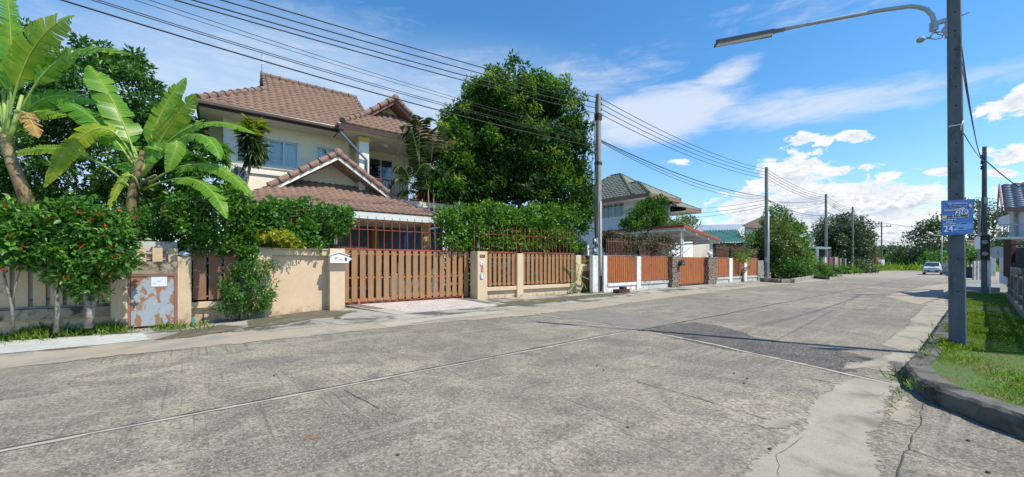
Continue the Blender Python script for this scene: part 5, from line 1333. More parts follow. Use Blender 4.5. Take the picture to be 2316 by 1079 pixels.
# advertising board tied to the pole
SGN = thing('advertising_sign', 'blue square advertising board tied to the street lamp pole, reading 24', 'sign', lp(2166, 531, 6.45))
zt, zb2 = lp(2165, 452, 6.45).z, lp(2165, 531, 6.45).z; xl, xr = lp(2128.5, 490, 6.45).x, lp(2203, 490, 6.45).x
sg_u = Vector((1, .04, 0)).normalized(); sg_n = Vector((sg_u.y, -sg_u.x, 0)); cS = Vector(((xl + xr) / 2, 6.46, (zt + zb2) / 2)); wS = (xr - xl); hS = zt - zb2
def sp_(u, v, d=0): return cS + sg_u * (u * wS) + Vector((0, 0, v * hS + u * wS * .06)) + sg_n * d
def srect(mb, u0, u1, v0, v1, d0, d1): mb.hexa([sp_(u0, v0, d0), sp_(u1, v0, d0), sp_(u1, v0, d1), sp_(u0, v0, d1), sp_(u0, v1, d0), sp_(u1, v1, d0), sp_(u1, v1, d1), sp_(u0, v1, d1)])
blue = mat('printed_blue_board', (.022, .085, .30), (.03, .11, .36), 2.5, .5, spec=.3); paleb = mat('pale_print', (.45, .55, .68), rough=.6); yel = mat('pale_yellow_print', (.36, .35, .17), rough=.6); navy = mat('navy_print', (.01, .03, .14), rough=.5); midb = mat('mid_blue_print', (.08, .20, .46), rough=.5)
mb = MB(); srect(mb, -.5, .5, -.5, .5, 0, .012); board = mb.build('board', blue, SGN)
mb = MB(); srect(mb, -.5, .34, -.015, .07, .0135, .0155); yb = mb.build('yellow_band', yel, SGN)
rxm = facing(sg_u + Vector((0, 0, .06)), sg_n)
mb = MB(); arc = []
for k in range(25):
    a = math.pi * (1 + k / 24); arc.append(sp_(-.02 + .36 * math.cos(a), .46 + .22 * math.sin(a), .016))
mb.tube(arc, .0022, 4); mb.build('arc', yel, board)
text('24', .135, sp_(-.31, -.325, .016), rxm, paleb, SGN, sx=1.25)
text('ชม.', .045, sp_(-.09, -.35, .016), rxm, paleb, SGN)
text('คู่ใจ', .125, sp_(.10, .145, .016), rxm, paleb, SGN, sx=1.35, shear=.25)
text('ติดต่อสอบถามได้ที่', .046, sp_(-.15, .215, .016), rxm, paleb, SGN)
text('บริการซ่อมด่วน', .043, sp_(-.02, .40, .016), rxm, paleb, SGN, sx=1.3)
text('ถึงบ้านคุณ', .036, sp_(-.02, .325, .016), rxm, yel, SGN)
text('090-990-9990', .056, sp_(-.02, .028, .018), rxm, navy, SGN, sx=1.15)
for i, v in enumerate((-.06, -.12, -.175, -.235)):
    text(['ซ่อมรถนอกสถานที่', 'แบตเตอรี่', 'ปะยาง เปลี่ยนยาง', 'เครื่องยนต์ ไฟฟ้า'][i], .032, sp_(-.28, v, .016), rxm, paleb, SGN)
text('โทรหาเราได้ทุกวัน ตลอดเวลา', .026, sp_(-.2, -.45, .016), rxm, midb, SGN)
mb = MB(); carp = [(-.08, -.36), (-.10, -.28), (-.06, -.22), (.02, -.20), (.10, -.145), (.26, -.14), (.34, -.18), (.46, -.20), (.48, -.26), (.47, -.34), (.30, -.37), (.05, -.38)]
mb.prism([sp_(x, y, .0135) for x, y in carp], sg_n * .002); mb.build('car_picture', midb, SGN)
mb = MB(); mb.prism([sp_(x, y, .0157) for x, y in ((.06, -.20), (.12, -.165), (.25, -.16), (.31, -.20))], sg_n * .0015); mb.prism([sp_(x, y, .0157) for x, y in ((0.02, -.27), (.1, -.31), (.18, -.29), (.17, -.33), (.05, -.34))], sg_n * .0015); mb.build('car_picture_glass', navy, SGN)
mb = MB(); mb.lathe(sp_(.385, .30, .014), [(.0, 0), (.030, .001), (.026, .004), (0, .005)], 12, sg_n); mb.build('round_logo', mat('dull_gold_print', (.28, .28, .2)), SGN)
mb = MB()
for q in (.36, -.44): mb.tube([sq.p(-.12, .1, cS.z + q * hS), sq.p(-.12, -.11, cS.z + q * hS), sq.p(.1, -.11, cS.z + q * hS), sq.p(.11, .1, cS.z + q * hS)], .005, 5)
mb.build('tie_wire', M['wire'], SGN)

# second pole on the right with meters, and the wires to it
p2b = Vector((21.55, 17.75, .2)); tp2 = Vector((0, 0, 6.55))
o, sq2 = pole('power_pole', p2b, 6.7, 'leaning power pole with two black meters beside the right hand fence', .105, .07, False, None, 'darkpole')
mb = MB(); mb.box(sq2, -.20, -.108, -.16, .12, 1.75, 2.85); mb.build('meter_board', M['black'], o)
for z in (2.55, 2.02):
    mb = MB(); mb.lathe(sq2.p(-.20, -.02, z), [(.10, 0), (.095, .06), (.06, .08), (0, .085)], 16, -sq2.u); mb.build('electricity_meter', mat('smoky_meter_dome', (.25, .27, .28), rough=.15, spec=.7), o)
mb = MB(); mb.tube([sq2.p(.0, -.15, .2), sq2.p(.0, -.15, 1.75)], .04, 8); mb.build('conduit', M['alu'], o)
mb = MB()
for k in range(3): mb.lathe(sq2.p(-.2, .06, 6.35 - k * .25), [(.04, 0), (.08, .05), (.04, .09), (.07, .14), (.03, .17)], 8)
mb.build('insulators', M['black'], o)
mb = MB(); mb.box(sq2, -.1, .1, -.1, .1, 4.3, 4.6); mb.build('strap', M['galv'], o)
top2 = sq2.p(-.24, .06, 6.4)
for k, (py, r) in enumerate(((62, .009), (90, .006), (112, .006))):
    cable(lp(2169, py), top2 - Vector((0, 0, .12 * k)), .55 - .12 * k, r, '%s of three wires dropping from the street lamp pole to the leaning pole' % ['highest', 'middle', 'lowest'][k], group='wires on the right side')
cable(lp(2172, 289), top2 - Vector((0, 0, .15)), .05, .008, 'straight wire tied round the street lamp pole above the blue sign', group='wires on the right side')
cable(top2, P(2330, 440, 19), .1, .022, 'thick wire from the leaning pole down to the right edge', group='wires on the right side')
for k in range(2): cable(top2 - Vector((0, .05 * k, .3)), sq2.p(-.22, .1 * k, 3.0), 0, .016, ['left', 'right'][k] + ' cable hanging down the face of the leaning pole to the meters', group='wires on the right side')
# slim pole and small lamp farther away
p3 = G(2215, 631); o, s3 = pole('power_pole', p3, 7.2, 'slim pale pole seen between the lamp pole and the leaning pole', .16, .11, False, None, 'concpole')
mb = MB(); mb.box(s3, -.7, -.15, -.2, .3, 3.0, 4.2); mb.build('junction_box', M['alu'], o)
p4 = P(2130, 622, 62); p4.z = 0
SL = thing('street_lamp', 'small distant street lamp reaching left behind the parked pickup', 'street lamp', p4)
mb = MB(); mb.tube([p4, p4 + Vector((0, 0, 6.2))], [.10, .06], 8); mb.build('shaft', M['galv'], SL)
mb = MB(); mb.tube([p4 + Vector((0, 0, 6.0)), P(2112, 532, 61), P(2105, 528, 60)], .07, 6); la_ = mb.build('arm', M['galv'], SL)
mb = MB(); mb.beam(P(2107, 529, 60), P(2098, 525, 59.5), .35, .15); mb.build('lamp_head', M['alu'], SL)

# ================================================================ RIGHT HAND FENCE, HOUSE
RF = thing('dark_slat_fence', 'old dark garden fence on a low concrete base along the right edge', 'fence', FR.p(2, 0, .2))
def rf(px): return FR.t(px, 0)
f0, f1 = -6.0, 10.6
mb = MB(); mb.box(FR, f0, f1, -.16, .0, .1, .38); mb.build('plinth', M['concrete_post'], RF, bevel=.01)
mb = MB(); t = f0
while t < f1: mb.box(FR, t, t + .14, -.14, .0, .38, 1.45); t += 2.1
mb.build_each('post', M['concrete_post'], RF, bevel=.01)
mb = MB(); t = f0 + .16; bd = mat('blackened_board', (.04, .042, .045), (.07, .07, .07), 5, .8)
while t < f1:
    mb.box(FR, t, t + .17, -.10, -.06, .42, 1.28 + random.uniform(-.03, .03)); t += .225
mb.build('board_panel', bd, RF)
mb = MB(); mb.box(FR, f0, f1, -.055, -.02, .62, .68); mb.box(FR, f0, f1, -.055, -.02, 1.16, 1.22); mb.build('rail', M['concrete_post'], RF)
mb = MB(); t = f0
while t < f1: mb.box(FR, t, t + .012, -.08, -.068, 1.22, 1.62); t += .2
mb.build('bars', M['black'], RF)
GP = thing('white_gate_pillar', 'white rendered gate pillar with moulded cap beside the leaning pole', 'pillar', FR.p(11.6, -.1, .2))
pa = FR.t(2243, -.1); 
mb = MB(); mb.box(FR, pa - .02, pa + .55, -.38, .0, .2, 2.12); mb.build('shaft', M['whitepost'], GP, bevel=.02)
mb = MB(); mb.box(FR, pa - .08, pa + .61, -.44, .06, 2.123, 2.22); mb.box(FR, pa - .02, pa + .55, -.38, .0, 2.223, 2.32); mb.build('cap', M['white'], GP, bevel=.02)
HR = thing('blue_tiled_house', 'white house with slate blue tiled roof and balcony at the right edge', 'house', FR.p(8, -5, .2))
# roof seen past its gable edge
e0 = P(2271, 473, 17.0); e1 = e0 + Vector((.639, -.769, 0)) * 7
u = (e1 - e0); Lr = u.length; u.normalize(); vv_ = Vector((.769 * 4.2, .639 * 4.2, 1.55)); Vl = vv_.length; vv_.normalize(); nn = u.cross(vv_); nn = nn if nn.z > 0 else -nn
mb = MB(); tiled_plane(mb, e0, u, vv_, nn, lambda x: 0, lambda x: Lr + 3, Vl, .34, .30); rr_ = mb.build('roof', M['blue_tile'], HR, recalc=False)
mb = MB(); e2 = e0 + vv_ * Vl
mb.beam(e0 + Vector((0, 0, -.05)), e1 + u * 3 + Vector((0, 0, -.05)), .05, .16); mb.beam(e0 - u * .05, e2 - u * .05, .05, .22)
gl2 = P(2255, 500, 20.5); mb.beam(e2 - u * .05, P(2254, 496, 22.5), .06, .2); mb.build('barge_board', M['fasciab'], HR)
mb = MB(); gA = e0 + Vector((0, 0, -.15)); gB = e2 + Vector((0, 0, -.1)); gC = P(2256, 497, 22.3)
mb.prism([gA + u * .45, gB + u * .45, gC + u * .45], u * .12)
def quadwall(mb, x0, y0t, y0b, d0, x1, y1t, y1b, d1, th=.15):
    a, b_, c, d = P(x0, y0b, d0), P(x1, y1b, d1), P(x1, y1t, d1), P(x0, y0t, d0); nrm = Vector((b_.y - a.y, -(b_.x - a.x), 0)).normalized() * -th
    mb.prism([a, b_, c, d], nrm)
quadwall(mb, 2288, 480, 545, 17.6, 2430, 479, 552, 13.6); quadwall(mb, 2258, 492, 512, 22, 2290, 482, 512, 18.2)
quadwall(mb, 2260, 560, 640, 22, 2430, 556, 690, 16)
mb.build('wall', wl, HR)
mb = MB()
for x in (2291, 2300): mb.beam(P(x, 537, 17.2), P(x, 478, 17.2), .14, .14)
mb.build_each('column', M['whitepost'], HR)
mb = MB(); mb.hexa([P(2250, 541, 17.0), P(2440, 540, 13.0), P(2460, 540, 19), P(2262, 541, 22), P(2250, 536, 17.0), P(2440, 534, 13.0), P(2460, 536, 19), P(2262, 537, 22)]); mb.build('porch_roof', M['white'], HR)
mb = MB()
for x in (2262, 2270, 2278, 2286, 2308, 2316, 2324): mb.beam(P(x, 536, 17.3), P(x, 508, 17.3), .02, .02)
mb.beam(P(2256, 508, 17.3), P(2340, 508, 16.5), .04, .04); mb.build('balcony_railing', M['galv'], HR)
mb = MB(); mb.beam(P(2277, 625, 15.2), P(2277, 543, 15.2), .12, .12); mb.beam(P(2286, 628, 14.6), P(2286, 543, 14.6), .16, .16); mb.beam(P(2286, 553, 14.6), P(2420, 553, 12), .06, .06); mb.build('porch_post', M['fascia'], HR)
mb = MB(); quadwall(mb, 2290, 560, 615, 14.8, 2420, 558, 620, 12.4, .08); mb.build('shutter_door', mat('dark_blue_shutter', (.03, .045, .07), (.05, .065, .09), 6, .6), HR)
dsh = thing('satellite_dish', 'small white satellite dish above the white gate pillar', 'satellite dish', P(2258, 575, 19.2))
mb = MB(); c = P(2257, 572, 19.2); mb.lathe(c, [(.0, .0), (.15, .02), (.30, .09), (.31, .09), (.30, .075), (.15, .0), (.0, -.02)], 20, (-.8, -.6, .25)); mb.build('dish', M['alu'], dsh)
mb = MB(); mb.tube([c, P(2258, 590, 19.4)], .025, 6); mb.tube([c, c + Vector((-.3, -.25, .12))], .012, 5); mb.build('bracket', M['galv'], dsh)
far_r = thing('far_white_wall', 'distant white garden wall with posts right of the side street', 'wall', G(2210, 633))
mb = MB(); a, b_ = G(2183, 628), G(2232, 640)
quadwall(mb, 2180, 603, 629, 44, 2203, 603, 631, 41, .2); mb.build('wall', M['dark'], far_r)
mb = MB()
for x in (2203, 2211, 2220, 2231): mb.beam(G(x, 633), G(x, 633) + Vector((0, 0, 1.8)), .16, .16)
mb.build_each('post', M['greyplinth'], far_r)
slab = MB(); slab.hexa([tuple(G(2160, 655)), tuple(G(2262, 660)), tuple(G(2262, 652)), tuple(G(2160, 647)), tuple(G(2160, 655) + Vector((0, 0, .22))), tuple(G(2262, 660) + Vector((0, 0, .22))), tuple(G(2262, 652) + Vector((0, 0, .22))), tuple(G(2160, 647) + Vector((0, 0, .22)))])
tag(slab.build('drain_cover', mat('bluish_cement', (.26, .28, .31), (.20, .22, .25), 2, .8)), 'long pale bluish slab across the mouth of the side street', 'concrete slab')
# wall running behind the pickup, right of the road, and the low wall at the field
rwl = thing('roadside_wall', 'low dark wall along the right side of the far street behind the pickup', 'wall', FS.p(95, 4, 0))
mb = MB()
A1, A2 = FS.p(70, 1.6), FS.p(112, 4.4)
mb.beam(A1 + Vector((0, 0, .55)), A2 + Vector((0, 0, .55)), .3, 1.1); mb.build('wall', M['concrete_post'], rwl)
mb = MB()
for i in range(15):
    q = A1.lerp(A2, i / 14); mb.beam(q, q + Vector((0, 0, 1.7)), .38, .38)
mb.build_each('post', M['greyplinth'], rwl)
lw = MB(); lw.beam(P(2040, 609, 87) , P(2110, 611, 82), .4, .95)
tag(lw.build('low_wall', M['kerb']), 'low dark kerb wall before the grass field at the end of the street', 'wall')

# ================================================================ PARKED PICKUP
def pickup(loc, yaw):
    o = thing('parked_pickup', 'silver white pickup truck parked facing us at the right side of the far street', 'pickup truck', loc)
    fr = Fr(loc.x, loc.y, math.cos(yaw), math.sin(yaw))     # a: to the side, b: forwards (towards the camera)
    paint = mat('silver_white_car_paint', (.58, .62, .66), rough=.25, spec=.6, metal=.2); gl = mat('car_glass', (.03, .05, .06), rough=.08, spec=.8); blk = M['black']; chrome = mat('chrome', (.7, .72, .74), rough=.15, metal=.9)
    def loft(secs):
        mb = MB(); vs = []; n = len(secs[0][1])
        for (y, sec) in secs:
            for (x, z) in sec: vs.append(fr.p(x, y, z))
        fs = [(i * n + j, i * n + (j + 1) % n, (i + 1) * n + (j + 1) % n, (i + 1) * n + j) for i in range(len(secs) - 1) for j in range(n)]
        mb.add(vs, fs + [tuple(range(n)), tuple(range((len(secs) - 1) * n, len(secs) * n))[::-1]], True); return mb
    def sec(w, zb_, zt_, t=.9): return [(-w * .96, zb_), (-w, (zb_ + zt_) / 2), (-w * t, zt_ - .03), (-w * t * .8, zt_), (w * t * .8, zt_), (w * t, zt_ - .03), (w, (zb_ + zt_) / 2), (w * .96, zb_)]
    loft([(2.55, sec(.78, .42, .80)), (2.42, sec(.88, .32, .98)), (2.0, sec(.91, .30, 1.08)), (1.1, sec(.91, .30, 1.14)), (.3, sec(.91, .30, 1.14)), (-2.6, sec(.90, .40, 1.12))]).build('body', paint, o, bevel=.02)
    loft([(1.15, sec(.80, 1.10, 1.14)), (.45, sec(.72, 1.10, 1.72)), (-.9, sec(.72, 1.10, 1.74)), (-1.3, sec(.78, 1.10, 1.14))]).build('cab', paint, o)
    mb = MB(); mb.prism([fr.p(-.70, 1.09, 1.16), fr.p(.70, 1.09, 1.16), fr.p(.60, .54, 1.65), fr.p(-.60, .54, 1.65)], fr.v * .03 + Vector((0, 0, .02))); mb.build('windscreen', gl, o)
    mb = MB(); mb.box(fr, -.40, .40, 2.47, 2.52, .72, .92); mb.build('grille', blk, o)
    mb = MB(); mb.box(fr, -.42, .42, 2.525, 2.54, .80, .84); mb.build('grille_bar', chrome, o)
    for s_ in (-1, 1):
        mb = MB(); mb.prism([fr.p(s_ * .44, 2.47, .78), fr.p(s_ * .84, 2.40, .80), fr.p(s_ * .86, 2.38, .96), fr.p(s_ * .46, 2.45, .92)], fr.v * .05); mb.build('headlight', chrome, o)
        mb = MB(); mb.box(fr, s_ * 1.0 - .10, s_ * 1.0 + .10, .72, .85, 1.15, 1.36); mb.build('side_mirror', paint, o, bevel=.03)
        for b_ in (1.55, -1.6):
            mb = MB(); mb.lathe(fr.p(s_ * .80 - .12, b_, .36), [(.24, 0), (.36, .02), (.37, .12), (.36, .22), (.24, .24)], 20, fr.u); wl_ = mb.build('wheel', blk, o)
            mb = MB(); mb.lathe(fr.p(s_ * .80 - .125, b_, .36), [(.0, 0), (.22, .0), (.22, .25), (0, .25)], 16, fr.u); mb.build('rim', chrome, wl_)
    mb = MB(); mb.box(fr, -.80, .80, 2.50, 2.58, .50, .62); mb.box(fr, -.55, .55, 2.50, 2.56, .38, .47); mb.build('air_intake', blk, o)
    mb = MB(); mb.box(fr, -.24, .24, 2.585, 2.595, .51, .61); mb.build('number_plate', M['white'], o)
    mb = MB(); mb.box(fr, -.22, .22, 1.3, 1.7, 1.13, 1.18); mb.build('bonnet_scoop', blk, o, bevel=.02)
    return o
cpos = Vector((58.6, 54.2, 0)); fwd = Vector((-.74, -.67, 0)).normalized()
pickup(cpos, math.atan2(-fwd.x, fwd.y))

# ================================================================ LEFT SIDE, FARTHER ALONG
cp = thing('low_carport', 'low carport with thin blue grey roof and dark interior behind the third pole', 'carport', P(1845, 615, 50))
mb = MB(); mb.hexa([P(1815, 561, 46), P(1869, 564, 49.5), P(1880, 562, 56), P(1826, 560, 52), P(1815, 557, 46), P(1869, 560.5, 49.5), P(1880, 559, 56), P(1826, 557, 52)]); mb.build('roof', mat('teal_grey_roof', (.14, .22, .25), (.18, .26, .28), 3, .6), cp)
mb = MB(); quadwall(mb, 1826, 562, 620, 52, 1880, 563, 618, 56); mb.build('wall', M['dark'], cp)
mb = MB(); mb.beam(P(1848, 612, 48), P(1848, 563, 48), .22, .22); mb.beam(P(1819, 620, 46.2), P(1819, 561, 46.2), .18, .18); mb.build_each('post', M['galv'], cp)
sd_ = thing('satellite_dish', 'satellite dish tilted on the low carport roof left of the third pole', 'satellite dish', P(1822, 555, 47))
mb = MB(); mb.lathe(P(1824, 548, 47), [(.0, .0), (.4, .06), (.8, .22), (.82, .22), (.8, .19), (.4, .02), (.0, -.03)], 20, (-.55, -.5, .65)); mb.build('dish', M['galv'], sd_)
mb = MB(); mb.tube([P(1820, 560, 47), P(1823, 549, 47)], .05, 6); mb.build('mast', M['galv'], sd_)
wg = thing('white_gate_wall', 'short white wall panels beside the shrubs in front of the low carport', 'wall', P(1830, 620, 45))
mb = MB(); mb.box(F2, F2.t(1823), F2.t(1835.5), -.1, .1, 0, 2.0); mb.box(F2, F2.t(1863.5), F2.t(1867), -.15, .1, 0, 2.35); mb.build('panel', M['white'], wg)
mb = MB(); mb.lathe(F2.p(F2.t(1829), 0, 2.15), [(.3 * math.cos(q), .3 * math.sin(q)) for q in [(-90 + 20 * w_) * math.pi / 180 for w_ in range(10)]], 14); mb.build('globe', M['white'], wg)
mg = thing('maroon_gate', 'maroon gate panels between grey posts under the rounded roadside tree', 'gate', P(1885, 615, 54))
mb = MB(); mb.box(F2, F2.t(1874.5), F2.t(1883), -.05, .05, .3, 2.4); mb.box(F2, F2.t(1890), F2.t(1897), -.05, .05, .9, 2.3); mb.build('panel', mat('maroon_paint', (.16, .055, .055), rough=.6), mg)
mb = MB(); mb.box(F2, F2.t(1883), F2.t(1889.5), -.25, .15, 0, 2.45); mb.box(F2, F2.t(1897.5), F2.t(1900), -.15, .15, 0, 2.3); mb.box(F2, F2.t(1909), F2.t(1911), -.15, .15, 0, 2.3); mb.build_each('post', M['concrete_post'], mg)
pb_ = thing('planter_border', 'low rough concrete border in front of the dark roadside shrubs', 'planter', G(1815, 636))
mb = MB(); q = [G(1722, 637), G(1765, 640), G(1790, 640), G(1835, 631), G(1838, 627)]
for i in range(len(q) - 1): mb.beam(q[i] + Vector((0, 0, .14)), q[i + 1] + Vector((0, 0, .14)), .3, .36)
mb.build('border', M['vergec'], pb_)
pb_ = thing('planter_border', 'low dark border under the light green shrubs by the third pole', 'planter', G(1855, 630))
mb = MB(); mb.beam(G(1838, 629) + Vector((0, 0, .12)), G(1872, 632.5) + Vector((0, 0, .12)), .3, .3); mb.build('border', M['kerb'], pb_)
# ================================================================ VEGETATION
def leaf_mesh(name, m, parent, C, A, N, Ln, Wd, tint, fold=.18, droop=.12, label=None):
    """many small folded leaves: base C, axis A, facing N"""
    n = len(C)
    A = A / np.linalg.norm(A, axis=1, keepdims=True)
    Sd = np.cross(A, N); Sd /= np.linalg.norm(Sd, axis=1, keepdims=True) + 1e-9
    U = np.cross(Sd, A)
    Ln = Ln[:, None]; Wd = Wd[:, None]
    v = np.empty((n, 4, 3))
    mid = C + A * Ln * .45
    v[:, 0] = C; v[:, 1] = mid + Sd * Wd * .5 + U * Wd * fold; v[:, 2] = C + A * Ln - U * Ln * droop; v[:, 3] = mid - Sd * Wd * .5 + U * Wd * fold
    off = np.array(rootloc(parent)) if parent else C.mean(0)
    v = (v - off).reshape(-1, 3)
    me = bpy.data.meshes.new(name)
    me.vertices.add(4 * n); me.vertices.foreach_set('co', v.ravel().astype(np.float32))
    me.loops.add(6 * n); me.polygons.add(2 * n)
    b = np.arange(n) * 4
    idx = np.stack([b, b + 1, b + 2, b, b + 2, b + 3], 1).ravel()
    me.loops.foreach_set('vertex_index', idx.astype(np.int32))
    me.polygons.foreach_set('loop_start', (np.arange(2 * n) * 3).astype(np.int32))
    me.update(calc_edges=True)
    at = me.attributes.new('tint', 'FLOAT', 'POINT'); at.data.foreach_set('value', np.repeat(np.clip(tint, 0, 1), 4).astype(np.float32))
    me.materials.append(m)
    o = bpy.data.objects.new(name, me); COL.objects.link(o)
    if parent: o.parent = parent
    else: o.location = off
    return o
def rdir(n):
    d = RNG.normal(size=(n, 3)); return d / np.linalg.norm(d, axis=1, keepdims=True)
def clump_leaves(cent, rad, n, L, Wf=.5, up=.5, base=.35, var=.2, top=.35, flat=.8, whorl=False):
    """leaves spread through small overlapping clumps; upper leaves are tinted lighter, for young leaf and for sunlight"""
    C, A, N, T = [], [], [], []
    cent = np.asarray(cent); rad = np.broadcast_to(rad, (len(cent),)); n_ = np.broadcast_to(n, (len(cent),))
    for c, r, k in zip(cent, rad, n_):
        k = int(k); d = rdir(k); q = RNG.random(k) ** .42
        p = c + d * (q * r)[:, None] * np.array([1, 1, flat])
        a = d * .9 + RNG.normal(size=(k, 3)) * .55; a[:, 2] += RNG.normal(.05, .25, k)
        nn = RNG.normal(size=(k, 3)) * .55; nn[:, 2] += up + .3; nn += d * .35
        t = base + RNG.normal(0, var, k) + top * np.clip(d[:, 2] * q, 0, 1) ** 2 + RNG.normal(0, .08)  # sunlight on the clump tops goes into the tint along with young leaf
        C.append(p); A.append(a); N.append(nn); T.append(t + RNG.normal(0, .05))
    C = np.concatenate(C); A = np.concatenate(A); N = np.concatenate(N); T = np.concatenate(T); k = len(C)
    ln = L * RNG.uniform(.65, 1.25, k)
    return C, A, N, ln, ln * Wf * RNG.uniform(.8, 1.2, k), T
def crown_points(c, r, n, shell=.55, low=-1.0, lump=.18, egg=0.0):
    """clump centres through an uneven ellipsoid; lumps push parts of the surface in and out"""
    c = np.array(c, float); r = np.array(r, float)
    lumps = rdir(14); la = RNG.uniform(-lump, lump, 14)
    d = rdir(n * 2); d = d[d[:, 2] > low][:n]
    q = shell + (1 - shell) * RNG.random(len(d)) ** .6
    m_ = 1 + (np.exp(-((1 - d @ lumps.T) * 4)) * la).sum(1)
    w = 1 - egg * np.clip(d[:, 2], 0, 1) ** 1.5
    s = np.stack([w, w, np.ones(len(d))], 1)
    return c + d * s * (q * m_)[:, None] * r
def trunk(parent, base, top, r0, r1, m='bark', limbs=6, spread=1.5, name='trunk', wob=.12, llen=1.0, z0=.55):
    base = Vector(base); top = Vector(top); pts = []; n = 8
    for i in range(n + 1):
        f = i / n; p = base.lerp(top, f)
        if 0 < i < n: p += Vector((random.gauss(0, wob), random.gauss(0, wob), 0)) * .5
        pts.append(p)
    mb = MB(); mb.tube([pts[0] - Vector((0, 0, .15))] + pts, [r0 * 1.25] + [r0 + (r1 - r0) * i / n for i in range(n + 1)], 9)
    for k in range(limbs):
        f = z0 + (1 - z0) * k / max(1, limbs); p = base.lerp(top, f); a = random.uniform(0, 6.28) + k * 2.4; l = spread * random.uniform(.6, 1.1) * llen
        e = p + Vector((math.cos(a) * l, math.sin(a) * l, l * random.uniform(.5, .9))); m_ = p.lerp(e, .5) + Vector((0, 0, -.08 * l))
        r = (r0 + (r1 - r0) * f) * .6
        mb.tube([p, m_, e], [r, r * .6, r * .2], 6)
    return mb.build(name, M[m], parent)
LM = {}
LM['tree'] = leafmat('glossy_tree_leaf', (.020, .068, .014), (.060, .175, .020), (.31, .42, .035), .40, .5, .3)
LM['dark'] = leafmat('dark_leathery_leaf', (.024, .080, .017), (.060, .170, .028), (.19, .35, .055), .36, .42, .45)
LM['vine'] = leafmat('bright_vine_leaf', (.038, .12, .014), (.10, .25, .025), (.25, .40, .045), .38)
LM['vine_dark'] = leafmat('vine_leaf', (.038, .125, .02), (.088, .25, .034), (.18, .34, .045), .36)
LM['yellow'] = leafmat('golden_shrub_leaf', (.12, .22, .02), (.40, .42, .03), (.60, .55, .06), .35)
LM['feather'] = leafmat('feathery_bush_leaf', (.032, .11, .022), (.08, .22, .035), (.18, .34, .06), .38)
LM['shrub'] = leafmat('flowering_shrub_leaf', (.034, .11, .018), (.085, .235, .032), (.24, .44, .05), .36, .4, .4)
LM['banana'] = leafmat('banana_leaf', (.06, .18, .02), (.13, .35, .03), (.60, .56, .03), .5, .35, .5)
LM['bluish'] = leafmat('haze_tinted_leaf', (.030, .065, .036), (.065, .12, .060), (.16, .24, .09), .25)  # distance haze mixed into the leaf colour as a dull blue
LM['yelgreen'] = leafmat('pale_feathery_leaf', (.055, .10, .025), (.12, .18, .045), (.26, .30, .07), .3)
LM['hedge'] = leafmat('maroon_tinted_hedge_leaf', (.030, .045, .018), (.075, .075, .040), (.20, .16, .09), .25)
LM['grass'] = leafmat('grass_blade', (.07, .15, .02), (.16, .30, .035), (.36, .44, .07), .38, .5, .3)
LM['red'] = leafmat('scarlet_petal', (.45, .015, .01), (.62, .03, .02), (.70, .10, .05), .3)
LM['rust'] = leafmat('rusty_orange_leaf', (.10, .06, .03), (.26, .12, .05), (.34, .2, .08), .3)
LM['palm'] = leafmat('palm_leaflet', (.018, .045, .016), (.040, .085, .028), (.10, .17, .05), .25)
def foliage(parent, mats, cent, rad, n, L, name='crown', **kw):
    a = clump_leaves(cent, rad, n, L, **kw)
    return leaf_mesh(name, LM[mats], parent, *a)

# ---- the big rounded tree
def at1(px, py, b_, z=None):
    t = F1.t(px, b_); p = F1.p(t, b_); p.z = EYE - (py - HYP) / FOC * p.y; return p
bc = at1(1172, 320, 3.2)
BT = thing('garden_tree', 'large dense rounded tree with yellow green shoots left of the tall power pole', 'tree', Vector((bc.x, bc.y, 0)))
trunk(BT, (bc.x, bc.y, 0), (bc.x + .1, bc.y, 8.2), .24, .07, 'bark', 14, 2.6, z0=.3)
def yo(px, py, dd=0):
    d = bc.y + dd; return np.array(P(px, py, d))
body = []
for (px, py, rx, rz, dd, n) in ((1165, 250, 92, 80, 0, 120), (1100, 255, 62, 70, -.2, 70), (1235, 260, 62, 80, 0, 75), (1170, 350, 140, 90, 0, 170), (1070, 330, 62, 90, -.3, 75), (1268, 335, 56, 88, .2, 75), (1060, 430, 80, 55, -.4, 60), (1265, 430, 70, 70, 0, 75), (1170, 440, 130, 60, 0, 100), (1160, 195, 56, 50, 0, 44), (1100, 225, 52, 42, 0, 34), (1225, 220, 52, 44, 0, 36), (1045, 290, 40, 60, -.4, 34), (1300, 350, 36, 60, 0, 28), (1000, 400, 52, 58, -.6, 34), (1300, 300, 34, 30, 0, 16), (1310, 440, 30, 50, 0, 20), (985, 440, 42, 60, -.8, 34), (965, 470, 30, 40, -1.2, 18), (1035, 350, 36, 66, -1.8, 40), (1010, 410, 46, 50, -2.2, 40), (1150, 520, 160, 30, .6, 80)):
    k = bc.y / FOC
    body.append(crown_points(yo(px, py, dd), (rx * k, min(rx * k, 2.6), rz * k), n, .62, lump=.25))
body = np.concatenate(body)
rr = RNG.uniform(.26, .50, len(body))
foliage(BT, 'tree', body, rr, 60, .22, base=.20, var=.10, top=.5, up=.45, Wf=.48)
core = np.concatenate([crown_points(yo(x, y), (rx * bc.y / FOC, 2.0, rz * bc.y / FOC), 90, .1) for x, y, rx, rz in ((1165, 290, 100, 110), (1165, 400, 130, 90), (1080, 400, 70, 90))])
foliage(BT, 'tree', core, .6, 36, .30, name='inner_foliage', base=.10, var=.06, top=.05, Wf=.6)  # darker tint puts the shade inside the crown into the leaf colour
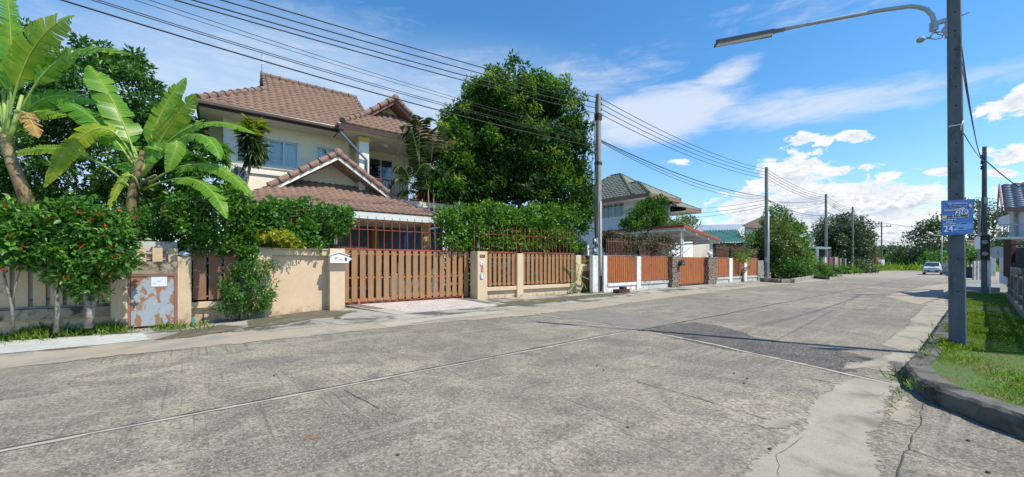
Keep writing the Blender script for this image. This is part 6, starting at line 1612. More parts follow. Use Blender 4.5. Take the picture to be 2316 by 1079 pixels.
# sprigs of new growth standing out of the surface, sunlight tinted into their leaves
sp_c = body[(body[:, 1] < bc.y + .6)]
sp_c = sp_c[RNG.random(len(sp_c)) < .30]; sp_c = sp_c + np.stack([RNG.normal(0, .25, len(sp_c)), RNG.uniform(-.45, -.05, len(sp_c)), RNG.uniform(.1, .45, len(sp_c))], 1)
foliage(BT, 'tree', sp_c, RNG.uniform(.24, .42, len(sp_c)), 58, .20, name='sunlit_new_growth', base=.56, var=.14, top=.6, up=.6, Wf=.42)

# ---- dark tree behind the bananas
dc = P(210, 300, 15.0)
DT = thing('mango_tree', 'dense dark leathery leaved tree behind the banana plants', 'tree', Vector((dc.x, dc.y, -.2)))
trunk(DT, (dc.x, dc.y, -.2), (dc.x, dc.y, 5.5), .2, .07, 'bark_pale', 9, 1.8, z0=.25)
k = 15.0 / FOC; cs = []
for (px, py, rx, rz, n) in ((205, 215, 105, 115, 95), (300, 240, 75, 90, 70), (110, 250, 85, 130, 80), (60, 190, 60, 90, 40), (370, 310, 70, 80, 55), (160, 370, 170, 90, 120), (330, 400, 90, 70, 55), (250, 140, 60, 42, 22), (50, 100, 40, 50, 18), (400, 350, 50, 60, 22), (40, 420, 60, 60, 24), (90, 500, 110, 70, 70), (240, 490, 90, 70, 60), (340, 470, 60, 60, 34), (-60, 400, 80, 120, 40)):
    cs.append(crown_points(P(px, py, 15.0), (rx * k, min(rx * k, 1.7), rz * k), n, .6, lump=.22))
cs = np.concatenate(cs)
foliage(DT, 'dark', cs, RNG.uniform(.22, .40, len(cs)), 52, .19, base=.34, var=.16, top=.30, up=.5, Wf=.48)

# ---- undergrowth behind the wall, seen between the boards and bars
for (lab, x0, x1, y0, y1, b_, n) in (('dark undergrowth behind the brown board panels right of the gate', 1010, 1320, 500, 665, 1.6, 260), ('dark undergrowth behind the far left boards', -120, 560, 500, 720, 1.5, 300)):
    C_ = []
    for _ in range(n):
        x = random.uniform(x0, x1); t = F1.t(x, b_ + random.uniform(-.3, .5)); p = F1.p(t, b_ + random.uniform(-.3, .5)); C_.append((p.x, p.y, random.uniform(-.1, 2.9)))
    C_ = np.array(C_); u_ = thing('undergrowth', lab, 'bushes', Vector((C_[:, 0].mean(), C_[:, 1].mean(), 0)))
    foliage(u_, 'dark', C_, .42, 34, .2, base=.25, var=.15, top=.2)
# ---- vines
def vine(label, pts, mats, L, n, rad, dpt=.32, name='creeper', extra=None, b0=.25, **kw):
    """a creeper over the wall: filled outline given along the wall, with its own depth"""
    xs = [p[0] for p in pts]; ys = [p[1] for p in pts]
    def inside(x, y):
        c = False; j = len(pts) - 1
        for i in range(len(pts)):
            if (ys[i] > y) != (ys[j] > y) and x < (xs[j] - xs[i]) * (y - ys[i]) / (ys[j] - ys[i]) + xs[i]: c = not c
            j = i
        return c
    C = []; tries = 0
    while len(C) < n and tries < n * 60:
        tries += 1; x = random.uniform(min(xs), max(xs)); y = random.uniform(min(ys), max(ys))
        if inside(x, y):
            b_ = b0 + random.uniform(-dpt, dpt); C.append(tuple(at1(x, y, b_)))
    C = np.array(C); t0 = thing(name, label, 'vine', Vector((C[:, 0].mean(), C[:, 1].mean(), C[:, 2].min())))
    foliage(t0, mats, C, rad, kw.pop('per', 40), L, name='foliage', **kw)
    mb = MB()
    for _ in range(10):
        a = C[random.randrange(len(C))]; b_ = C[random.randrange(len(C))]
        if np.linalg.norm(a - b_) < 3: mb.tube([a, (a + b_) / 2 + np.array((0, -.1, .1)), b_], .012, 4)
    if mb.v: mb.build('stems', M['bark'], t0)
    return t0
vine('thick bright green creeper over the bars to the right of the sliding gate', [(1000, 478), (1030, 466), (1070, 470), (1110, 458), (1160, 478), (1220, 462), (1270, 465), (1320, 455), (1345, 480), (1330, 515), (1300, 545), (1322, 560), (1310, 578), (1290, 575), (1265, 566), (1090, 562), (1040, 560), (1000, 545), (985, 556), (1010, 520), (995, 500)], 'vine', .15, 440, RNG.uniform(.2, .36, 440), .36, b0=.5, base=.36, var=.2, top=.3, per=44, up=.35, Wf=.6)
vine('dark green creeper covering the bars above the rendered wall left of the gate', [(560, 462), (610, 455), (660, 458), (700, 448), (735, 462), (785, 470), (790, 500), (775, 540), (755, 556), (700, 556), (640, 552), (560, 560), (545, 500)], 'vine_dark', .125, 190, RNG.uniform(.16, .30, 190), .26, b0=.25, base=.34, var=.18, top=.25, per=46, up=.2, Wf=.75)
vine('leafy creeper spilling over the meter box and the dark slatted panel', [(385, 450), (430, 430), (470, 438), (520, 425), (560, 440), (600, 470), (585, 520), (590, 560), (570, 590), (545, 575), (480, 570), (430, 565), (405, 540), (390, 500)], 'vine', .12, 150, RNG.uniform(.15, .28, 150), .35, b0=.0, base=.28, var=.2, top=.3, per=46, up=.3, Wf=.65)
# golden shrub
def shrubpts(lst, b_, n, k=None):
    o = []
    for (px, py, rx, rz, m_) in lst:
        c = at1(px, py, b_); kk = c.y / FOC; o.append(crown_points(c, (rx * kk, rx * kk * .7, rz * kk), m_, .5, lump=.2))
    return np.concatenate(o)
def shrub(name, label, cat, lst, b_, mats, L, per=34, rad=.16, stem=None, group=None, stem_m='bark_pale', **kw):
    c = shrubpts(lst, b_, 0); base = Vector((c[:, 0].mean(), c[:, 1].mean(), 0)); base.z = zg(base.x, base.y)
    o = thing(name, label, cat, base, group)
    if stem:
        mb = MB()
        for path, r in stem: mb.tube([at1(*q) for q in path], [r * (1 - .5 * i / len(path)) for i in range(len(path))], 7)
        mb.build('stem', M[stem_m], o)
    foliage(o, mats, c, rad, per, L, name='foliage', **kw)
    return o
shrub('golden_shrub', 'golden yellow leaved shrub peeping over the wall under the dark creeper', 'shrub', [(635, 540, 40, 18, 26), (600, 528, 30, 16, 14), (665, 552, 25, 8, 10)], -.05, 'yellow', .10, 34, .14, base=.45, var=.25, top=.3, stem=[([(630, 600, .3), (632, 545, .1)], .02)])
shrub('red_leaved_shrub', 'mixed green and reddish shrub behind the wall between the banana plant and the creeper', 'shrub', [(345, 500, 42, 40, 50), (360, 530, 30, 20, 16)], .8, 'vine_dark', .09, 36, .2, base=.3, var=.25, top=.3, stem=[([(345, 640, .8), (345, 500, .8)], .03)])
# bush on the street side of the wall
shrub('feathery_bush', 'feathery green bush growing at the foot of the beige wall over the dark panel', 'bush', [(562, 600, 30, 26, 18), (545, 650, 40, 40, 30), (588, 640, 34, 48, 20), (528, 690, 32, 22, 14), (575, 690, 34, 28, 14), (604, 600, 14, 20, 6), (606, 665, 16, 22, 7), (510, 660, 14, 14, 4)], -.35, 'feather', .115, 34, RNG.uniform(.10, .2, 113)[:0] if False else .15, base=.40, var=.2, top=.35, up=.7, Wf=.30, stem=[([(548, 722, -.3), (545, 690, -.35), (530, 650, -.35)], .02), ([(555, 722, -.3), (565, 680, -.35), (580, 620, -.35)], .02), ([(545, 722, -.3), (552, 660, -.3), (560, 600, -.3)], .016)])
# flowering shrubs on the verge
fl = []
def flowers(o, pts, b_):
    C = []
    for (px, py) in pts:
        c = np.array(at1(px, py, b_)); C.append(c + RNG.normal(0, .025, (14, 3)))
    C = np.concatenate(C); n = len(C); A = RNG.normal(size=(n, 3)); A[:, 1] -= .6
    leaf_mesh('blossom', LM['red'], o, C, A, RNG.normal(size=(n, 3)), RNG.uniform(.03, .05, n), RNG.uniform(.02, .032, n), RNG.uniform(.2, .9, n))
fb = -.75
def fpt(l): return [(x, y, fb) for x, y in l]
o = shrub('flowering_shrub', 'red flowering shrub with a slender curved stem at the far left edge', 'shrub', [(28, 500, 50, 34, 26), (22, 565, 46, 44, 28), (-30, 540, 60, 60, 24)], fb, 'shrub', .15, 24, .19, base=.36, var=.16, top=.35, group='red flowering shrubs on the verge', stem=[(fpt([(30, 745), (26, 690), (15, 650), (5, 600)]), .03), (fpt([(28, 690), (34, 650), (48, 600), (58, 570)]), .018)])
flowers(o, [(14, 467), (30, 533), (8, 610), (50, 560)], fb - .35)
o = shrub('flowering_shrub', 'red flowering shrub with pale forked trunk in front of the mouldy ledge', 'shrub', [(85, 505, 54, 38, 34), (112, 555, 58, 40, 36), (70, 565, 40, 34, 14)], fb, 'shrub', .15, 24, .19, base=.36, var=.16, top=.35, group='red flowering shrubs on the verge', stem=[(fpt([(127, 752), (130, 700), (128, 670), (112, 620), (90, 585)]), .05), (fpt([(128, 680), (142, 645), (150, 600)]), .03), (fpt([(120, 640), (108, 600), (112, 560)]), .022)])
flowers(o, [(80, 508), (110, 492), (30, 533)], fb - .4)
o = shrub('flowering_shrub', 'largest red flowering shrub with a thick trunk beside the rusty hatch', 'shrub', [(185, 525, 80, 52, 70), (240, 520, 60, 40, 34), (225, 590, 74, 42, 50), (170, 612, 48, 42, 28), (205, 655, 28, 34, 14), (190, 478, 56, 30, 18)], fb, 'shrub', .15, 26, .19, base=.36, var=.16, top=.38, group='red flowering shrubs on the verge', stem=[(fpt([(200, 742), (204, 710), (196, 675), (180, 630)]), .085), (fpt([(202, 715), (215, 680), (220, 640), (215, 600)]), .05), (fpt([(205, 735), (212, 690), (205, 650)]), .055)])
flowers(o, [(182, 480), (210, 496), (221, 482), (241, 511), (238, 532), (270, 473), (308, 493), (155, 627), (240, 619), (219, 598), (247, 561), (259, 580), (285, 577), (183, 558)], fb - .45)

# ---- banana plants
def banana_leaf(parent, base, mid, tip, w, tint=.45, tear=.35, roll=0.0, fold=.35, yel=0.0, seed=0, pet=.12, dm=None, wshape=.5):
    """petiole and midrib through three points; the blade hangs in torn strips either side"""
    rs = random.Random(seed); base, mid, tip = map(Vector, (base, mid, tip)); N = 38
    ctrl = mid * 2 - (base + tip) / 2
    def pt(f): return base * (1 - f) ** 2 + ctrl * 2 * f * (1 - f) + tip * f * f
    vs, fs, tn = [], [], []
    cam_dir = (Vector((0, 0, EYE)) - mid).normalized()
    for sd in (-1, 1):
        shift = 0; open_ = 0
        for i in range(N):
            f0 = pet + (1 - pet) * i / N; f1 = pet + (1 - pet) * (i + 1) / N
            if rs.random() < tear: open_ = rs.uniform(-.22, .28); shift = rs.uniform(-.02, .02)
            def prof(f):
                g = (f - pet) / (1 - pet); return (min(1, (g / .10) ** .6) if g < .10 else 1) * (1 if g < .5 else max(0.03, (1 - ((g - .5) / .5) ** 2.4)) ** .75)
            row = []
            for f in (f0, f1):
                p = pt(f); d = (pt(min(f + .02, 1)) - pt(max(f - .02, 0))).normalized()
                nrm = (cam_dir * .75 + Vector((0, 0, 1)) * .6); nrm = (nrm - d * nrm.dot(d)).normalized()
                sidev = d.cross(nrm).normalized(); ca, sa = math.cos(roll), math.sin(roll)
                sidev, nrm = sidev * ca + nrm * sa, nrm * ca - sidev * sa
                ww = w * prof(f) * (1 + rs.uniform(-.02, .02)); fo = fold + open_
                wave = .06 * math.sin(f * 40 + sd)
                q1 = p + sidev * sd * ww * .5 * math.cos(fo * .6) + nrm * (-ww * .5 * math.sin(fo * .6) + ww * wave * .2) + d * ww * .16
                q2 = p + sidev * sd * ww * math.cos(fo) + nrm * (-ww * math.sin(fo) + ww * wave) + d * (ww * .38 + shift)
                row.append((p, q1, q2))
            k = len(vs); vs += [row[0][0], row[0][1], row[0][2], row[1][0], row[1][1], row[1][2]]
            gap = rs.uniform(.15, .5) if rs.random() < tear * .8 else 0
            vs[k + 5] = vs[k + 5].lerp(vs[k + 2], gap); vs[k + 4] = vs[k + 4].lerp(vs[k + 1], gap * .35)
            fs += [(k, k + 3, k + 4, k + 1), (k + 1, k + 4, k + 5, k + 2)]
            j = rs.uniform(-.07, .07); g = (f0 - pet) / (1 - pet)
            tt = tint + j
            tt += .05 * math.sin(i * 2.4 + sd) ; tn += [tt + .12, tt, tt + yel * (g ** 1.2) + .02, tt + .12, tt, tt + yel * (g ** 1.2) + .02]
    me = bpy.data.meshes.new('blade'); off = rootloc(parent)
    me.from_pydata([tuple(v - off) for v in vs], [], fs); me.polygons.foreach_set('use_smooth', [True] * len(fs))
    a_ = me.attributes.new('tint', 'FLOAT', 'POINT'); a_.data.foreach_set('value', [max(0, min(1, x)) for x in tn])
    me.materials.append(dm or LM['banana']); o = bpy.data.objects.new('leaf', me); COL.objects.link(o); o.parent = parent
    mb = MB(); pts = [pt(i / 14) for i in range(15)]
    mb.tube(pts, [.035 * (1 - .93 * (i / 14) ** .7) + .002 for i in range(15)], 6); rb_ = mb.build('midrib', M['petiole'], parent)
    bpy.data.objects[rb_.name].parent = o
    return o
dA, dB = 9.6, 11.2
BA = thing('banana_plant', 'tall banana plant with a brown fibrous trunk at the far left edge', 'banana plant', P(75, 640, dA + .6), 'banana plants behind the wall')
mb = MB(); mb.tube([P(80, 700, dA + .3), P(72, 480, dA + .1), P(52, 430, dA), P(28, 370, dA), P(14, 320, dA), P(10, 290, dA)], [.17, .15, .13, .115, .10, .05], 12); mb.build('trunk', M['banana_stem'], BA)
mb = MB()
for (pts) in ([(10, 330), (12, 270), (8, 200)], [(15, 330), (30, 290), (50, 215)], [(12, 320), (20, 260), (22, 205)]): mb.tube([P(x, y, dA) for x, y in pts], [.07, .05, .03], 8)
mb.build('petioles', M['petiole'], BA)
ww = dA / FOC
LA = [((14, 320), (26, 140), (10, -60), 19, .50, 0, 9.4), ((12, 330), (64, 130), (168, 34), 31, .62, .1, 9.3), ((18, 330), (130, 138), (298, 124), 23, .50, .25, 9.6),
      ((20, 330), (95, 225), (222, 236), 22, .40, .1, 10.0), ((10, 330), (-30, 260), (-120, 300), 30, .45, 0, 9.3), ((12, 330), (-40, 130), (-160, 30), 32, .45, 0, 9.5), ((16, 330), (60, 260), (150, 262), 20, .55, .3, 9.9)]
for i, (b_, m_, t_, w_, tn_, yl, dd) in enumerate(LA):
    banana_leaf(BA, P(*b_, dA), P(*m_, (dA + dd) / 2), P(*t_, dd), w_ * ww, tn_, .5, 0.15 * (i % 3 - 1), .25, yl, seed=i + 3, pet=.3)
o = banana_leaf(BA, P(40, 255, 9.4), P(62, 262, 9.3), P(86, 312, 9.25), 16 * ww, .5, .6, 0, .5, 0, 77, .1, dm=M['drygold'])
BB = thing('banana_plant', 'bright banana plant with broad arching leaves above the meter box', 'banana plant', P(300, 640, dB + .3), 'banana plants behind the wall')
mb = MB(); mb.tube([P(290, 700, dB), P(296, 480, dB), P(303, 430, dB), P(315, 380, dB), P(322, 340, dB)], [.17, .15, .13, .10, .05], 12)
mb.tube([P(320, 420, dB - .1), P(335, 405, dB - .2), P(352, 396, dB - .25)], [.06, .04, .03], 8)
mb.build('trunk', M['banana_stem'], BB); ww = dB / FOC
LB = [((318, 400), (268, 255), (200, 148), 29, .50, 0, 11.4, .24), ((316, 400), (235, 290), (122, 218), 26, .42, 0, 11.0, .24), ((322, 400), (356, 275), (420, 176), 18, .55, 0, 11.6, .28), ((326, 395), (376, 298), (442, 214), 23, .62, 0, 11.0, .22),
      ((325, 390), (440, 284), (580, 304), 13, .5, .1, 11.0, .30), ((325, 400), (430, 305), (500, 362), 18, .46, 0, 10.7, .3), ((325, 425), (455, 372), (572, 446), 15, .5, 0, 10.6, .28), ((325, 430), (440, 408), (512, 494), 16, .5, .05, 10.3, .26),
      ((322, 395), (396, 318), (376, 390), 17, .52, .1, 10.6, .3), ((318, 430), (285, 398), (243, 480), 8, .7, .3, 10.6, .25), ((316, 400), (226, 290), (100, 424), 19, .66, .6, 10.2, .30), ((300, 430), (170, 345), (20, 352), 12, .5, .6, 10.4, .35),
      ((320, 400), (300, 330), (290, 380), 16, .45, 0, 11.6, .3), ((322, 400), (350, 330), (338, 372), 18, .45, 0, 10.9, .3), ((322, 410), (290, 380), (262, 372), 12, .45, .1, 11.2, .3)]
for i, (b_, m_, t_, w_, tn_, yl, dd, pt_) in enumerate(LB):
    banana_leaf(BB, P(*b_, dB), P(*m_, (dB + dd) / 2), P(*t_, dd), w_ * ww * 1.05, tn_, .30 if yl < .3 else .6, .12 * (i % 3 - 1), .28, yl, seed=i + 30, pet=pt_)
mb = MB(); dl = [P(380, 462, 10.9), P(372, 474, 10.9), P(366, 490, 10.9)]; mb.tube(dl, [.02, .10, .02], 7); mb.build('dry_sheath', M['drygold'], BB)

# ---- dracaena in front of the upstairs window
def strapleaves(parent, centers, n, L, mats, droop=.45, name='leaves', wf=.11, base=.4, up=.6):
    C, A, N = [], [], []
    for c in centers:
        d = rdir(n); d[:, 2] = np.abs(d[:, 2]) * .5 - droop * RNG.random(n) * 1.2
        C.append(np.array(c) + d * .05); A.append(d); N.append(np.tile(np.array([0, -.3, 1.0]), (n, 1)) + RNG.normal(0, .2, (n, 3)))
    C = np.concatenate(C); n_ = len(C); ln = L * RNG.uniform(.7, 1.2, n_)
    leaf_mesh(name, LM[mats], parent, C, np.concatenate(A), np.concatenate(N), ln, ln * wf, base + RNG.normal(0, .2, n_), droop=.3)
dz = at1(575, 330, 3.2)
DR = thing('dracaena', 'tall dracaena with drooping strap leaves in front of the upstairs window', 'plant', Vector((dz.x, dz.y, 0)))
mb = MB(); mb.tube([at1(545, 540, 3.2), at1(555, 430, 3.2), at1(568, 370, 3.2), at1(575, 290, 3.2)], [.05, .035, .03, .02], 7); mb.tube([at1(555, 430, 3.2), at1(562, 380, 3.2), at1(560, 330, 3.2)], [.03, .025, .02], 7); mb.build('stem', M['bark_pale'], DR)
strapleaves(DR, [at1(575 + random.uniform(-14, 14), y, 3.2 + random.uniform(-.2, .2)) for y in (282, 286, 292, 300)], 46, .46, 'yellow', .1, base=.1)
strapleaves(DR, [at1(575 + random.uniform(-16, 16), y, 3.2 + random.uniform(-.2, .2)) for y in range(296, 362, 6)], 46, .48, 'palm', 1.1, name='lower_leaves', base=.6)
c = at1(465, 360, 3.0); D2 = thing('dracaena', 'bushy strap leaved plants below the banana leaves left of the upstairs window', 'plant', Vector((c.x, c.y, 0)))
mb = MB(); mb.tube([at1(460, 560, 3), at1(470, 420, 3)], .04, 7); mb.build('stem', M['bark_pale'], D2)
strapleaves(D2, [at1(465 + random.uniform(-45, 45), 365 + random.uniform(-35, 70), 3.0 + random.uniform(-.5, .3)) for y in range(30)], 44, .42, 'vine_dark', .6, base=.55)
# ---- feathery palm beside the big tree
PL = thing('feather_palm', 'feather palm with dark arching fronds between the balcony and the big tree', 'palm', Vector((at1(955, 500, 2.6).x, at1(955, 500, 2.6).y, 0)))
mb = MB()
for (x0, x1, y1) in ((975, 968, 420), (985, 980, 430), (965, 955, 450)): mb.tube([at1(x0, 640, 2.9), at1((x0 + x1) / 2, 520, 2.9), at1(x1, y1, 2.9)], [.05, .04, .025], 8)
mb.build('trunk', M['bark'], PL)
C, A, N, Lg = [], [], [], []
fr_mb = MB()
for (x0, y0, mx_, my, x1, y1) in ((948, 370, 925, 285, 905, 330), (948, 370, 960, 270, 1010, 300), (948, 375, 930, 300, 895, 360), (948, 370, 945, 270, 925, 275), (930, 420, 905, 375, 878, 420), (930, 425, 900, 400, 876, 440), (935, 420, 960, 370, 1000, 400), (975, 370, 990, 290, 1020, 300), (930, 430, 930, 380, 905, 385), (965, 420, 950, 385, 915, 430), (940, 440, 955, 410, 985, 450), (935, 445, 915, 430, 895, 470), (950, 390, 935, 330, 898, 372)):
    p0, p1, p2 = at1(x0, y0, 2.6), at1(mx_, my, 2.6 + random.uniform(-.4, .4)), at1(x1, y1, 2.6 + random.uniform(-.8, .6))
    q = [p0 * (1 - f) ** 2 + (p1 * 2 - (p0 + p2) / 2) * 2 * f * (1 - f) + p2 * f * f for f in np.linspace(0, 1, 26)]
    fr_mb.tube(q, [.018 * (1 - .8 * i / 25) for i in range(26)], 5)
    for i in range(3, 26):
        d = (q[min(i + 1, 25)] - q[i - 1]).normalized(); sdv = d.cross(Vector((0, -.5, 1))).normalized()
        for s_ in (-1, 1):
            for h in (0, .5):
                C.append(q[i] - d * h * .05); A.append(sdv * s_ * .8 + d * .6 + Vector((0, 0, -.35))); N.append(Vector((0, -.4, 1))); Lg.append(.55 * math.sin(math.pi * min(1, .25 + i / 30)))
fr_mb.build('frond_stalks', mat('dark_olive_stalk', (.10, .14, .05)), PL)
C, A, N = [np.array([tuple(x) for x in a_]) for a_ in (C, A, N)]; Lg = np.array(Lg)
leaf_mesh('fronds', LM['palm'], PL, C, A, N, Lg, Lg * .11, RNG.uniform(.2, .8, len(C)), droop=.25)

# ---- cactus-like climber at the hatch
cc_ = thing('climbing_cactus', 'flat stemmed climbing cactus with pale green arms beside the small brown hatch', 'cactus', F1.p(6.3, -.15, 0))
mb = MB()
for path in (([1288, 660], [1300, 640], [1312, 628], [1318, 610]), ([1305, 620], [1318, 626], [1332, 632]), ([1310, 632], [1322, 645], [1326, 655]), ([1308, 600], [1300, 590], [1296, 575]), ([1300, 615], [1290, 612], [1282, 608]), ([1300, 650], [1304, 630], [1308, 612], [1310, 600]), ([1314, 630], [1318, 645], [1312, 658])):
    pts = [at1(x, y, -.25 - random.uniform(0, .15)) for x, y in path]
    for i in range(len(pts) - 1): mb.beam(pts[i], pts[i + 1], .035, .08, (0, 1, 0)); 
mb.build('stems', mat('pale_cactus_green', (.30, .42, .14), (.20, .34, .10), 6, .5), cc_, bevel=.01)
# ---- yellow tuft on the wall by the hatch
shrub('yellow_sprig', 'small yellow green sprig on the beam above the small hatch', 'plant', [(1325, 591, 8, 3, 5)], .0, 'yellow', .10, 14, .1, base=.3)

# ---- hedge, trees round the green roofed house
def at2(px, py, b_):
    t = F2.t(px, b_); p = F2.p(t, b_); p.z = EYE - (py - HYP) / FOC * p.y; return p
def crown2(name, label, cat, blobs, mats, L, per=36, rad=.3, trunk_h=None, group=None, fr_at=at2, m='bark', **kw):
    o = None; cs = []
    for (px, py, b_, rx, rz, n) in blobs:
        c = fr_at(px, py, b_); k = c.y / FOC; cs.append(crown_points(c, (rx * k, rx * k * .8, rz * k), n, .6, lump=.22))
    cs = np.concatenate(cs); g = Vector((cs[:, 0].mean(), cs[:, 1].mean(), 0)); o = thing(name, label, cat, g, group)
    if trunk_h: trunk(o, g, g + Vector((0, 0, trunk_h)), .14, .05, m, 6, 1.2)
    foliage(o, mats, cs, rad, per, L, **kw)
    return o
crown2('hedge', 'reddish brown hedge behind the first orange fence panels', 'hedge', [(1400, 552, .9, 42, 20, 60), (1450, 556, .9, 40, 18, 50), (1495, 558, .9, 34, 18, 44), (1380, 535, .9, 20, 16, 16)], 'hedge', .14, 40, .3, 1.8, name_=None) if False else None
def simple(name, label, cat, blobs, mats, L, per, rad, th, group=None, at=at2, m='bark', **kw):
    return crown2(name, label, cat, blobs, mats, L, per, rad, th, group, at, m, **kw)
simple('hedge', 'reddish brown hedge behind the first orange fence panels', 'hedge', [(1400, 555, .9, 44, 22, 90), (1450, 556, .9, 42, 20, 80), (1495, 558, .9, 36, 20, 70), (1380, 545, .9, 22, 20, 24)], 'hedge', .15, 40, .3, 1.8, base=.45, var=.3)
simple('hedge', 'thin brown green hedge behind the orange fence to the right of the gate', 'hedge', [(1640, 566, .8, 26, 14, 30), (1675, 568, .8, 24, 14, 26)], 'hedge', .15, 34, .3, 1.6, base=.45, var=.3)
simple('garden_tree', 'small round dark green tree in front of the green roofed house', 'tree', [(1465, 490, 1.8, 42, 28, 60), (1478, 465, 1.8, 28, 20, 24), (1440, 505, 1.8, 30, 14, 20)], 'tree', .17, 70, .34, 4.5, base=.34, var=.16, top=.2)
simple('garden_tree', 'pale feathery small tree above the white carport roof', 'tree', [(1515, 505, 3.2, 40, 18, 36), (1555, 505, 3.2, 26, 14, 18), (1490, 500, 3.2, 18, 16, 12)], 'yelgreen', .20, 34, .4, 3.6, base=.45, var=.2)
simple('climber', 'light green climber hanging over the last orange panels', 'vine', [(1672, 582, -.1, 22, 14, 18), (1690, 570, .2, 16, 10, 10)], 'vine', .17, 28, .28, 1.2, base=.45, var=.2)
simple('roadside_bush', 'small bushy plant in the dark corner right of the last orange panel', 'bush', [(1688, 545, 1.8, 18, 24, 16)], 'vine_dark', .2, 30, .35, 1.6)
def atd(px, py, d): return P(px, py, d)
LT = [
 ('roadside_tree', 'yellow green feathery tree rising directly behind the second power pole', 'tree', [(1718, 560, 41, 34, 44, 60), (1748, 545, 40, 48, 50, 90), (1776, 570, 40, 42, 42, 70)], 'yelgreen', .26, 44, .5, 4),
 ('roadside_tree', 'tall green tree with loose top to the right of the second power pole', 'tree', [(1758, 502, 48, 30, 30, 50), (1790, 532, 47, 34, 36, 60), (1775, 560, 47, 44, 36, 60)], 'vine_dark', .30, 42, .55, 5),
 ('roadside_bush', 'dark spreading bush on the verge just beyond the second power pole', 'bush', [(1775, 608, 39, 46, 24, 60), (1755, 595, 39.5, 34, 22, 34), (1800, 615, 40, 30, 16, 30)], 'dark', .24, 38, .42, 1),
 ('flowering_tree', 'light green bush with orange yellow flowers over the dark spreading bush', 'bush', [(1810, 585, 41.5, 26, 18, 30), (1822, 575, 42, 16, 12, 10)], 'vine', .26, 34, .42, 2),
 ('roadside_bush', 'round dark green bush beside the white wall panels', 'bush', [(1828, 616, 43, 20, 13, 24)], 'feather', .22, 34, .36, .8),
 ('roadside_bush', 'light green conical shrub between the white wall panels', 'bush', [(1850, 598, 45, 12, 16, 14), (1856, 612, 44.5, 18, 12, 18)], 'vine', .22, 34, .36, 1),
 ('roadside_bush', 'low wide shrub at the foot of the third power pole', 'bush', [(1880, 617, 46, 20, 12, 26), (1866, 612, 46.5, 14, 12, 12)], 'feather', .22, 34, .38, .8),
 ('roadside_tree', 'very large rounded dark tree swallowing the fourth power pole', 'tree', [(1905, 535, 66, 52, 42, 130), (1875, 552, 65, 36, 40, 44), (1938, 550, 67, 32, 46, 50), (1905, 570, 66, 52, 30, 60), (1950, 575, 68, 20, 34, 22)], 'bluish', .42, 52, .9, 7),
 ('roadside_bush', 'trimmed low bush right of the maroon gate', 'bush', [(1912, 612, 56, 24, 11, 28)], 'feather', .28, 32, .45, .7),
 ('roadside_bush', 'loose greyish bush at the last bend of the left verge', 'bush', [(1948, 606, 62, 22, 20, 34), (1962, 612, 63, 16, 12, 16)], 'bluish', .32, 32, .55, 1.5),
 ('roadside_bush', 'rusty orange leaved bush beyond the last bend', 'bush', [(1978, 590, 105, 15, 12, 18)], 'rust', .55, 30, .9, 1.5),
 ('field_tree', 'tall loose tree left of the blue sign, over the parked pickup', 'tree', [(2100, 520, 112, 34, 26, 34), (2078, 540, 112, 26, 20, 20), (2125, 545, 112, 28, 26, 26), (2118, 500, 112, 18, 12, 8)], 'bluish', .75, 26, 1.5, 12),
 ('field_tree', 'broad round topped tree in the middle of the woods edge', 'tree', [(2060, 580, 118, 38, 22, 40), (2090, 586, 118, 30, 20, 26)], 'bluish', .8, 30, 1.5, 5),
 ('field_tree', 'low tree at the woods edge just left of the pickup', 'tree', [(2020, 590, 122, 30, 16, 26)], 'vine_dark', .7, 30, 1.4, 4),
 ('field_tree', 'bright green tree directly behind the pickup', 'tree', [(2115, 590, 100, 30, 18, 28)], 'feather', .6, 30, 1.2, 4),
 ('side_tree', 'tall feathery tree right of the blue sign behind the leaning pole', 'tree', [(2225, 480, 66, 34, 34, 24), (2250, 510, 66, 36, 34, 26), (2205, 520, 66, 26, 34, 20), (2262, 480, 66, 20, 20, 8), (2210, 470, 66, 20, 18, 8), (2240, 550, 66, 40, 22, 24)], 'bluish', .50, 22, 1.0, 9),
 ('side_tree', 'leafy green bush tree behind the slim pole', 'tree', [(2205, 578, 52, 34, 22, 40), (2180, 590, 52, 20, 20, 16)], 'feather', .34, 34, .65, 3),
]
for (nm, lab, cat, bl, mats, L_, per, rad, th) in LT:
    simple(nm, lab, cat, [(x, y, d, rx, rz, n) for (x, y, d, rx, rz, n) in bl], mats, L_, per, rad, th, at=atd, base=.34, var=.18, top=.35)
ra = thing('red_roofed_house', 'low house with a brown red roof glimpsed past the blue sign', 'house', P(2212, 570, 60))
mb = MB(); mb.hexa([P(2186, 547, 64), P(2234, 547, 64), P(2234, 538, 70), P(2190, 538, 70), P(2186, 545, 64), P(2234, 545, 64), P(2234, 536.5, 70), P(2190, 536.5, 70)]); mb.build('roof', M['tile'], ra)
mb = MB(); mb.hexa([P(2188, 622, 65), P(2233, 622, 65), P(2233, 620, 69), P(2190, 620, 69), P(2188, 548, 65), P(2233, 548, 65), P(2233, 545, 69), P(2190, 545, 69)]); mb.build('wall', M['housewall'], ra)
wh_ = thing('white_hut', 'tiny pale hut behind the rusty bush at the end of the street', 'hut', P(1990, 600, 112))
mb = MB(); mb.box(FW, P(1984, 600, 112).x, P(1992, 600, 112).x, 112, 116, 0, P(1990, 583, 112).z); mb.build('wall', M['white'], wh_)
mb = MB(); mb.prism([P(1981, 585, 111.5), P(1994, 586, 111.5), P(1988, 581, 111.5)], (0, 5, 0)); mb.build('roof', M['fasciab'], wh_)
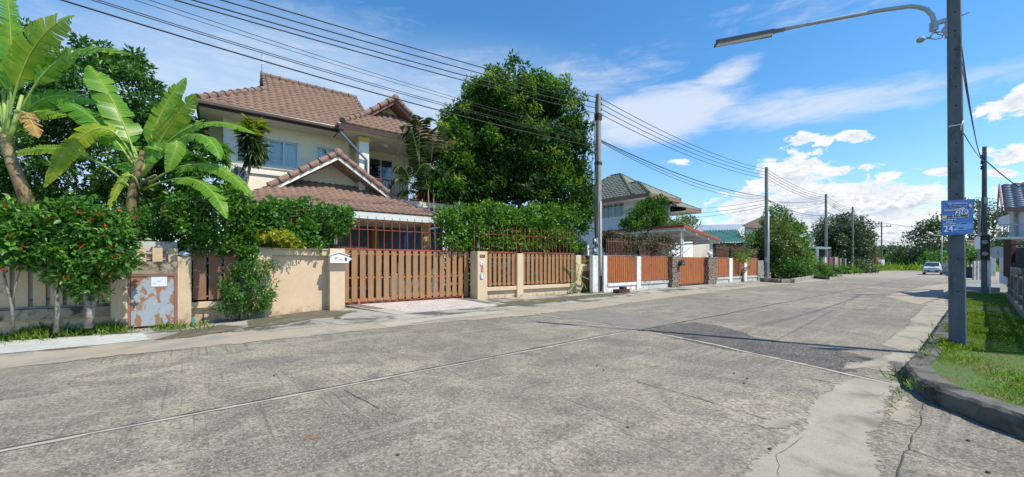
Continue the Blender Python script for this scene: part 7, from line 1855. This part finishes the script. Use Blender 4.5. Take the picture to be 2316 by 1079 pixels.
# woods far behind, one mass
cs = []
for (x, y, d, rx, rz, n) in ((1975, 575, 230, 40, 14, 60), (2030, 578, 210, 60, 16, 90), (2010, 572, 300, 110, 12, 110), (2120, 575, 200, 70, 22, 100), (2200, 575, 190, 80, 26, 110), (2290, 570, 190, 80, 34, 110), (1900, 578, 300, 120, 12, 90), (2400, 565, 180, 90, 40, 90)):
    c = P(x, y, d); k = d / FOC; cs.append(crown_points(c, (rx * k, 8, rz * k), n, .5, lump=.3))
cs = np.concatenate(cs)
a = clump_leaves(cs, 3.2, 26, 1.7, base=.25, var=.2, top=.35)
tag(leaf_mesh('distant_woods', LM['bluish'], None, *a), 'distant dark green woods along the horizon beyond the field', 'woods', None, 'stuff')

# ---- grass
from mathutils import noise as mno
def grass(name, pts, L, label, tint=.45, spread=.6, kind='stuff', wf=.09):
    pts = np.array(pts); n = len(pts); A = RNG.normal(0, spread, (n, 3)); A[:, 2] = 1
    N = RNG.normal(size=(n, 3)); N[:, 2] *= .2; ln = L * RNG.uniform(.3, 1.25, n) * np.array([.75 + 1.3 * mno.noise(Vector((x * .9, y * .9, 3.0))) for x, y, z in pts]).clip(.3, 1.6)
    return tag(leaf_mesh(name, LM['grass'], None, pts, A, N, ln, ln * wf + .003, tint + RNG.normal(0, .2, n), droop=.25), label, 'grass', None, kind)
pp_ = []
while len(pp_) < 42000:
    a = random.uniform(9.7, 28.5) if random.random() < .5 else random.uniform(9.7, 16)
    b_ = random.uniform(-.72, .62); p = FS.p(a, b_)
    if p.x < 7 and random.random() < .0: continue
    v = mno.noise(Vector((p.x * 1.1, p.y * 1.1, 0))); 
    if (a > 9.7 and b_ < .44) and random.random() < .7 + v * 1.0: pp_.append((p.x, p.y, .18))
grass('verge_grass', pp_, .075, 'short bright grass on the verge between kerb and dark fence', .62)
def inner(x, y):
    return min(math.hypot(x - k_[0], y - k_[1]) for k_ in KD) if x > min(k_[0] + abs(k_[1] - y) * .9 for k_ in KD) - .02 else -1
pp_ = []
while len(pp_) < 24000:
    x = random.uniform(5.0, 9.5); y = random.uniform(.5, 7.2); p = Vector((x, y, 0)); b_ = p.dot(FS.v); 
    if b_ > .40 or b_ < -4 or inner(x, y) < .20: continue
    v = mno.noise(Vector((x * 1.3, y * 1.3, 0)))
    if random.random() < .7 + v * 1.0: pp_.append((x, y, .18))
grass('verge_grass', pp_, .07, 'bright trailing grass inside the kerb corner at the right edge', .66)
pp_ = []
for (px, py, r, n) in ((2078, 866, .13, 260), (2095, 880, .09, 140), (2056, 850, .08, 60)):
    c = G(px, py)
    for _ in range(n): pp_.append((c.x + random.gauss(0, r), c.y + random.gauss(0, r * .7), .0))
grass('kerb_weeds', pp_, .17, 'tuft of long grass in the gutter at the kerb corner', .3, .7, wf=.045)
pp_ = []
for _ in range(420):
    f = random.random(); c = F2.p(0, 0); a = random.uniform(5.5, 13); p = FS.p(a, .52 + random.gauss(0, .06)); pp_.append((p.x, p.y, .1 if random.random() < .3 else .24))
grass('kerb_weeds', pp_, .09, 'grass spilling over the straight part of the kerb by the lamp pole', .4, .8)
pp_ = []
def wl_grass(x0, x1, y0, y1, n, L0):
    for _ in range(n):
        px = random.uniform(x0, x1); f = (px - x0) / (x1 - x0); py = y0 + (y1 - y0) * f + random.gauss(0, 5); p = gg(px, py)
        if mno.noise(Vector((p.x * 1.6, p.y * 1.6, 0))) + random.random() > .35: pp_.append((p.x, p.y, zg(p.x, p.y)))
wl_grass(-80, 110, 764, 757, 11000, 1); wl_grass(110, 290, 756, 744, 3600, 1); wl_grass(250, 480, 746, 742, 700, 1)
grass('verge_weeds', pp_, .30, 'rank tufts of grass along the foot of the wall under the flowering shrubs', .5, .55, wf=.028)
pp_ = []
for (px, py, r, n) in ((428, 715, .10, 160), (440, 738, .15, 120), (1165, 690, .10, 60), (1195, 694, .16, 130), (1110, 682, .12, 60), (1290, 676, .3, 200), (1375, 668, .3, 180), (1200, 652, .12, 40), (1260, 668, .3, 80), (1340, 664, .3, 160), (760, 722, .1, 40), (980, 707, .1, 30), (810, 695, .05, 20), (500, 745, .2, 60), (1540, 646, .5, 60), (1660, 648, .8, 260), (1720, 643, 1.0, 300), (1760, 645, .8, 200), (1425, 663, .4, 60)):
    c = gg(px, py)
    for _ in range(n): pp_.append((c.x + random.gauss(0, r), c.y + random.gauss(0, r * .7), zg(c.x, c.y)))
grass('verge_weeds', pp_, .09, 'scattered weeds in the cracks of the left verge and by the drive', .5, .7, wf=.07)
pp_ = []
for (x0, y0, x1, y1, n) in ((1600, 785, 1680, 798, 60), (1560, 772, 1640, 790, 90), (1170, 704, 1300, 724, 40), (1500, 760, 1590, 780, 30)):
    for _ in range(n):
        f = random.random(); c = G(x0 + (x1 - x0) * f, y0 + (y1 - y0) * f); pp_.append((c.x + random.gauss(0, .02), c.y + random.gauss(0, .02), 0))
grass('joint_weeds', pp_, .045, 'thin line of weeds growing in the road joint beside the dark patch', .4, .9)
pp_ = []
for _ in range(9000):
    p = FS.p(113 + random.random() ** 1.6 * 60, random.uniform(-60, 40)); pp_.append((p.x, p.y, .0))
for _ in range(2500):
    p = FS.p(random.uniform(74, 113), 12 + random.random() * 12 ); pp_.append((p.x, p.y, .0))
grass('field_grass', pp_, 1.3, 'tall light green grass field beyond the end of the street', .75, .3, wf=.16)
# a few pebbles and leaves on the road
mb = MB()
for (px, py) in ((1742, 1017), (1690, 857), (1683, 868), (1420, 968), (1660, 845), (2190, 998), (2235, 1070), (1365, 838), (1350, 828), (900, 1030), (300, 960), (620, 850), (2020, 850), (2112, 905)):
    c = G(px, py); r = .014
    mb.lathe(c, [(0, -.002), (r, .0), (r * 1.2, .008), (r * .6, .016), (0, .018)], 6)
tag(mb.build('road_grit', M['joint']), 'scattered dark grit and pebbles lying on the road', 'grit', None, 'stuff')
